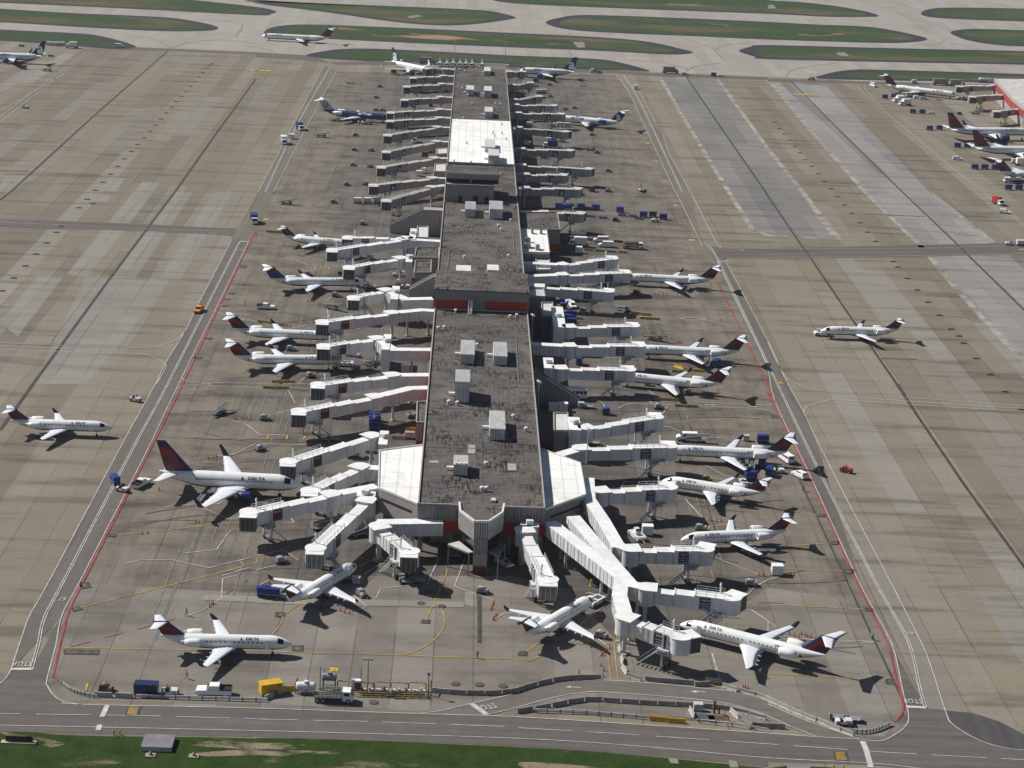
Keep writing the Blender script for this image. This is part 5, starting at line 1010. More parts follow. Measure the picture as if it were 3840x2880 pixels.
def mk_cover():
    a = MB(); a.cyl((0, 0, 0), (0, 0, .16), .85, rust, n=16); a.cyl((0, 0, .16), (0, 0, .2), .6, dgrey, n=16); return a.build('utility_cover')
for lst, s in ((DR, 'dark drain cover in the long row crossing the left apron'), (DS, 'dark drain cover in the long row crossing the right apron'), (DT, 'dark round utility cover set in the concrete near the terminal front')):
    for p in lst: place('drain' if lst is not DT else 'cover', mk_drain if lst is not DT else mk_cover, p, 0, s, 'drain cover', s)
# ------------------------------------------------------------------ concourse
XL, XR, ZR = -7.2, 20.1, 11.
roofd = tar_roof('tar_roof', (.143, .128, .117), (.016, .013, .012), 1.)
roofm = tar_roof('tar_roof_far', (.137, .124, .113), (.018, .015, .014), .98)
trimm = mat('roof_edge', (.34, .32, .30), .7, 0, .15)
Y6, Y5, Y4, Y3, Y2, Y1 = 381., 538.5, (6.34,560.99)[1], (5,688.63)[1], (5.83,759.32)[1], (6.01,862.93)[1]
Y0 = (6,1028.74)[1]
cc = thing('concourse_building', 'long flat dark roofed airport concourse down the middle with one white roof section', 'terminal', (6.5, 381, 0))
def cpart(mb, name, parent=None):
    mb.v = [(x-6.5, y-381, z) for x, y, z in mb.v] if parent is None else [(x-6.5, y-381, z) for x, y, z in mb.v]
    return mb.build(name, parent or cc)
a = MB(); a.box((6.45, (Y6+Y0)/2, 7.9), (XR-XL-.02, Y0-Y6, 6.1), ribg); a.v = a.v; wall = cpart(a, 'wall')
a = MB(); a.box((6.45, (Y6+Y0)/2+3, 2.4), (XR-XL-6, Y0-Y6-6, 4.8), brownm)
for j in range(80):
    y = Y6+1+j*(Y0-Y6-2)/79
    for x in (XL+.6, XR-.6): a.box((x, y, 2.4), (.7, .7, 4.8), barr)
for x in range(5): a.box((XL+1+x*(XR-XL-2)/4, Y6+.7, 2.4), (.6, .6, 4.8), barr)
cpart(a, 'undercroft')
a = MB(); a.box((6.45, Y6-.03, 6.2), (XR-XL+.1, .1, 2.7), redband)
for sx in (XL-.04, XR+.04): a.box((sx, Y6+80, 6.2), (.1, 160, 2.7), redband)
for j in range(24): a.box((XL+.6+j*(XR-XL-1.2)/23, Y6-.1, 6.2), (.12, .08, 2.7), redband)
cpart(a, 'red_band')
a = MB()
for j in range(46): a.box((XL+.3+j*(XR-XL-.6)/45, Y6-.06, 9.3), (.22, .14, 3.3), ribg)
cpart(a, 'wall_ribs')
def roof_sec(y0, y1, m, z=ZR, par=.45, x0=XL, x1=XR):
    a = MB(); a.box(((x0+x1)/2, (y0+y1)/2, z-.12), (x1-x0, y1-y0-.02, .26), m)
    for x in (x0+.15, x1-.15): a.box((x, (y0+y1)/2, z+par/2), (.3, y1-y0-.02, par), trimm)
    a.box(((x0+x1)/2, y0+.15, z+par/2-.05), (x1-x0-.7, .3, par-.1), trimm); return cpart(a, 'roof')
roof_sec(Y6, Y5-.05, roofd); roof_sec(Y4+.1, Y3, roofd); roof_sec(Y3, Y2-.05, roofm); roof_sec(Y1, Y0, roofm)
roof_sec(Y2, Y1-.05, roofw, ZR+.6, .5)
a = MB()
for y in (418., 447., 478., 507.): a.box((6.45, y, ZR+.03), (XR-XL-.7, .5, .1), dgrey)
a.box((6.6, 408, ZR+.05), (.25, 54, .1), dgrey); a.box((9., 384.5, ZR+.3), (1., 1.6, .5), lgrey); cpart(a, 'roof_seam')
random.seed(11)
for j in range(26):
    a = MB(); x, y = random.uniform(XL+2, XR-3), random.uniform(Y6+6, Y5-8); a.box((x, y, ZR+.04), (random.uniform(1, 3.5), random.uniform(1.5, 6), .06), random.choice((roofm, roofm, trimm, dgrey))); cpart(a, 'roof_patch')
for x, y0, y1 in ((16.2, 470, 510), (17.5, 610, 640), (-4, 590, 612)): a = MB(); a.cyl((x, y0, ZR+.2), (x, y1, ZR+.2), .08, grey, n=6); cpart(a, 'roof_pipe')
# the raised cross block with its red front
a = MB(); a.box((6.45, (Y5+Y4)/2, 14.), (XR-XL+.4, Y4-Y5, 6.), ribg); bl = cpart(a, 'raised_block')
a = MB(); a.box((6.45, (Y5+Y4)/2, 16.95), (XR-XL+.5, Y4-Y5+.1, .3), roofd); cpart(a, 'block_roof')
a = MB(); a.box((XL+5., Y5-.08, 12.75), (9.6, .16, 2.6), redband); a.box((XR-6.2, Y5-.08, 12.75), (12.2, .16, 2.6), redband); a.box((6.45, Y5-.04, 11.2), (XR-XL, .2, .3), lgrey); cpart(a, 'block_red_panel')
a = MB(); a.box((3.3, Y5-.3, 13.), (1.1, .5, 2.8), lgrey)
for s in (-.5, .5):
    a.beam((3.2+s, Y5-.4, 13.4), (3.2+s, Y5-5.2, 11.2), .1, .2, offwhite); a.beam((3.2+s, Y5-.4, 14.4), (3.2+s, Y5-5.2, 12.2), .06, .08, offwhite)
for j in range(10): a.box((3.2, Y5-.6-j*.46, 13.2-j*.21), (1., .3, .06), lgrey)
for s in (-.9, .9):
    for j in range(4): a.box((3.2+s, Y5-6-j*2.4, 11.4), (.12, .12, .8), offwhite)
cpart(a, 'roof_stair')
for x, y, w, d, h, z in ((2.36,688.11,17.49,4.98,6.04,11), ):
    a = MB(); a.box((x, y+d/2+9, z+h/2), (w, d+18, h), ribg)
    for q, ww in ((.3, 1.2), (.62, 1.6), (.85, 1.4)): a.box((x-w/2+w*q, y-.04, z+1.2), (ww, .12, 2.4), dark)
    a.box((x+w*.1, y+d/2, z+h+.05), (w*.6, d, .2), roofm); a.box((x, y+.2, z+h+.25), (w, .3, .5), trimm); cpart(a, 'penthouse')
    y2 = y+d; z2 = z+h
    a = MB(); a.box((x+.8, y2+6.5, z2+.9), (w+1.6, 12, 1.8), dark); a.box((x+.8, y2+6, z2+2.6), (w+2.2, 13, 1.9), ribg, top=roofm); a.box((x+.2, y2+.1, z2+.9), (.8, .5, 1.8), ribg); a.box((x+.8, y2+6, z2+3.58), (w+1.6, 12.4, .1), roofm); cpart(a, 'upper_penthouse')
# front lookout with its pier and canopies
ct = [(1.69,380.47),(1.93,376.11),(4.95,370.29),(7.94,370.59),(10.85,376.01),(11.23,380.63)]
ct = [ct[0], ct[1], ct[2], ct[3], ct[4], ct[5]]; ct[0] = (ct[0][0], Y6-.15); ct[5] = (ct[5][0], Y6-.15)
a = MB(); a.prism(ct, 7.7, 11.6, ribg); 
for i in range(5):
    p, q = Vector(ct[i]), Vector(ct[i+1]); n = max(2, int((q-p).length/.45)); d = (q-p)
    nn = Vector((d.y, -d.x)).normalized()
    if nn.y > 0: nn = -nn
    for j in range(n+1):
        c = p+d*j/n+nn*.05; a.box((c.x, c.y, 9.65), (.16, .16, 3.8), beigel, math.atan2(d.y, d.x))
    a.beam((p.x, p.y, 11.6), (q.x, q.y, 11.6), .4, .5, offwhite)
cpart(a, 'lookout')
mid = Vector((sum(p[0] for p in ct)/6, Y6)); a = MB(); a.prism([tuple(Vector(p).lerp(mid, .12)) for p in ct], 5.2, 7.7, glass); cpart(a, 'lookout_window')
a = MB(); a.sheet([tuple(Vector(p).lerp(mid, .04)) for p in ct], 11.62, roofd); cpart(a, 'lookout_roof')
pw = ct[3][0]-ct[2][0]; a = MB(); a.box(((ct[2][0]+ct[3][0])/2, ct[2][1]+1.2, 4.), (pw*.98, 2.7, 8.), ribg)
for j in range(11): a.box((ct[2][0]+.1+j*(pw-.2)/10, ct[2][1]-.2, 3.4), (.1, .1, 2.2), beigel)
a.box(((ct[2][0]+ct[3][0])/2, ct[2][1]-.17, .9), (pw*.96, .06, 1.8), mat('dim_red', (.12, .015, .015), .6)); cpart(a, 'pier')
for s, (p, q) in ((-1, (ct[1], ct[2])), (1, (ct[3], ct[4]))):
    a = MB(); p, q = Vector(p), Vector(q); o = Vector((s*2., -2.2)); a.prism([tuple(p), tuple(q), tuple(q+o*.5), tuple(p+o*1.2)], 4.9, [5.3, 5.3, 5.0, 5.0], ribg, beigel if s < 0 else ribg)
    for w_ in (p+o*1.1, q+o*.45): a.box((w_.x, w_.y, 2.45), (.25, .25, 4.9), grey)
    cpart(a, 'canopy')
for s, poly in ((-1, [(XL-.05, 424.3), (-17.2, 419.3), (-16.2, 395.), (XL-.05, 386.)]), (1, [(XR+.05, 425.2), (29.4, 415.9), (29.6, 395.6), (XR+.05, 385.6)])):
    a = MB(); a.prism(poly, 3.6, 8.9, ribb if s < 0 else ribg); w_ = cpart(a, 'side_hall')
    c = sum((Vector(p) for p in poly), Vector((0, 0)))/4
    a = MB(); a.prism([tuple(c.lerp(Vector(p), .75)) for p in poly], 0, 3.6, brownm); cpart(a, 'side_hall_base')
    a = MB(); a.prism([tuple(c.lerp(Vector(p), 1.01)) for p in poly], 8.9, 9.15, roofw)
    for i in (0, 1, 2):
        p, q = poly[i], poly[i+1]; a.beam((*p, 9.15), (*q, 9.15), .3, .25, offwhite)
    cpart(a, 'side_hall_roof')
    a = MB(); p, q = Vector(poly[2]), Vector(poly[3]); d = (q-p).normalized(); nn = Vector((-d.y, d.x))
    if nn.y > 0: nn = -nn
    a.beam((*(p+(q-p)*.08+nn*.03), 6.6), (*(p+(q-p)*.85+nn*.03), 6.6), .1, .5, dark); cpart(a, 'strip_window')
# rooftop units
UN = [(2.65,662.76,3.69,12.57,2.93,11), (11.78,661.68,4.72,13.57,3.55,11), (2.74,484.64,3.68,13.32,2.73,11), (11.47,484.76,3.64,13.09,2.57,11), (1.59,451.49,3.57,9.88,5.56,11), (10.14,424.24,3.68,13.35,2.88,11), (1.76,399.47,3.17,6.08,2.61,11), (9.98,1004.73,3.35,14.76,2.24,11), (1.21,934,3.68,13.63,3.12,11), (9.99,931.05,3.68,14.69,3.4,11), (10.07,872.03,3.57,12.93,3.04,11), (10.22,784.62,4.33,17.33,2.33,11.6), (11.62,760.67,4.44,13.85,3.3,11.6)]
UL = ['left of the two pale roof units just in front of the grey penthouse', 'right of the two pale roof units just in front of the grey penthouse', 'left ribbed roof unit of the side by side pair past the red panelled block', 'right ribbed roof unit of the side by side pair past the red panelled block', 'tall ribbed roof unit on the left half of the near dark roof', 'long ribbed roof unit near the right edge of the near dark roof', 'small ribbed roof unit with three round vents nearest the front lookout', 'small grey roof box at the far end of the concourse', 'left grey roof box of the far pair before the white roof', 'right grey roof box of the far pair before the white roof', 'lone grey roof box just beyond the white roof', 'farther grey box standing on the white roof', 'nearer grey box standing on the white roof']
for (x, y, w, d, h, z), s in zip(UN, UL):
    t = thing('rooftop_unit', s, 'roof unit', (x, y+d/2, z), 0, 'air handling units on the concourse roof')
    m1 = rtu if y < 720 else lgrey
    a = MB(); a.box((0, 0, h/2+.05), (w, d, h-.2), mat('unit_side', (.60, .60, .60), .6)); 
    for j in range(6): a.box((-w/2+.15+j*(w-.3)/5, -d/2-.03, h/2), (.1, .06, h-.4), grey)
    a.build('casing', t)
    a = MB(); a.box((0, 0, h), (w+.1, d+.1, .14), rtu if y < 720 else beigel)
    if y < 720:
        for j in range(max(4, int(d/.75))): a.box((0, -d/2+.3+j*(d-.6)/max(3, int(d/.75)-1), h+.12), (w, .28, .12), offwhite)
    a.build('lid', t)
    a = MB(); a.box((-w/2-.8, d*.1, .5), (1.6, .8, .7), offwhite); a.build('duct', t)
    if 'three round' in s:
        a = MB()
        for j in (-1, 0, 1): a.cyl((j*1.0, -d/2+.1, h+.1), (j*1.0, -d/2+.1, h+.55), .38, white, n=10)
        a.build('vent', t)
for i, (x0, x1) in enumerate(((1728, 1858), (1998, 2098))):
    p = [(0.9,576.72), (10.09,579)][i]
    t = thing('rooftop_unit', ['left', 'right'][i]+' of two white topped roof units tucked behind the raised block', 'roof unit', (p[0], p[1]+1, 11), 0, 'air handling units on the concourse roof')
    a = MB(); a.box((0, 0, 1.45), (4.6 if i == 0 else 3.6, 7., 2.9), offwhite); a.build('casing', t); a = MB(); a.box((-3., 0, .8), (1.8, .6, .5), offwhite); a.build('duct', t)
    a = MB(); rail(a, (2.6, -3, 0), (2.6, 4, 0), 1.1, offwhite, 1.2); a.build('handrail', t)
VEN = [(16.94,658.17),(12.49,648.96),(13.39,643.06),(1.06,601.27),(15.37,605.29),(2.86,578.9),(3.29,565.41),(-0.95,535.52),(-5.61,516.48),(-3.99,517.3),(14.82,531.61),(5.32,501.34),(-1.65,450.26),(0.45,449.6),(11.48,429.79),(7.41,406.42),(6.48,390.45),(7.49,390.56),(16.75,533.15),(14.2,440.92),(17.1,431.72),(0.21,932.91),(-2.8,952.9),(-1.79,1012.45),(-1.24,866.47),(0.5,801.87),(11.72,829.45),(12.42,821.13),(15.77,829),(17.37,815.36),(15.77,852.4),(-4.36,760.39),(2.41,759.45),(14.11,740.26),(2.57,908.09),(13.64,911.04),(15.84,909.93),(-4.6,1017.92)]
for i, p in enumerate(VEN):
    def mk_vent():
        t = thing('roof_vent', '', ''); a = MB(); a.cyl((0, 0, 0), (0, 0, .8), .3, lgrey, n=8); a.build('pipe', t); a = MB(); a.cyl((0, 0, .8), (0, 0, 1.1), .52, white, .4, 10); a.build('cowl', t); return t
    s = 'small pale roof vent on the '+('white roof section' if Y2 < p[1] < Y1 else 'far dark roof' if p[1] >= Y2 else 'middle dark roof' if p[1] > Y5 else 'near dark roof')
    place('vent', mk_vent, p, 0, s, 'roof vent', 'small roof vents: '+s.split('the ')[1], 11.6 if Y2 < p[1] < Y1 else 17.1 if Y5 < p[1] < Y4 else 11.02)
# annexes along the sides
def annex(name, label, poly, z, wallm, topm, red=True, base=0):
    c = sum((Vector(p) for p in poly), Vector((0, 0)))/len(poly); t = thing(name, label, 'building', (c.x, c.y, 0))
    pl = [tuple(Vector(p)-c) for p in poly]; a = MB(); a.prism(pl, base, z, wallm); a.build('wall', t)
    a = MB(); a.prism([tuple(Vector(p)*1.01) for p in pl], z, z+.2, topm)
    for i in range(len(pl)): a.beam((*pl[i], z+.2), (*pl[(i+1) % len(pl)], z+.2), .3, .4, trimm)
    a.build('roof', t)
    if red:
        a = MB(); a.prism([tuple(Vector(p)*1.012) for p in pl], .4, 3.1, redband); a.build('red_band', t)
    return t
annex('annex', 'grey flat roofed annex with a red base on the left flank behind parked trucks', [(-14.91,606.42),(-9.66,608.1),(-9.46,592.03),(-14.59,590.73)], 8, ribg, roofm)
annex('annex', 'small narrow grey annex with a red base near the left white roofed hall', [(-9.69,460.56),(-7.27,461.14),(-7.04,444.74),(-9.39,444.46)], 7.5, ribb, roofm)
annex('annex', 'grey annex with red lower wall beside parked white vans on the right flank', [(20.37,686.31),(34.73,689.07),(34.66,660.7),(20.05,658.94)], 8, ribg, roofd)
annex('annex', 'white roofed annex with roof fans against the right flank', [(20.09,658.23),(29.8,657.65),(29.62,623.21),(20.47,622.45)], 8.5, ribg, roofw, False)
annex('annex', 'low annex with pale ribbed roof below the white roofed annex', [(25.07,623.58),(29.64,624.04),(29.3,607.83),(24.87,607.1)], 6.5, ribg, rtu, False)
annex('annex', 'low annex with pale ribbed roof beside the right rear lobby', [(24.93,457.56),(28.47,457.99),(28.07,444.19),(24.48,443.77)], 7, ribg, rtu, False)
annex('annex', 'shaded low annex on the right flank beside blue baggage carts', [(25.23,565.8),(28.64,566.73),(28.24,550.79),(24.87,550.94)], 6.5, ribg, rtu, False)
annex('annex', 'flat dark roofed link block on the left flank beneath the ribbed lobby', [(-15.37,635.24),(-7.7,636.92),(-7.47,621.77),(-15.5,621.2)], 5.5, ribb, roofm, False)
annex('annex', 'ribbed roof link between the farthest left white lobby and the wall', [(-15.81,658.87),(-12.03,659.57),(-11.7,642.19),(-15.36,641.88)], 7.5, ribb, rtu, False)
annex('annex', 'low shaded annex at the right wall below the raised block', [(21.22,578.93),(26.14,579.28),(26.37,569.51),(21.19,570.09)], 7.5, ribg, lgrey, False)
annex('annex', 'pale roofed beige annex on the left between the grey cabs', [(-12.38,816.65),(-7.93,819.03),(-7.81,805.7),(-12.1,803.42)], 6, ribb, beigel, False)
annex('annex', 'pale roofed beige annex with outside steps on the left', [(-12.35,781.66),(-7.83,783.9),(-7.78,766.79),(-12.23,765.83)], 6, ribb, beigel, False)
FAN = [(22.36,628.98,2.12,5.96,1.41,8.8), (25.72,626.73,1.37,2.51,1.08,8.8), (22.56,637.47,1.99,1.38,0.69,8.8), (24.5,650.91,0.81,1.79,0.62,8.8), (27.59,651.11,0.9,1.79,0.7,8.8)]
for i, (x, y, w, d, h, z) in enumerate(FAN):
    t = thing('rooftop_unit', ['square fan box at the middle left', 'grey fan box at the near right', 'small pale box at the far left', 'stubby vent box at the far middle', 'stubby vent box at the far right'][i]+' of the white annex roof', 'roof unit', (x, y+min(d, 3)/2, z-.1), 0, 'units on the white annex roof')
    a = MB(); a.box((0, 0, .75), (w, min(d, 3), 1.5), grey); a.build('casing', t); a = MB(); a.cyl((0, 0, 1.5), (0, 0, 1.7), min(w, d, 3)*.35, dgrey, n=10); a.build('fan', t)
def wedge(label, xa, xb, ha, hb, xm, y, dpt, m, topm):
    """sloping stair enclosure: height ha at xa .. hb from xm to xb"""
    t = thing('stair_enclosure', label, 'stairway', ((xa+xb)/2, y, 0)); o = (xa+xb)/2
    a = MB(); a.extr([(xa-o, 0), (xb-o, 0), (xb-o, hb), (xm-o, hb), (xa-o, ha)], 0, dpt, m); a.build('wall', t)
    a = MB(); a.beam((xa-o, dpt/2, ha), (xm-o, dpt/2, hb), dpt*.86, .06, dark)
    for q in (.12, dpt-.12): a.beam((xa-o, q, ha), (xm-o, q, hb), .25, .25, topm)
    a.build('roof', t); return t
q = (-26.31,680.06); wedge('grey windowless stair enclosure sloping down from the left side of the concourse', q[0], XL-.05, 2.9, 9.3, (-14.3,684.51)[0], q[1], 4.5, ribb, trimm)
q = (33.55,486.76); wedge('dark shaded stair enclosure sloping down from the right side of the concourse', q[0], XR+.05, 1.2, 9., XR+1, q[1], 3.5, ribg, trimm)
q = (-11.8,579.61); wedge('pale roofed enclosed ramp sloping from the left wall beside the raised block', q[0]-4, XL-.05, 5.5, 10.2, XL-1, (-9.99,579.88)[1], 3.2, ribb, offwhite)
# ------------------------------------------------------------------ light masts
for p, h, s in (((21.29,467.64), 12., 'tall floodlight mast by the right wall near the sloping stair enclosure'), ((31.21,419.78), 16., 'tall floodlight mast at the corner of the right white roofed hall'), ((21.56,535.1), 11., 'tall floodlight mast at the right wall below the red block'), ((21.33,705.53), 13., 'tall floodlight mast beside the grey annex on the right'), ((21.57,840.3), 12., 'floodlight mast at the right wall beside the white roof')):
    place(('mast', h), mk_mast(h), (max(p[0], XR+.6), p[1]), 20, s, 'light mast', 'floodlight masts')
for p, s in (((-8.25,1159.64), 'left slim lamp mast beyond the far end of the concourse'), ((22.11,1164.25), 'right slim lamp mast beyond the far end of the concourse')): place(('mast', 14), mk_mast(14), p, 0, s, 'light mast', 'floodlight masts')
# ------------------------------------------------------------------ aircraft
plane('small', 'new', 'n', (-84.56,447.82), 1, 'small white jet with red tail taxiing on the far left apron', group='white regional jets with red and navy tails')
plane('small', 'new', 'n', (-28.88,328.62), 1.5, 'small white jet standing on the yellow line near the bottom left worker', group='white regional jets with red and navy tails')
plane('small', 'new', 'n', (111.18,563), -177.5, 'small white jet pushed by a tractor alone on the right apron', group='white regional jets with red and navy tails')
plane('small', 'new', 'n', (-19.29,367.45), 60.5, 'small white jet angled away with a navy baggage cart behind its tail', group='white regional jets with red and navy tails')
plane('small', 'new', 'n', (29.35,354.54), 54.5, 'small white jet angled away left of the branching white walkways', group='white regional jets with red and navy tails')
plane('small', 'new', 'n', (49.61,424.9), 160, 'small white jet nosed behind the cab beside the right white roofed hall', group='white regional jets with red and navy tails')
plane('small', 'new', 'n', (50.47,388.09), -168, 'small white jet behind the upper branching walkway bridge, belt loader at its wing', group='white regional jets with red and navy tails')
jet = plane('long', 'new', 'n', (45.86,343.52), 151, 'longer white jet at the lowest right stand casting a shadow by the red line', group='white regional jets with red and navy tails')
k_ = KIND['long']; lettering('N753EV', .5, navy, jet, (k_['L']*.5-21., k_['R']*math.cos(R(38))+.03, k_['zc']+k_['R']*math.sin(R(38))+.02), (-1, 0, 0), (0, -math.sin(R(38)), math.cos(R(38))))
plane('long', 'new', 't', (83.02,444.94), 178, 'longer white jet whose tail overhangs two vans by the red line', group='white regional jets with red and navy tails')
plane('long', 'new', 't', (82.58,532.82), 178, 'longer white jet with bright yellow barriers beyond its wing tip on the right', group='white regional jets with red and navy tails')
plane('long', 'new', 't', (85.16,617.38), 177, 'farthest white jet docked on the right, belt loader under its tail', group='white regional jets with red and navy tails')
plane('long', 'new', 't', (73.66,500.27), 168, 'small white jet docked on the right between shuttle bus lane and yellow barriers', group='white regional jets with red and navy tails')
plane('long', 'new', 'n', (-35.48,534.54), -1, 'longer white jet on the left just below the dark pickup truck', group='white regional jets with red and navy tails')
plane('long', 'new', 'n', (-32.03,511.17), 6, 'longer white jet on the left with blue green dumpster near its nose', group='white regional jets with red and navy tails')
plane('long', 'old', 'n', (-31.09,598.08), 8, 'white jet with blue tail and red tip parked on the left', group='white regional jets with red and navy tails')
plane('small', 'new', 'n', (-38.38,650.84), -10, 'small white jet on the left partly behind the farthest white jet bridge', group='white regional jets with red and navy tails')
plane('mid', 'new', 'n', (-34.83,410.67), -2, 'large white airliner with big navy and red fin at the left stand')
plane('mad', 'new', 't', (-84.59,1182.96), 176.6, 'long white rear engined airliner taxiing past the far grass islands')
plane('mid_t', 'shoe', 'n', (-35.32,909.8), -14, 'dark blue airliner with white tail bearing a horseshoe emblem')
plane('mid_t', 'air', 't', (75.71,921.08), 163, 'white and blue rear engined airliner with lettered tail on the far right side')
plane('mid', 'airw', 'n', (-21.46,1063.37), -47, 'white airliner with letter tail nosed in at the far left end')
plane('mid', 'air', 'n', (28.54,1080.59), 178, 'white and blue airliner with letter tail at the far right end')
plane('mid', 'air', 't', (-230.96,1049.65), 180, 'blue tailed airliner cut by the left picture edge')
plane('mad', 'new', 'n', (275.35,1065.32), -28.5, 'long white rear engined airliner at the right hand neighbouring concourse')
plane('large', 'new', 't', (237.95,932.74), 11, 'farther of two large airliners with navy red fins at the right edge')
plane('large', 'new', 't', (238.04,883.25), 9, 'nearer of two large airliners with navy red fins at the right edge')
plane('mad', 'new', 't', (235.71,832.13), 8, 'rear engined airliner of which only the tail shows at the right edge')
# ------------------------------------------------------------------ jet bridges
def rt(p): return p
WB = [
 ((-19.63,639.68), (-43.68,620.76), 'white jet bridge crossing the small jet at the farthest left gate', -1, 'blue', [(XL, (-7.63,638.9)[1])], None),
 ((-18.6,640.91), (-39.8,640.5), 'white jet bridge half hidden behind the farthest left white bridge', -1, 'blue', None, (*(-18.06,638.93), *(-15.86,654.87), 8)),
 ((-19.86,612.38), (-36.61,598.24), 'white jet bridge with maroon sign above the white and blue tailed jet', -1, 'red', None, (*(-18.11,606.19), *(-15.89,616.59), 8)),
 ((-22.68,570.63), (-32.74,561.04), 'short white jet bridge with no jet between two left stands', -1, None, [(XL-1, (-11.92,563.06)[1]), (-16.43,561)], (*(-20.91,558.95), *(-18.57,574.95), 8)),
 ((-19.59,544.67), (-40.16,533.13), 'white jet bridge with maroon sign at the upper longer left jet', -1, 'red', [(XL, (-7.37,549.1)[1]), (-10.83,549.23)], None),
 ((-22.63,517.25), (-37.88,508.62), 'white jet bridge with maroon sign at the lower longer left jet', -1, 'red', [(XL, (-7.41,508.24)[1]), (-17.95,507)], (*(-20.98,505.46), *(-18.81,520.73), 8)),
 ((-16.85,483.22), (-36.59,473.37), 'white jet bridge above the long bare left bridge', -1, 'red', [(XL, (-7.3,484.68)[1])], None),
 ((-20.38,464.35), (-39.5,451.13), 'long white jet bridge with maroon sign above the stacked blue carts', -1, 'red', [(XL, (-7.53,473.6)[1]), (-11.65,472.57)], None),
 ((-19.77,433.98), (-38.51,414.16), 'white jet bridge docked at the nose of the large left airliner', -1, 'red', None, (*(-17.9,427.08), *(-15.74,437.02), 8)),
 ((-21.24,412.08), (-31.88,395.78), 'white jet bridge ending beside the large airliner nose, left of the white hall', -1, 'red', [(-16.5, (-16.93,411.63)[1])], None),
 ((-26.39,393.9), (-43.98,382), 'longest lower left white jet bridge with maroon sign and bent walkway', -1, 'red', [(-16.86,400.12)], None),
 ((-18.52,391.03), (-27.76,362.95), 'white jet bridge slanting towards the viewer left of the lookout', -1, 'red', None, (*(-20.9,392.69), *(-16.81,395.62), 8)),
 ((-15.18,375.87), (-7.76,363.17), 'short white jet bridge with dark sign slanting right before the lookout', -1, 'blue', [(-1.76,380.38), (-14.33,378.59)], None),
 ((15.67,376.94), (20.01,351.03), 'white jet bridge running towards the viewer right of the lookout', -1, 'blue', None, (*(14.84,378.17), *(18.79,381.55), 8)),
 ((34.17,334.18), (44.93,326.96), 'lowest white jet bridge at the end of the branching walkways', 1, 'blue', [(21.36,382.48), (34.77,353.42), (33.69,344.75)], None),
 ((39.38,348.64), (56.93,346.35), 'middle white jet bridge on the branching walkways, no jet at its cab', 1, 'blue', [(26.51,386.05), (35.47,353.48), (36.38,350.09)], None),
 ((37.65,368.46), (54.39,371.35), 'upper white jet bridge on the branching walkways', 1, 'blue', [(30.97,410.32), (30.51,396.97), (32.76,385.31), (35.11,370.11)], None),
 ((33.41,402.21), (50.21,407.72), 'white jet bridge just right of the right white roofed hall', 1, 'blue', None, None),
 ((30.32,430.52), (53.1,436.22), 'white jet bridge leading to the longer jet with vans at its tail', 1, 'blue', [(24.79,425.38)], None),
 ((32.46,445.76), (51.56,458.34), 'white jet bridge with no jet, white van parked below its cab', 1, 'blue', None, (*(28.19,443.05), *(31.16,453.04), 8)),
 ((27.92,495.46), (47.83,498.24), 'white jet bridge at the small jet beside the yellow barriers', 1, 'blue', None, (*(23.66,494.04), *(26.44,503.96), 8)),
 ((31.36,517.54), (52.66,522.42), 'white jet bridge to the longer jet with a grey ribbed walkway', 1, 'blue', [(XR, (20.96,518.17)[1])], None),
 ((32.24,537.2), (52.44,542.97), 'white jet bridge with no jet directly above another one', 1, 'blue', None, (*(27.83,535.32), *(31.34,558), 8)),
 ((24.58,582.86), (47.6,581.67), 'white jet bridge tilted towards the viewer over a parked blue dumpster', 1, 'blue', [(XR, (21.52,584.54)[1])], None),
 ((32.74,598.97), (54.8,607.28), 'white jet bridge to the farthest docked jet on the right', 1, 'blue', [(XR, (22.7,594.76)[1])], None),
 ((33.49,612.56), (51.7,626.27), 'farthest white jet bridge on the right, its cab empty', 1, 'blue', [(XR, (29.49,613.15)[1])], None)]
for rp, cp, s, sd, sg, wk, ve in WB:
    if ve: ve = (min(ve[0], ve[2]), min(ve[1], ve[3]), max(ve[0], ve[2]), max(ve[1], ve[3]), ve[4])
    bridge(rp, cp, s, 'white', sd, sg, wk, ve, group='white jet bridges', turn=(82 if cp[1] > 385 else 60))
nth = ['first', 'second', 'third', 'fourth', 'fifth', 'sixth', 'seventh', 'eighth', 'ninth', 'tenth', 'eleventh']
GL = [((-22.44,1046.64), (-12.3,1044.14)), ((-29.72,1009.78), (-13.11,1019.65)), ((-31.93,978.94), (-13.2,991.28)), ((-31.51,936.87), (-12.98,948.63)), ((-36.57,898.01), (-12.82,911.35)), ((-35.79,874.87), (-12.35,887.57)), ((-35.14,838.2), (-12.9,862.57)), ((-33.8,798.95), (-12.65,826.6)), ((-34.32,765.31), (-12.56,788.46)), ((-35.66,729.17), (-12.31,746.58)), ((-29.22,701.91), (-12.35,729.22))]
for i, (c, r_) in enumerate(GL): bridge(r_, c, nth[i]+' grey bridge from the far end on the left side', 'grey', -1, 'teal', [(XL, r_[1]+(.8 if i < 10 else 5))], None, 7.9, 7.3, 'grey jet bridges of the far half', pier=False, turn=60)
GR = [((30.62,1050.42), (22.77,1045.15)), ((33.45,1011.83), (24.29,998.04)), ((36.71,967.04), (23.47,950.59)), ((43.31,939.27), (23.77,934.7)), ((46.03,915.05), (24.45,911.02)), ((45.88,866.61), (23.69,870.99)), ((45.89,820.39), (23.93,817.8)), ((51.75,780.37), (23.43,781.33)), ((40.79,765.43), (24.43,762.1)), ((45.13,738.72), (23.83,735.12)), ((43.99,694), (29.73,692.48))]
for i, (c, r_) in enumerate(GR): bridge(r_, c, nth[i]+' grey bridge from the far end on the right side', 'grey', 1, 'teal', [(XR, r_[1]-.5)], None, 7.9, 7.3, 'grey jet bridges of the far half', pier=False, turn=60)
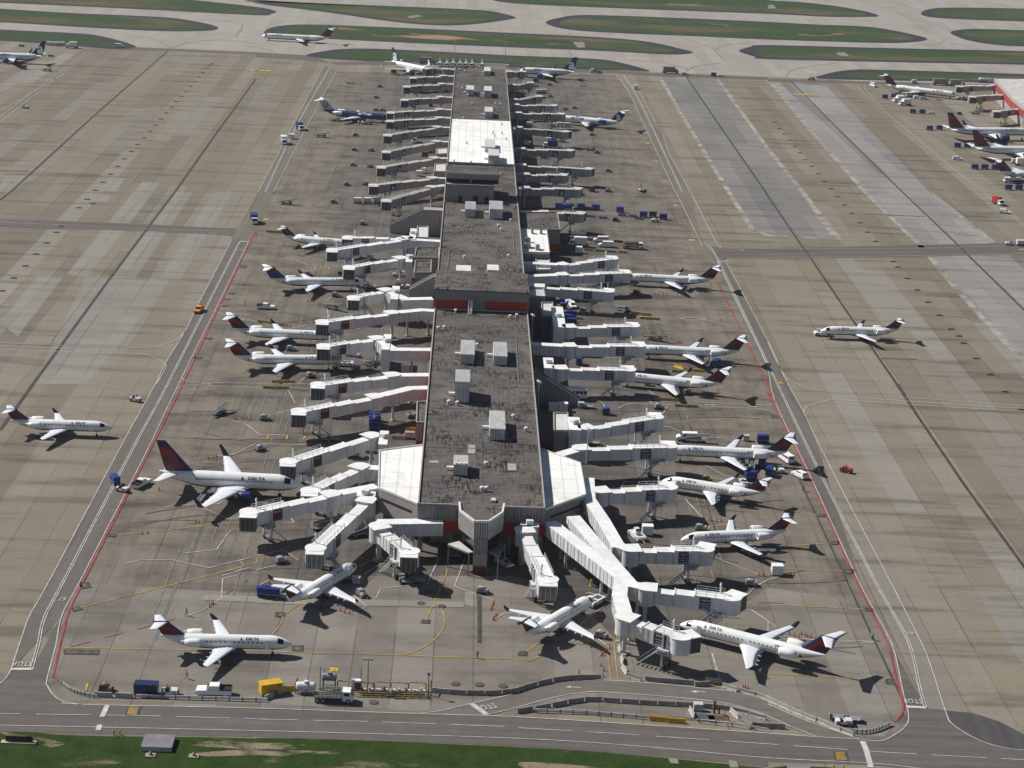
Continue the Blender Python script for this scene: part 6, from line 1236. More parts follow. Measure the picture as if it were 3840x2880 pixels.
for (c, r_), s in zip((((274.56,1067.05), (297.79,1075.95)), ((272.53,1029.66), (297.01,1044.5)), ((273.62,982.66), (299.14,1000.39))), ('farthest', 'middle', 'nearest')): bridge(r_, c, s+' grey bridge of the neighbouring concourse at the right edge', 'grey', -1, 'red', None, None, 7.9, 7.3, 'grey jet bridges of the far half', pier=False, turn=60)
q = [(299.11,1083.47),(367.1,1099.7),(325.8,931.79),(287.57,979.09),(290.15,1011.67)]
annex('neighbour_concourse', 'neighbouring concourse with pale roof and bright red wall band at the right edge', q, 10, ribb, mat('dusty_roof', (.50, .48, .45), .8, 0, .15, .2), False)
a = MB(); c = Vector((0, 0))
n_ = bpy.data.objects['neighbour_concourse']; c = Vector(n_.location[:2])
for i, j in ((4, 0), (3, 4)):
    p, r_ = Vector(q[i])-c, Vector(q[j])-c; d = (r_-p).normalized(); o = Vector((d.y, -d.x))
    if (p+o).length < p.length: o = -o
    a.beam((*(p+o*.05), 5.), (*(r_+o*.05), 5.), .25, 3.6, mat('bright_red_band', (.30, .04, .035), .7))
a.build('red_band', n_)
# ------------------------------------------------------------------ ramp equipment, vehicles, people
ITEMS = [
 # far left and left apron
 ('van', (-204.3,1126.4), -8, 'dark windowed white van at the tip of the left grass island'), ('box', (-228.93,1115.8), 190, 'white truck near the blue tail at the far left'),
 ('whitecart', (-244.11,1122.34), 0, 'lone pale cart left of three carts under the far left grass'), ('whitecart', (-240.58,1121.49), 0, 'left of three touching pale carts under the far left grass'), ('whitecart', (-238.52,1122.17), 0, 'middle of three touching pale carts under the far left grass'), ('whitecart', (-236.64,1122.79), 0, 'right of three touching pale carts under the far left grass'),
 ('cart', (-237.44,1027.82), 0, 'grey cart in the shadow of the far left airliner'), ('belt', (-224.31,1025.39), 0, 'belt loader lying alone behind the far left airliner tail'), ('tug', (-209.9,908.98), -20, 'white tug alone on the upper left apron'), ('greytug', (-233.69,1078.08), 0, 'small dark tug behind the far left airliner tail'), ('greytug', (-257.98,1112.72), 0, 'grey tug beyond the far left airliner fuselage'),
 ('bluebox', (-77.43,883.86), -70, 'blue box truck driving on the left service road'), ('bluebox', (-76.55,688.74), -80, 'blue box truck at the left cross road junction'), ('box', (-81.08,846.92), -80, 'white box truck beside a white box on the left service road'), ('whitebox', (-78.5,859.04), 0, 'white box standing beside the white box truck'),
 ('belt', (-65.85,866.46), 0, 'long belt loader on the upper left ramp by the service road'), ('belt', (-67.71,721.33), 0, 'long belt loader on the empty left ramp before the sloping stairs'), ('dolly', (-63.74,1028.76), 0, 'flat dolly on the ramp beside the far white airliner'),
 ('gpu', (-46.86,1020.59), 10, 'grey power cart left of the second grey bridge'), ('gpu', (-46.79,983.39), 10, 'grey power cart left of the third grey bridge'), ('gpu', (-44.78,944.33), 0, 'left of two power carts behind the dark blue airliner nose'), ('gpu', (-41.63,944.46), 0, 'right of two power carts behind the dark blue airliner nose'), ('tug', (-50.26,906.28), 0, 'white tug under the dark blue airliner wing'), ('belt', (-46.6,904.95), 20, 'belt loader by the dark blue airliner wing root'), ('belt', (-61.76,909.2), 5, 'belt loader at the tail wing of the dark blue airliner'),
 ('gpu', (-50.68,873.06), 10, 'grey power cart beside the sixth left grey bridge'), ('gpu', (-48.96,837.02), 10, 'left power cart by the seventh left grey bridge'), ('gpu', (-41.59,837.88), 60, 'right power cart by the seventh left grey bridge'), ('gpu', (-47.29,802.42), 10, 'left power cart by the eighth left grey bridge'), ('gpu', (-40.1,801.2), 60, 'right power cart by the eighth left grey bridge'), ('gpu', (-47.29,761.7), 10, 'left power cart by the ninth left grey bridge'), ('gpu', (-40.09,764.12), 60, 'right power cart by the ninth left grey bridge'), ('gpu', (-50.18,727.52), 10, 'grey power cart left of three parked pale carts'),
 ('whitecart', (-40.93,728.7), 0, 'left of three spaced pale carts on the left ramp'), ('whitecart', (-37.07,729.46), 0, 'middle of three spaced pale carts on the left ramp'), ('whitecart', (-33.31,730.63), 0, 'right of three spaced pale carts beside a bridge cab'), ('gpu', (-36.46,691.8), 0, 'grey power cart before the sloping stair enclosure'), ('bin', (-18.3,964.66), 0, 'bin between the third and fourth left grey bridges'), ('bluebox', (-23.89,864.68), -80, 'small truck tucked between left grey bridges'), ('whitecart', (-17.04,839.35), 0, 'left pale cart against the beige left annex'), ('whitecart', (-14.49,840.48), 0, 'right pale cart against the beige left annex'), ('cart', (-17.54,829.71), 0, 'dark cart before the beige left annex'), ('whitebox', (-18.8,787.14), 0, 'white box below the eighth left grey bridge'), ('whitebox', (-17.53,793.56), 0, 'white box near the annex steps on the left'), ('cart', (-23.59,1006.16), 0, 'grey cart under the second left grey bridge'), ('greytug', (-16.35,1010.11), 0, 'grey tug by the wall under the second left grey bridge'), ('bin', (-11.47,1011.47), 0, 'brownish bin at the wall below the second left grey bridge'),
 ('ice', (-16.46,1108.36), -95, 'first white tank truck from the left in the far row'), ('ice', (-12.44,1108.19), -95, 'second white tank truck from the left in the far row'), ('ice', (-8.79,1110.7), -95, 'third white tank truck from the left in the far row'), ('ice', (-4.77,1110.53), -95, 'fourth white tank truck from the left in the far row'), ('ice', (-1.42,1111.56), -95, 'third white tank truck from the right in the far row'), ('ice', (2.14,1111.71), -95, 'second white tank truck from the right in the far row'), ('ice', (7.99,1111.15), -95, 'lone white tank truck at the right end of the far row'), ('greybox', (-24.65,1114.3), 0, 'dark truck beyond the far white airliner wing'), ('dolly', (-37.44,1063.8), 0, 'dolly under the far white airliner wing'), ('cart', (-41.62,1071.31), 0, 'dark cart at the far white airliner wing tip'),
 # far right
 ('flatbed', (74.51,1107.2), 180, 'flat truck on the road near the far right letter tail'), ('greybox', (117.42,1119.97), 0, 'large dark box truck on the far end road'), ('silver', (126.42,1113.46), 0, 'pale car following the large dark truck on the far road'), ('cart', (143.03,1114.71), 0, 'dark cart towed along the far right road'), ('tug', (147.49,1115.11), 0, 'white tug towing a dark cart on the far right road'), ('whitebox', (92.56,1052.56), 0, 'tall white box standing alone beside the right service road'), ('dolly', (63.54,1054.73), 0, 'flat dolly behind the far right lettered airliner'), ('gpu', (45.07,1052.4), 0, 'power cart under the far right lettered airliner'), ('gpu', (44.06,1011.18), 0, 'power cart right of the third right grey bridge'), ('gpu', (50.29,972.65), 60, 'left power cart above the rear engined lettered airliner'), ('gpu', (55.23,976.83), 0, 'right power cart above the rear engined lettered airliner'),
 ('whitecart', (41.78,918.19), 0, 'left of three pale carts under the lettered airliner nose'), ('whitecart', (45.37,921.01), 0, 'middle of three pale carts under the lettered airliner nose'), ('whitecart', (48.93,921.24), 0, 'right of three pale carts under the lettered airliner nose'), ('whitecart', (30.66,918.02), 0, 'pale cart near the wall by the lettered airliner bridge'), ('gpu', (60,900.54), 0, 'power cart below the lettered airliner wing'), ('bluebox', (39.81,864.2), 180, 'blue truck between the sixth and seventh right grey bridges'), ('whitecart', (38.97,878), 0, 'pale cart left of the blue truck on the right'), ('whitecart', (44.81,879.97), 0, 'pale cart right of the blue truck on the right'), ('whitecart', (28.31,866.15), 0, 'pale cart at the wall by the seventh right grey bridge'), ('tug', (29.81,836.28), 0, 'white tug under the seventh right grey bridge'), ('whitecart', (34.84,837.95), 0, 'pale cart under the seventh right grey bridge'), ('belt', (57.19,861.91), 0, 'belt loader right of the seventh right grey bridge'), ('gpu', (59.72,855.43), 0, 'power cart right of the seventh right grey bridge'), ('gpu', (62.1,813.17), 0, 'power cart right of the eighth right grey bridge'), ('cart', (52.56,769.97), 60, 'dark cart right of the tenth right grey bridge'), ('gpu', (59.37,770.66), 0, 'power cart right of the tenth right grey bridge'), ('whitebelt', (73.09,775.31), 90, 'white lift truck on the right ramp near the service road'), ('cart', (37.65,1061.21), 0, 'dark cart at the second right grey bridge cab'), ('whitecart', (38.23,1022.08), 0, 'left pale cart at the third right grey bridge'), ('whitecart', (40.95,1023.63), 0, 'right pale cart at the third right grey bridge'),
 # neighbouring concourse
 ('silver', (200.94,1118.04), 180, 'small dark car on the road beside the right grass island'), ('van', (234.51,1101.92), -70, 'white van behind the far right airliner tail'), ('navycart', (232.24,1057.66), 0, 'left dark cart below the far right airliner wing'), ('navycart', (238.02,1062.07), 0, 'right dark cart below the far right airliner wing'), ('box', (238.5,1047.36), 200, 'farther white truck below the far right airliner'), ('box', (239.55,1036.67), 200, 'nearer white truck below the far right airliner'), ('tug', (248.24,1070.17), 0, 'white tug under the far right airliner'), ('suv', (251.76,1063.77), 0, 'left pale car under the far right airliner fuselage'), ('silver', (254.62,1060.5), 0, 'right pale car under the far right airliner fuselage'), ('dolly', (263.5,1060.88), 0, 'flat dolly under the far right airliner nose'), ('push', (277.5,1067.5), 180, 'white tractor at the far right airliner nose'),
 ('navycart', (237.35,1009.6), 0, 'left cart of the two towed above the large right airliners'), ('navycart', (242.45,1010.18), 0, 'right cart of the two towed above the large right airliners'), ('tug', (247.23,1010.67), 0, 'white tug ahead of two carts above the large right airliners'), ('rustgpu', (263.25,1012.58), 0, 'yellowish power cart beyond the farther large airliner fin'), ('belt', (272.58,1014.98), -25, 'belt loader beyond the farther large airliner wing'), ('navycart', (234.68,957.97), 0, 'left cart behind the farther large airliner tail'), ('navycart', (240.25,960.34), 0, 'right cart behind the farther large airliner tail'), ('navycart', (237.54,910.82), 0, 'left cart behind the nearer large airliner tail'), ('navycart', (242.47,911.35), 0, 'right cart behind the nearer large airliner tail'), ('suv', (229.67,877.59), -10, 'white car alone left of the large right airliners'), ('navycart', (232.35,855.99), 0, 'left of three carts beside the cut off tail'), ('navycart', (237.14,857.03), 0, 'middle of three carts beside the cut off tail'), ('navycart', (242.07,857.56), 0, 'right of three carts beside the cut off tail'), ('box', (257.54,870.27), 0, 'white truck beyond the cut off tail'), ('whitecart', (255.82,874.92), 0, 'pale cart beyond the cut off tail'), ('tank', (243,827.34), 180, 'tank truck at the right edge below the cut off tail'), ('navycart', (235.79,810.9), 0, 'left cart at the right edge below the tank truck'), ('navycart', (240.61,811.89), 0, 'right cart at the right edge below the tank truck'), ('greybox', (276.75,1119.66), 0, 'large dark truck beyond the far right airliner'), ('greybox', (286.29,1117.92), 0, 'second dark truck nearer the neighbouring concourse'), ('whitecart', (262.52,1121.4), 0, 'pale cart on the road beyond the far right airliner'), ('tank', (308.1,1139.01), 0, 'tank truck at the corner of the neighbouring concourse'),
 # left white bridges
 ('amber', (-79.44,564.64), -97, 'amber yellow pickup driving on the left service road'), ('bluebed', (-59.68,570.98), 0, 'white pickup with dark bed on the left ramp'), ('pickup', (-18.11,607.41), 180, 'white pickup below the beige left annex'), ('silver', (-20.25,618.07), 180, 'silver car half behind the beige left annex wall'), ('gpu', (-50.33,614.08), 0, 'grey power cart behind the white and blue tailed jet'), ('gpu', (-39.33,588.68), 0, 'grey power cart below the white and blue tailed jet wing'), ('belt', (-39.52,573.76), -35, 'small belt loader before the short left bridge'), ('gpu', (-31.28,640.01), 0, 'grey power cart under the farthest left white bridge'), ('dolly', (-32.87,640.07), 0, 'dolly under the farthest left white bridge'), ('gpu', (-47.9,527.46), 10, 'grey power cart between the two longer left jets'), ('silver', (-29.9,524.14), -20, 'small dark car under the bridge of the lower longer jet'), ('belt', (-23.93,514.78), -40, 'belt loader behind a tug on the left ramp'), ('tug', (-22.28,511.14), -20, 'red and white tug near the blue green dumpster'), ('bin', (-27.86,508.76), 0, 'blue green dumpster beyond the lower longer left jet nose'), ('gpu', (-40.33,502.81), 40, 'grey power cart below the lower longer left jet'), ('push', (-31.59,514.87), 0, 'white tow tractor at the lower longer left jet nose'), ('push', (-31.24,601.58), 0, 'white tow tractor at the blue tailed jet nose'), ('whitebox', (-14.32,510.55), 0, 'white box under the walkway above the bare left bridge'), ('tug', (-17.76,602.99), 0, 'tug parked by the red base of the left annex'),
 ('yel', (-68.74,673.63), -4, 'left faded yellow barrier beyond the farthest left jet tail'), ('yel', (-65.6,673.46), -4, 'second faded yellow barrier beyond the farthest left jet tail'), ('yel', (-61.03,666.82), -4, 'faded yellow barrier just behind the farthest left jet fin'), ('yel', (-50.31,666.95), -4, 'faded yellow barrier behind the farthest left jet wing'), ('yel', (-58.88,555.28), -8, 'left yellow barrier above the upper longer left jet'), ('yel', (-56.35,554.36), -8, 'middle yellow barrier above the upper longer left jet'), ('yel', (-53.76,552.83), -8, 'right yellow barrier above the upper longer left jet'), ('yel', (-48.44,496.47), 0, 'left of two yellow barriers above the bare left bridge lane'), ('yel', (-45.51,497.06), 0, 'right of two yellow barriers above the bare left bridge lane'), ('yel', (-50.25,491.17), 0, 'left yellow barrier on the lane left of the bare bridge'), ('yel', (-46.69,491.42), 0, 'right yellow barrier on the lane left of the bare bridge'),
 ('tug', (-83.58,475.98), -25, 'white tug alone between the left taxiing jet and road'), ('belt', (-60.71,468.26), 65, 'belt loader on the empty left stand by cones'), ('navycart', (-77.79,414.92), -60, 'navy baggage cart on the left service road behind a tug'), ('tug', (-75.33,410.52), -25, 'white tug pulling the navy cart across the left road'), ('bluebed', (-71.7,414.65), 65, 'white pickup with dark bed stopped behind the large airliner'), ('belt', (-56.36,407.32), 75, 'dark belt loader raised at the belly of the large airliner'), ('gpu', (-48.67,464.86), 10, 'grey power cart left of the bare long bridge cab'), ('gpu', (-47.33,441.73), 40, 'grey power cart beyond the large airliner wing'), ('dolly', (-32.32,450.75), 0, 'left flat dolly carrying bags below the bare bridge'), ('dolly', (-29.89,451.03), 0, 'right flat dolly carrying bags below the bare bridge'), ('greytug', (-30.72,468.6), 0, 'grey tug under the long bare left bridge'), ('greytug', (-11.22,471.42), 30, 'grey tug at the concourse wall beside the narrow annex'), ('silver', (-10.37,455.05), 0, 'small silver car at the narrow annex red base'), ('byel', (-10.71,460.84), 0, 'yellow barrier against the narrow left annex'), ('barr', (-14.11,453.91), -3, 'pale barrier between lobby and narrow left annex'), ('whitebox', (-22.73,439.88), 0, 'white box under the large airliner bridge'), ('cart', (-24.5,438.84), 0, 'dark cart under the large airliner bridge'), ('gpu', (-20.52,443.49), 0, 'power cart by the lobby of the large airliner bridge'),
 ('navycart', (-20.65,467.66), 0, 'farthest blue cart of the stack parked under the bare bridge'), ('navycart', (-20.46,465.17), 0, 'second blue cart of the stack parked under the bare bridge'), ('navycart', (-20.3,462.71), 0, 'third blue cart of the stack parked under the bare bridge'), ('navycart', (-20.16,460), 0, 'nearest blue cart of the stack parked under the bare bridge'),
 ('dolly', (-29.02,391.73), 25, 'long dolly under the bent walkway bridge'), ('belt', (-27.41,393.94), 20, 'belt loader under the bent walkway bridge'), ('belt', (-19.71,389.26), 30, 'belt loader left of the lookout front walkway'), ('cart', (1.11,378.18), 0, 'dark cart in shade under the lookout canopy'), ('silver', (11.61,375.36), -50, 'silver estate car parked right of the lookout pier'), ('gpu', (-35.39,372.58), 30, 'power cart with lime hose on the lower left stand'),
 ('greybox2', (-18.99,363.19), 0, 'grey box on a cart at the angled left jet nose'), ('dolly', (-20.6,364.24), 0, 'dolly at the angled left jet nose'), ('gpu', (-17.54,356.89), -50, 'power cart right of the angled left jet wing'), ('dolly', (-8.65,364.12), 5, 'left long dolly parked before the lookout'), ('dolly', (-6.27,364.75), 5, 'right long dolly parked before the lookout'), ('gpu', (7.03,360.49), 0, 'power cart at the head of the dark drain slot'), ('navycart', (-36.9,354.91), 0, 'left navy cart at the angled jet tail'), ('navycart', (-35.34,354.47), 0, 'right navy cart at the angled jet tail'), ('dolly', (-33.12,354.38), -20, 'dark dolly beneath the angled left jet tail'),
 # bottom strip
 ('rustgpu', (-60.68,311.34), 0, 'yellow lumpy equipment behind the tan barriers'), ('bluebox2', (-53.34,310.75), -2, 'navy baggage container behind the bottom guard rail'), ('tug', (-49.22,310.83), 0, 'white tug right of the navy container'), ('bluebed', (-41.32,311.43), 180, 'white pickup with dark bed by the bottom guard rail'), ('yellowbox', (-31.35,312.86), 22, 'yellow storage container standing by the bottom barriers'), ('flatbed', (-20.42,310.49), 0, 'white cab flatbed truck parked before the fuel point'),
 ('pale', (-60.67,309.07), -2, 'left tan barrier before the yellow equipment'), ('pale', (-57.02,309.03), -2, 'right tan barrier left of the navy container'), ('pale', (-31.06,311.05), 18, 'tan barrier below the yellow container'), ('byel', (-28.54,313.99), 15, 'yellow topped barrier right of the yellow container'), ('pale', (-29.67,312.75), 17, 'tan barrier between container and yellow barrier'),
 ('pale', (-0.69,315.16), -6, 'tan barrier right of the yellow pipe rack'), ('barr', (2.48,314.84), -3, 'first grey barrier right of the tan one'), ('barr', (5.75,314.9), -2, 'second grey barrier right of the tan one'), ('barr', (8.98,315.14), 3, 'third grey barrier right of the tan one'),
 ('barr', (12.11,316.03), 8, 'leftmost barrier of the rising upper bypass row'), ('barr', (13.39,316.68), 12, 'second barrier of the rising upper bypass row'), ('barr', (15.82,318.5), 14, 'third barrier of the rising upper bypass row'), ('barr', (18.61,320.27), 14, 'fourth barrier of the rising upper bypass row'), ('barr', (21.58,321.78), 9, 'fifth barrier of the rising upper bypass row'), ('barr', (24.64,322.59), 4, 'sixth barrier of the rising upper bypass row'), ('barr', (27.62,322.97), 3, 'last barrier of the rising upper bypass row beside cones'),
 ('pale', (33.54,335.35), 100, 'farthest barrier of the short row ending at the lane'), ('pale', (33.73,331.05), 100, 'middle barrier of the short row ending at the lane'), ('pale', (33.85,326.6), 100, 'nearest barrier of the short row ending at the lane'), ('barr', (35.43,323.57), -18, 'tilted barrier joining the short row to the bypass row'), ('barr', (38.99,322.78), -2, 'first barrier right of the gap on the bypass row'), ('barr', (42,322.43), -2, 'second barrier right of the gap on the bypass row'), ('barr', (44.96,322.13), -2, 'third barrier right of the gap on the bypass row'), ('barr', (48.05,321.65), -4, 'fourth barrier right of the gap on the bypass row'), ('pale', (50.3,323.26), -52, 'slanted pale barrier at the foot of the stand line'), ('pale', (53.01,320.6), -18, 'first pale barrier past the slanted one'), ('pale', (56.04,318.94), -16, 'second pale barrier past the slanted one'), ('pale', (58.71,317.28), -14, 'third pale barrier past the slanted one'),
 ('pale', (59.96,315.98), -20, 'fourth pale barrier of the right descending row'), ('pale', (61.8,314.05), -22, 'fifth pale barrier of the right descending row'), ('pale', (63.99,311.71), -25, 'sixth pale barrier of the right descending row'), ('pale', (66,309.84), -22, 'seventh pale barrier of the right descending row'), ('pale', (68.04,308.21), -22, 'eighth pale barrier of the right descending row'), ('pale', (69.81,306.36), -22, 'lowest pale barrier before the right guard rail'), ('pale', (71.81,304.76), -10, 'tan barrier touching the right curved guard rail'),
 ('barr', (14.6,308.79), 9, 'first barrier from the left in the lower bypass row'), ('barr', (17.87,310.15), 9, 'second barrier from the left in the lower bypass row'), ('barr', (21,311.73), 11, 'third barrier from the left in the lower bypass row'), ('barr', (24.01,313.09), 10, 'fourth barrier from the left in the lower bypass row'), ('barr', (27.22,313.92), 0, 'fifth barrier from the left in the lower bypass row'), ('barr', (30.55,313.71), -2, 'sixth barrier from the left in the lower bypass row'), ('barr', (33.91,313.5), -2, 'seventh barrier from the left in the lower bypass row'), ('barr', (37.24,313.29), -2, 'eighth barrier from the left in the lower bypass row'), ('barr', (40.55,313.17), -2, 'ninth barrier from the left in the lower bypass row'), ('barr', (43.81,313.05), -2, 'tenth barrier, left of the small white box'), ('barr', (47.38,312.76), -3, 'barrier right of the small white box'), ('barr', (50.54,312.32), -4, 'barrier right of the brown hydrant'), ('pale', (53.73,311.19), -14, 'first pale barrier of the lower row end'), ('pale', (56.68,309.62), -15, 'second pale barrier of the lower row end'), ('pale', (44.87,310.1), 100, 'pale barrier across the left end of the hydrant pen'), ('pale', (52.6,310.21), 100, 'pale barrier across the right end of the hydrant pen'), ('barr', (53.96,306.55), -6, 'long grey barrier at the lower right of the hydrant pen'), ('barr', (56.79,305.96), -6, 'second grey barrier at the lower right of the hydrant pen'), ('barr', (59.52,305.85), -8, 'last dark barrier where the bypass meets the road'),
 ('byel', (38.52,307.11), -4, 'left of two yellow barriers in the bottom pen'), ('byel', (41.6,306.63), -4, 'right of two yellow barriers in the bottom pen'), ('greybox2', (46.08,311.54), 0, 'small white utility box inside the hydrant pen'),
 ('push', (29.99,357.29), 54, 'white tow tractor at the angled right jet nose'), ('gpu', (30.31,341.08), -20, 'power cart below the angled right jet wing'), ('gpu', (63.53,369.35), 0, 'power cart inside a yellow square on the right stand'), ('tug', (71.99,308.06), 0, 'red and white tug inside the right curved guard rail'), ('dolly', (71.3,310), -6, 'flat cart beside the red and white tug'), ('dolly', (73.73,309.51), -6, 'second flat cart beside the red and white tug'),
 # right ramp
 ('bluecart', (37.55,733.46), 0, 'left blue cart of the rear group behind a grey bridge'), ('bluecart', (41.89,733.88), 0, 'middle blue cart of the rear group behind a grey bridge'), ('bluecart', (40.46,732.33), 0, 'front blue cart of the group behind a grey bridge'), ('bluecart', (46.25,734.72), 0, 'single blue cart left of the gap on the right ramp'), ('bluecart', (52.17,734.6), 0, 'single blue cart in the middle of the gap on the right ramp'), ('bluecart', (61.43,732.18), 0, 'single blue cart right of the gap on the right ramp'), ('flat', (48.96,721.73), -3, 'leftmost flat blue cart beside the grey bridge cab'), ('flat', (54,720.03), -3, 'second flat blue cart from the left on the right ramp'), ('flat', (61.83,726.23), -5, 'flat blue cart below the single blue cart'), ('flat', (66.06,725.59), -5, 'flat blue cart in the middle of the right cluster'), ('flat', (67.74,721.21), -5, 'nearest flat blue cart of the right cluster'), ('navycart', (70.08,725.12), 0, 'navy cart in the right cluster'), ('cart', (73.8,726.45), 0, 'dark cart in the right cluster'), ('navycart', (77.5,722.44), 0, 'navy cart at the right end of the cluster'), ('rustgpu', (58.65,716.06), 0, 'brownish power cart below the flat blue carts'), ('tug', (74.17,717.76), 180, 'white tug at the right end of the blue carts'),
 ('pickup', (42.91,689.82), 180, 'white pickup beside the red based right annex'), ('box', (42.86,671.83), 180, 'white box van truck beside the red based right annex'), ('van', (50.82,680.11), 180, 'white passenger van above another van on the right ramp'), ('cargo', (52.21,672.57), 180, 'white panel van just below the passenger van'), ('stake', (61.28,671.48), 0, 'stake bed truck with white cab on the right ramp'), ('redbarr', (47.18,681.66), 0, 'red and white barrier left of the passenger van'), ('redbarr', (56.45,680.57), 0, 'red and white barrier right of the passenger van'), ('redbarr', (57.7,680.24), 0, 'red and white barrier behind the stake bed truck'), ('yel', (45.66,665.57), -5, 'first yellow barrier of the line below the white vans'), ('yel', (49.59,665.2), -5, 'second yellow barrier of the line below the white vans'), ('yel', (53.69,664.51), -5, 'third yellow barrier of the line below the white vans'), ('yel', (57.74,664.16), -5, 'last yellow barrier of the line below the white vans'), ('whitebox', (41.74,661.91), 0, 'white box in the shade below the white box truck'),
 ('rustgpu', (58.1,606.82), 0, 'brown yellow power cart below the farthest docked right jet'), ('belt', (75.63,615.56), 80, 'dark belt loader upright at the farthest right jet tail'), ('pickup', (34.29,594.39), -70, 'white pickup parked under the tilted bridge'), ('bin', (33.18,585.75), 0, 'blue lidded dumpster under the tilted bridge'), ('suv', (36.12,587.17), -80, 'white car parked beside the blue lidded dumpster'), ('greytug', (39.06,581.8), 80, 'grey tug right of the parked white car'), ('belt', (51.96,585.12), -50, 'belt loader at the bright yellow barrier line'), ('byel', (53.99,584.04), 110, 'upended bright barrier beside the belt loader'), ('byel', (55.95,581.86), -4, 'left yellow barrier of the upper right line'), ('byel', (59.11,580.97), -4, 'right yellow barrier of the upper right line'), ('yel', (58.45,576.53), -4, 'left yellow barrier of the lower right line'), ('yel', (61.42,576.3), -4, 'right yellow barrier of the lower right line'), ('navycart', (35.16,575.09), -10, 'farthest navy cart beside the shaded right lobby'), ('navycart', (33.8,570.48), -10, 'middle navy cart beside the shaded right lobby'), ('navycart', (34.87,566.42), -10, 'nearest navy cart beside the shaded right lobby'), ('belt', (59.64,552.74), -25, 'small belt loader above the longer right jet wing'), ('navycart', (35.14,524.94), 80, 'navy cart standing between two right bridges'), ('belt', (72.7,528.84), 75, 'belt loader at the tail of the longer right jet'), ('navycart', (75.03,528.01), 60, 'navy cart at the tail of the longer right jet'), ('byel', (63.93,525.39), -45, 'bright yellow barrier slanted behind the small right jet'), ('byel', (67.15,522.65), -10, 'bright yellow barrier left of the small right jet fin'), ('byel', (69.27,522.15), -10, 'bright yellow barrier touching the small right jet fin'), ('yel', (63.13,520.78), -3, 'faded yellow barrier beyond the small right jet wing'), ('greybox2', (53.21,507.36), 0, 'white equipment box under the small right jet nose'),
 ('bus', (31.99,493.41), 180, 'white shuttle bus beside the dark sloping stair enclosure'), ('whitebox', (26.02,481.22), 0, 'left white shelter box under the sloping stairs'), ('whitebox', (28.67,481.83), 0, 'right white shelter box under the sloping stairs'), ('greybox2', (33.62,485.09), 0, 'small white cabinet right of the shelter boxes'), ('dolly', (35.31,484.8), 0, 'dolly right of the small white cabinet'), ('bin', (40,480.29), 0, 'dark bin with blue lid on the right lane'), ('gpu', (54.5,486.67), 20, 'power cart beyond the empty right bridge cab'), ('rustgpu', (63.69,500.48), 30, 'dark power cart at the small right jet wing'), ('cargo', (59.67,461.81), 180, 'large white van parked right of the empty bridge cab'), ('dolly', (35.2,455.44), 0, 'flat dolly behind the walkway to the longer jet'), ('yel', (56.15,494.4), -3, 'left yellow barrier on the right lane'), ('yel', (59.23,494.17), -3, 'right yellow barrier on the right lane'), ('yel', (60.94,489.15), -4, 'left yellow barrier with lime patches on the lane'), ('yel', (63.92,489.11), -4, 'right yellow barrier with red base on the lane'), ('rustgpu', (61.3,431.52), 0, 'brown power cart above the small jet by the hall'), ('navycart', (72.29,433.9), 15, 'front navy cart of the group behind the longer jet tail'), ('tug', (70.15,430.48), 100, 'white tug below the navy carts near the red line'), ('navycart', (76.46,443.35), 70, 'right navy cart of the group behind the longer jet tail'), ('navycart', (79.22,461.81), 0, 'navy cart beyond the longer jet engine'), ('greybox2', (75.07,463.13), 0, 'pale box beyond the longer jet engine'), ('belt', (73.83,443.06), 80, 'belt loader raised at the longer jet engine'), ('push', (41.51,393.84), -70, 'pale tow tractor parked beside a white box'), ('whitebox', (43.97,396.13), 0, 'white box beside the pale tow tractor'), ('gpu', (56.33,399.75), 0, 'power cart above the lower small right jet'), ('belt', (67.27,385.64), -25, 'belt loader lying along the lower right jet wing'), ('whitebelt', (61.34,460.66), 0, 'yellowish belt loader at the nose of the longer jet'),
 ('van', (83.25,448.73), 110, 'white van behind the longer jet tail by the red line'), ('navycart', (77.42,437.68), 70, 'navy cart left of a tug near the red line'), ('tug', (79.87,439.75), 0, 'white tug beside the navy cart near the red line'), ('suv', (84.76,437.25), 120, 'white car with a red side on the red line'), ('redtug', (97.11,442.11), -30, 'small red and white tug alone on the right apron'), ('whitebox', (70.08,376.02), 0, 'white box on the right stand beside a lime vested worker'), ('push', (112.61,565.97), 0, 'white tractor pushing the jet on the right apron'), ('redbox', (222.41,778.97), -70, 'red and white ambulance truck on the right edge road'), ('suv', (221.05,760.89), -25, 'white car below the red and white truck'), ('tug', (207.42,702.67), 180, 'white tug with orange driver on the right cross road'), ('whitecart', (211.57,702.46), 0, 'pale cart towed on the right cross road'),
 ('orange', (-51.07,344.43), 190, 'worker in orange vest walking beyond the bottom left jet tail'), ('orange', (-47.12,317.33), 15, 'worker in bright orange walking near the bottom left jet wing'), ('orange2', (6.05,330.02), 80, 'worker in red orange vest standing on the yellow line'), ('orange2', (-66.35,573.36), 20, 'worker in orange vest on the left stand by the red line'), ('orange', (84.07,427.39), 100, 'worker in red clothes walking below the white car on the red line'), ('lime', (84.4,344.59), 60, 'worker in lime vest at the dark joint on the right'), ('lime', (69.37,375.77), 0, 'worker in lime vest beside the white box'), ('orange2', (74.42,425.06), 90, 'worker in orange below the longer jet tail carts'), ('orange2', (24.99,323.25), 0, 'worker in orange behind the upper bypass barriers'), ('lime', (59.44,326.28), 0, 'worker in lime vest at the lowest jet wing tip'), ('orange2', (-38.06,455.38), 0, 'worker in orange below the long bare bridge')]
BR = [i for i in ITEMS if i[0] in AUTO]
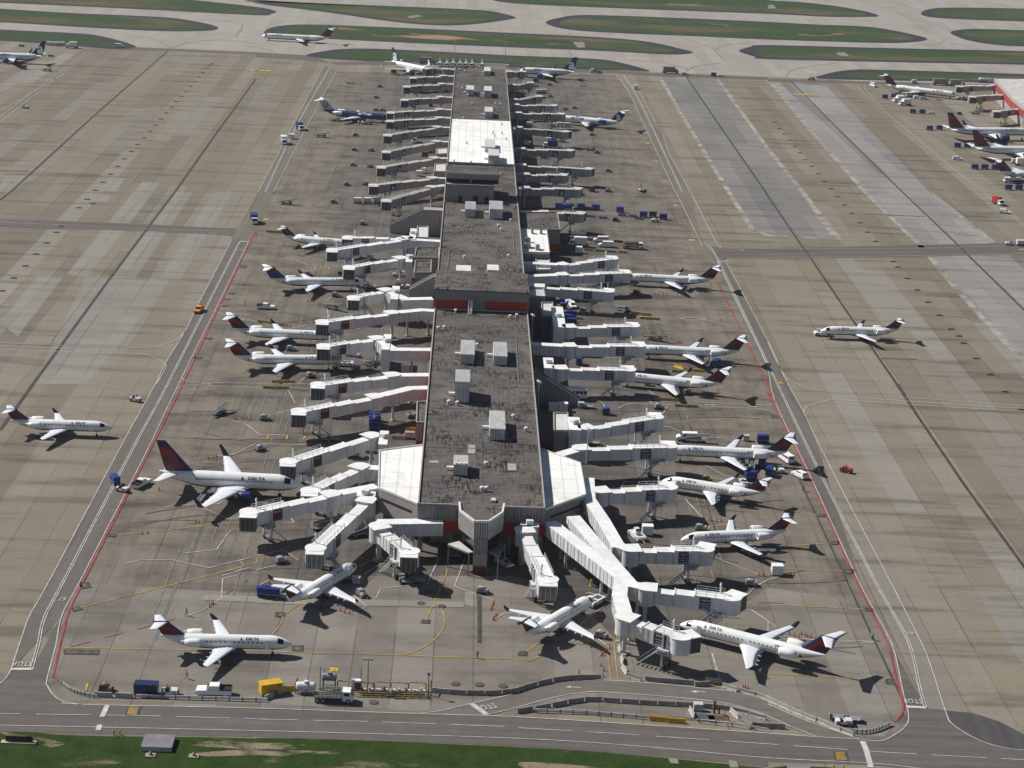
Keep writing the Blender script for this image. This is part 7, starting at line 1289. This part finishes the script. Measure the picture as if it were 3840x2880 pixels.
for i, it in enumerate(BR):                             # a barrier lines up with its neighbours in the row
    nb = [BR[j][1] for j in (i-1, i+1) if 0 <= j < len(BR) and math.dist(BR[j][1], it[1]) < 6.5]
    a, b = (nb[0], nb[1]) if len(nb) == 2 else (nb[0], it[1]) if nb else (None, None)
    if a: HEAD[it[3]] = math.degrees(math.atan2(b[1]-a[1], b[0]-a[0]))
for k, p, rz, s in ITEMS: put(k, p, rz, s)
for p, z, rz, s in (((-75.6,410.86), .25, -25, 'driver in red seated on the tug towing a navy cart'), ((-83.31,476.21), .25, -25, 'driver seated on the lone white tug at left'), ((-49.63,310.85), .25, 0, 'driver seated on the tug by the navy container'), ((208.64,703.07), .25, 180, 'driver in orange on the right cross road tug'), ((111.18,566.03), .6, 0, 'driver in orange standing on the pushing tractor'), ((97.06,442.44), .25, -30, 'driver in red on the lone tug right'), ((-22.46,511.44), .25, -20, 'driver in red on the tug by the dumpster')): put('rider', p, rz, s, z)
# traffic cones: one label for each cluster of identical cones
for s, P in [('orange cone in the pair under the angled line on the bottom left stand', [(-47.21,349.05),(-46.9,349.8),(-46.65,350.38)]), ('orange cone alone behind the large left airliner tail', [(-67.24,412.26)]), ('orange cone of the pair on the left yellow line', [(-66.6,385.51),(-65.56,386.01)]), ('orange cone of the pair below the large airliner wing', [(-56.09,392.96),(-55.27,392.91)]), ('orange cone in the cluster beyond the large airliner wing', [(-58.96,434.34),(-57.89,435.12),(-57.26,435.85),(-56.7,432.38)]), ('orange cone in the row left of the long bare bridge', [(-56.36,464.3),(-55.82,464),(-54.44,464.81),(-53.67,464.81),(-52.96,464.34),(-52.2,464.15)]),
 ('orange cone of three right of the angled left jet wing', [(-21.23,349.22),(-20.31,348.47),(-19.37,348.22)]), ('orange cone alone on the curved yellow line', [(-33.25,345.29)]), ('orange cone in the upper slanted row left of the angled right jet', [(9.38,355.51),(9.2,354.47),(9.01,353.21),(8.77,352.18)]), ('orange cone in the lower slanted row left of the angled right jet', [(9.98,349.66),(9.67,348.81),(9.32,347.79),(9.16,347.34)]), ('orange cone of the pair at the angled left jet wing tip', [(-37.24,360.32),(-36.66,361.55)]), ('orange cone near the angled right jet wing', [(27.91,343.81)]), ('red orange cone in the cluster at the angled line foot', [(29.81,332.91),(30.11,333.44),(30.75,334.36),(31.05,334.9),(31.58,336.12)]), ('orange cone of three spaced ones beside the yellow lane', [(29.48,328.58),(29.9,326.44),(29.64,323.99)]), ('orange cone on the pale right barriers', [(54.64,319.78),(55.6,321.37),(56.03,321.3),(56.49,321.05)]), ('orange cone at the slanted pale barrier', [(51.14,322.12),(51.5,322.39)]),
 ('orange cone in the row beside the lowest right jet tail', [(67.67,345.91),(68.06,345.72),(69,345.05),(69.76,344.47),(70.52,345.92),(71.2,345.23),(71.57,344.93),(72.21,344.67)]), ('orange cone in the row right of the large white van', [(65.23,463.44),(65.81,463.33),(66.38,463.58),(67.01,463.83)]), ('orange cone in the row below the small jet by the hall', [(57.8,406.6),(59.03,406.15),(59.58,406.06),(60.76,405.75),(61.71,405.71)]), ('orange cone near the winglet of the lower small jet', [(62.95,403.7),(63.34,403.88),(59.67,402.81)]), ('orange cone on the line below the navy carts', [(67.08,432.86),(68.59,432.54),(69.44,435.85)]), ('orange cone near the yellow line end on the right', [(72.71,503.51)]), ('orange cone in the row by the white box and lime worker', [(66.06,375.22),(67.09,375.44),(68.82,375.91),(72.92,375.84),(73.27,375.69),(73.74,375.54)]),
 ('orange cone in the row under the farthest docked right jet', [(64.06,608.2),(65.11,607.47),(65.73,607.57),(66.99,607.17),(68.24,607.07),(71.91,608.54),(73.13,608.13)]), ('orange cone alone left of the brown power cart', [(55.63,605.99)]), ('orange cone at the far red line', [(84.65,621.42),(83.44,536.09)]), ('orange cone of four beyond the longer right jet wing', [(65.85,551.01),(66.31,551.08),(66.77,551.14),(67.2,551.2)]), ('orange cone of the row left of the farthest left white bridge', [(-62.61,638.64),(-61.75,638.79),(-61.03,638.24),(-60.48,638.34)]), ('orange cone of three by the farthest left jet wing', [(-56.02,641.11),(-55.37,640.55),(-54.7,639.66)]), ('orange cone near the farthest left jet tail', [(-62.18,655.43)]), ('orange cone at the blue tailed jet tail', [(-61.21,607.71),(-60.58,607.81),(-48.05,616.62)]), ('orange cone before the sloping stair enclosure', [(-29.08,692.21),(-41.05,682.03),(-40.34,682.16)]), ('orange cone in the row left of the short left bridge', [(-47.41,580.81),(-46.12,581.85),(-44.03,578.55),(-43.36,578.24),(-42.75,578.34),(-42.09,577.75)]), ('orange cone by the upper longer left jet barriers', [(-51.58,552.51),(-51.21,552.31),(-50.43,552.42),(-45.12,555.24)]), ('orange cone on the empty left ramp near three carts', [(-57.28,721.28),(-46.53,720.05)]), ('orange cone at the lower longer left jet wing', [(-38.75,506.78)]),
 ('small cone on the far left grey bridge stands', [(-56.73,1022.63),(-55.77,977.23),(-47.12,969.28),(-54.98,865.81),(-48.06,873.69),(-55.8,831.07),(-54.12,826.57),(-52.99,826.29),(-53.87,791.44),(-53.47,756.76),(-53.89,753.04),(-49.07,1062.54),(-45.91,1063.48),(-40.58,984.33)]), ('small cone on the far right grey bridge stands', [(58.2,982.69),(60.84,983.75),(50.94,1016.95),(53.22,1019.53),(68.08,907.77),(51.97,902.33),(77.14,909.96),(63.46,869.09),(64.54,869.34),(65.05,862.29),(56.13,871.74),(53.07,855.88),(63.7,823.84),(68.13,818.32),(63.27,773.31),(64.69,773.13)])]:
    for p in P: place('cone', mk_cone, p, 0, s, 'cone', s.replace('orange cone', 'cones').replace('small cone', 'cones') if len(P) > 1 else 'traffic cones')
# guard rails, hoops, fuel point, signs
def guard(label, p, double=True):
    c = Vector(p[0]); t = thing('guard_rail', label, 'guard rail', (c.x, c.y, 0)); q = [Vector(a)-c for a in p]
    a = MB()
    for u, v in zip(q, q[1:]):
        for z in ((.55, .25) if double else (.55,)): a.beam((*u, z), (*v, z), .12, .22, lgrey)
    a.build('rail', t)
    L = 0.
    pm = MB()
    for u, v in zip(q, q[1:]):
        n = max(1, int((v-u).length/2.2))
        for j in range(n): w = u.lerp(v, j/n); pm.box((w.x, w.y, .4), (.16, .16, .8), dgrey)
    pm.build('post', t); return t
guard('grey guard rail along the bottom road past the white pickup', [(-55.01,309.04),(-33.56,309.29),(-31.49,309.22)])
guard('curved guard rail at the lower left corner of the ramp', smooth_line([(-68.98,313.47),(-67.19,311.31),(-64.75,309.45),(-61.66,308.33)], 4))
guard('curved guard rail at the lower right corner of the ramp', smooth_line([(72.48,305.03),(75.6,305.03),(78.14,306.3),(80.68,308.46),(81.93,309.43)], 4))
guard('dark guard rail running left of the two yellow barriers', [(16.26,308.78),(25.63,308.7),(36.79,307.52)])
guard('low pipe rail across the hydrant pen front', [(45.88,306.85),(51.59,305.94),(57.83,304.21)], False)
def hoop(p, rz, w, h, s):
    def f():
        t = thing('bumper_hoop', '', ''); a = MB()
        for x in (-w/2, w/2): a.cyl((x, 0, 0), (x, 0, h-.2), .12, dullyel, n=8); a.cyl((x, 0, h-.2), (x*.85, 0, h), .12, dullyel, n=8)
        a.cyl((-w*.43, 0, h), (w*.43, 0, h), .12, dullyel, n=8); a.build('tube', t); a = MB()
        for x in (-w/2, w/2): a.box((x, 0, .06), (.4, .4, .12), barr)
        a.build('foot', t); return t
    place(('hoop', w), f, p, rz, s, 'hoop', 'yellow hoops at the fuel point')
for i, p in enumerate([(-17.83,315.35),(-14.34,315.06),(-11.35,315.52),(-8.14,315.52),(-4.94,315.77)]): hoop(p, -3, 3.2, 1.6, ['first', 'second', 'third', 'fourth', 'fifth'][i]+' yellow hoop from the left along the pipe rack')
hoop((-26.87,314.35), 85, 2.2, 2., 'yellow hoop left of the white tank'); hoop((-2.64,315.24), 80, 2.2, 2., 'yellow hoop at the right end of the pipe rack')
p = (-16.24,313.53); q = (-2.81,313.62); c = (Vector(p)+Vector(q))/2; u = (Vector(q)-Vector(p)); t = thing('pipe_rack', 'long yellow railed pipe rack of the fuel point at the bottom', 'pipe rack', (c.x, c.y, 0), math.atan2(u.y, u.x)); L = u.length
a = MB()
for y, z in ((-.9, .35), (.9, .35), (-.9, .8)): a.beam((-L/2, y, z), (L/2, y, z), .12, .12, dullyel)
for j in range(9): a.box((-L/2+j*L/8, -.9, .4), (.12, .12, .8), dullyel); a.box((-L/2+j*L/8, .9, .3), (.12, .12, .6), dullyel)
a.build('railing', t)
a = MB()
for y in (-.4, 0, .35): a.cyl((-L*.45, y, .5), (L*.45, y, .5), .12, rust, n=8)
a.build('pipe', t)
a = MB(); random.seed(3)
for j in range(9): x = -L*.4+j*L*.1; a.cyl((x, random.uniform(-.5, .5), .4), (x, 0, 1.2+random.random()*.5), .22, lgrey if j % 3 else rust, n=8); a.box((x+.4, .1, .9), (.6, .5, .5), lgrey if j % 2 else offwhite)
a.build('valve', t)
def gear(name, label, cat, p, rz, parts):
    t = thing(name, label, cat, (p[0], p[1], 0), R(rz))
    for n, f in parts: a = MB(); f(a); a.build(n, t)
    return t
def tank_parts(m, L, r, z, fr):
    def b(a): a.loft([[(-L/2+q*L, r*s*math.cos(2*PI*i/14), z+r*s*math.sin(2*PI*i/14)) for i in range(14)] for q, s in ((0, .5), (.05, .95), (.12, 1), (.88, 1), (.95, .95), (1, .5))], m)
    def f(a):
        for x in (-L*.4, L*.4):
            for y in (-r, r): a.box((x, y, z*.5), (.14, .14, z), fr)
        for y in (-r, r): a.box((0, y, z-.3), (L*.9, .12, .14), fr); a.box((0, y, .4), (L*.9, .1, .1), fr)
    def h(a): a.cyl((0, 0, z+r*.9), (0, 0, z+r+.3), .4, m, n=10); rail(a, (-L*.4, r*.9, z+r*.5), (L*.4, r*.9, z+r*.5), .9, fr)
    return [('tank', b), ('frame', f), ('hatch', h)]
gear('storage_tank', 'white fuel tank with hatch left of the truck', 'tank', (-25.02,313.33), 0, tank_parts(offwhite, 3.6, .8, 1.35, lgrey))
gear('storage_tank', 'dark grey tank raised on a frame behind the flatbed truck', 'tank', (-20.94,315.26), 0, tank_parts(grey, 2.7, .72, 2.4, dgrey))
gear('fuel_pump', 'dark fuel pump with white top at the pipe rack', 'pump', (-15.7,314.96), 0, [('body', lambda a: a.box((0, 0, .9), (1., .8, 1.8), dgrey)), ('top', lambda a: a.box((0, 0, 2.0), (1.1, .9, .35), white)), ('hose', lambda a: a.cyl((.55, 0, .3), (.6, .2, 1.6), .06, black, n=6))])
gear('control_cabinet', 'slim white cabinet left of the dark fuel pump', 'cabinet', (-16.59,315.12), 0, [('body', lambda a: a.box((0, 0, 1.1), (.55, .45, 2.), offwhite)), ('roof', lambda a: a.box((0, 0, 2.15), (.65, .55, .1), lgrey))])
gear('street_lamp', 'twin headed lamp post standing in the pipe rack', 'lamp post', (-13.92,315.09), 0, [('pole', lambda a: a.cyl((0, 0, 0), (0, 0, 6.2), .1, dgrey, .07, 8)), ('lamp', lambda a: (a.box((-.55, 0, 6.3), (.8, .45, .25), grey), a.box((.55, 0, 6.3), (.8, .45, .25), grey)))])
gear('sign_post', 'short post with box at the right end of the pipe rack', 'post', (-2.87,313.7), 0, [('pole', lambda a: a.cyl((0, 0, 0), (0, 0, 4.6), .09, dgrey, n=8)), ('sign_box', lambda a: a.box((0, 0, 4.5), (.6, .4, .6), grey))])
for p, s in (((-22.59,315.13), 'thin dark pole beside the white tank'), ((-15.19,315.23), 'thin short pole beside the fuel pump')): gear('pole', s, 'pole', p, 0, [('pole', lambda a: a.cyl((0, 0, 0), (0, 0, 4.4), .08, dgrey, n=8)), ('base', lambda a: a.box((0, 0, .15), (.5, .5, .3), barr))])
gear('utility_vault', 'low grey concrete utility vault lying in the bottom grass', 'vault', (-48.23,292.08), 0, [('body', lambda a: a.box((0, 0, .35), (5.1, 4.6, .7), lgrey)), ('lid', lambda a: (a.box((0, 1.2, .78), (5.2, 2.25, .16), mat('vault_top', (.17, .165, .18), .8)), a.box((0, -1.15, .78), (5.2, 2.35, .16), mat('vault_top', (.17, .165, .18), .8))))])
gear('sign_board', 'low rust coloured sign board in the bottom left grass', 'sign', (-71.62,291.44), 0, [('panel', lambda a: a.box((-.6, 0, .75), (3.3, .25, 1.), mat('rust_sign', (.10, .035, .012), .7))), ('end_panel', lambda a: a.box((1.7, 0, .75), (1.2, .27, 1.), dark)), ('base', lambda a: a.box((0, -.2, .12), (5.9, 1., .24), barl))])
for p, s in (((-48.94,288.28), 'yellow capped hydrant left in the bottom grass'), ((-41.69,288.49), 'yellow capped hydrant right in the bottom grass')): gear('hydrant', s, 'hydrant', p, 0, [('base', lambda a: a.box((0, 0, .12), (1.7, 1.3, .24), barr)), ('barrel', lambda a: a.cyl((0, 0, .2), (0, 0, .6), .26, dullyel, n=10)), ('cap', lambda a: a.cyl((0, 0, .6), (0, 0, .85), .34, dullyel, .12, 10))])
for p, s in (((-56.4,295.22), 'left yellow bollard at the bottom road edge'), ((-55.33,295.3), 'right yellow bollard at the bottom road edge'), ((67.29,291.6), 'left yellow bollard at the bottom right edge'), ((68.96,291.43), 'right yellow bollard at the bottom right edge')): gear('bollard', s, 'bollard', p, 0, [('post', lambda a: a.cyl((0, 0, 0), (0, 0, .9), .14, yellow, n=10)), ('cap', lambda a: a.cyl((0, 0, .9), (0, 0, .98), .14, yellow, .05, 10))])
gear('hydrant', 'rusty brown pipe hydrant inside the barrier pen', 'hydrant', (48.92,310.62), 0, [('pipe', lambda a: (a.cyl((0, 0, 0), (0, 0, 2.4), .2, rust, n=8), a.cyl((.9, 0, 0), (.9, 0, 1.5), .16, rust, n=8), a.cyl((0, 0, 1.), (.9, 0, 1.), .14, rust, n=8))), ('wheel', lambda a: a.cyl((0, 0, 2.4), (0, 0, 2.5), .35, rust, n=10))])
for p, d, s in (((47.11,308.93), (3.4, 2.6), 'left dark steel pit cover in the hydrant pen'), ((49.45,308.52), (3.6, 2.4), 'right brown steel pit cover in the hydrant pen')): gear('pit_cover', s, 'cover', p, 0, [('plate', lambda a: a.box((0, 0, .18), (*d, .12), rust if 'brown' in s else dgrey)), ('frame', lambda a: (a.box((0, d[1]/2, .16), (d[0], .2, .2), barr), a.box((0, -d[1]/2, .16), (d[0], .2, .2), barr)))])
for p, s in (((33.37,361.93), 'yellow bumper post left of the branching walkway pier'), ((33.69,354.19), 'yellow bumper post at the lower branching walkway'), ((29.77,366.05), 'yellow crash barrel beside the walkway pier'), ((23.82,380.29), 'left yellow guard post at the long walkway pier'), ((25.57,380.46), 'right yellow guard post at the long walkway pier'), ((33.53,340.02), 'left yellow guard post at the lowest rotunda'), ((35.83,340.47), 'right yellow guard post at the lowest rotunda')): gear('bollard', s, 'bollard', p, 0, [('post', lambda a: a.cyl((0, 0, 0), (0, 0, 1.6), .28, yellow, n=10)), ('foot', lambda a: a.box((0, 0, .1), (.9, .9, .2), barr))])
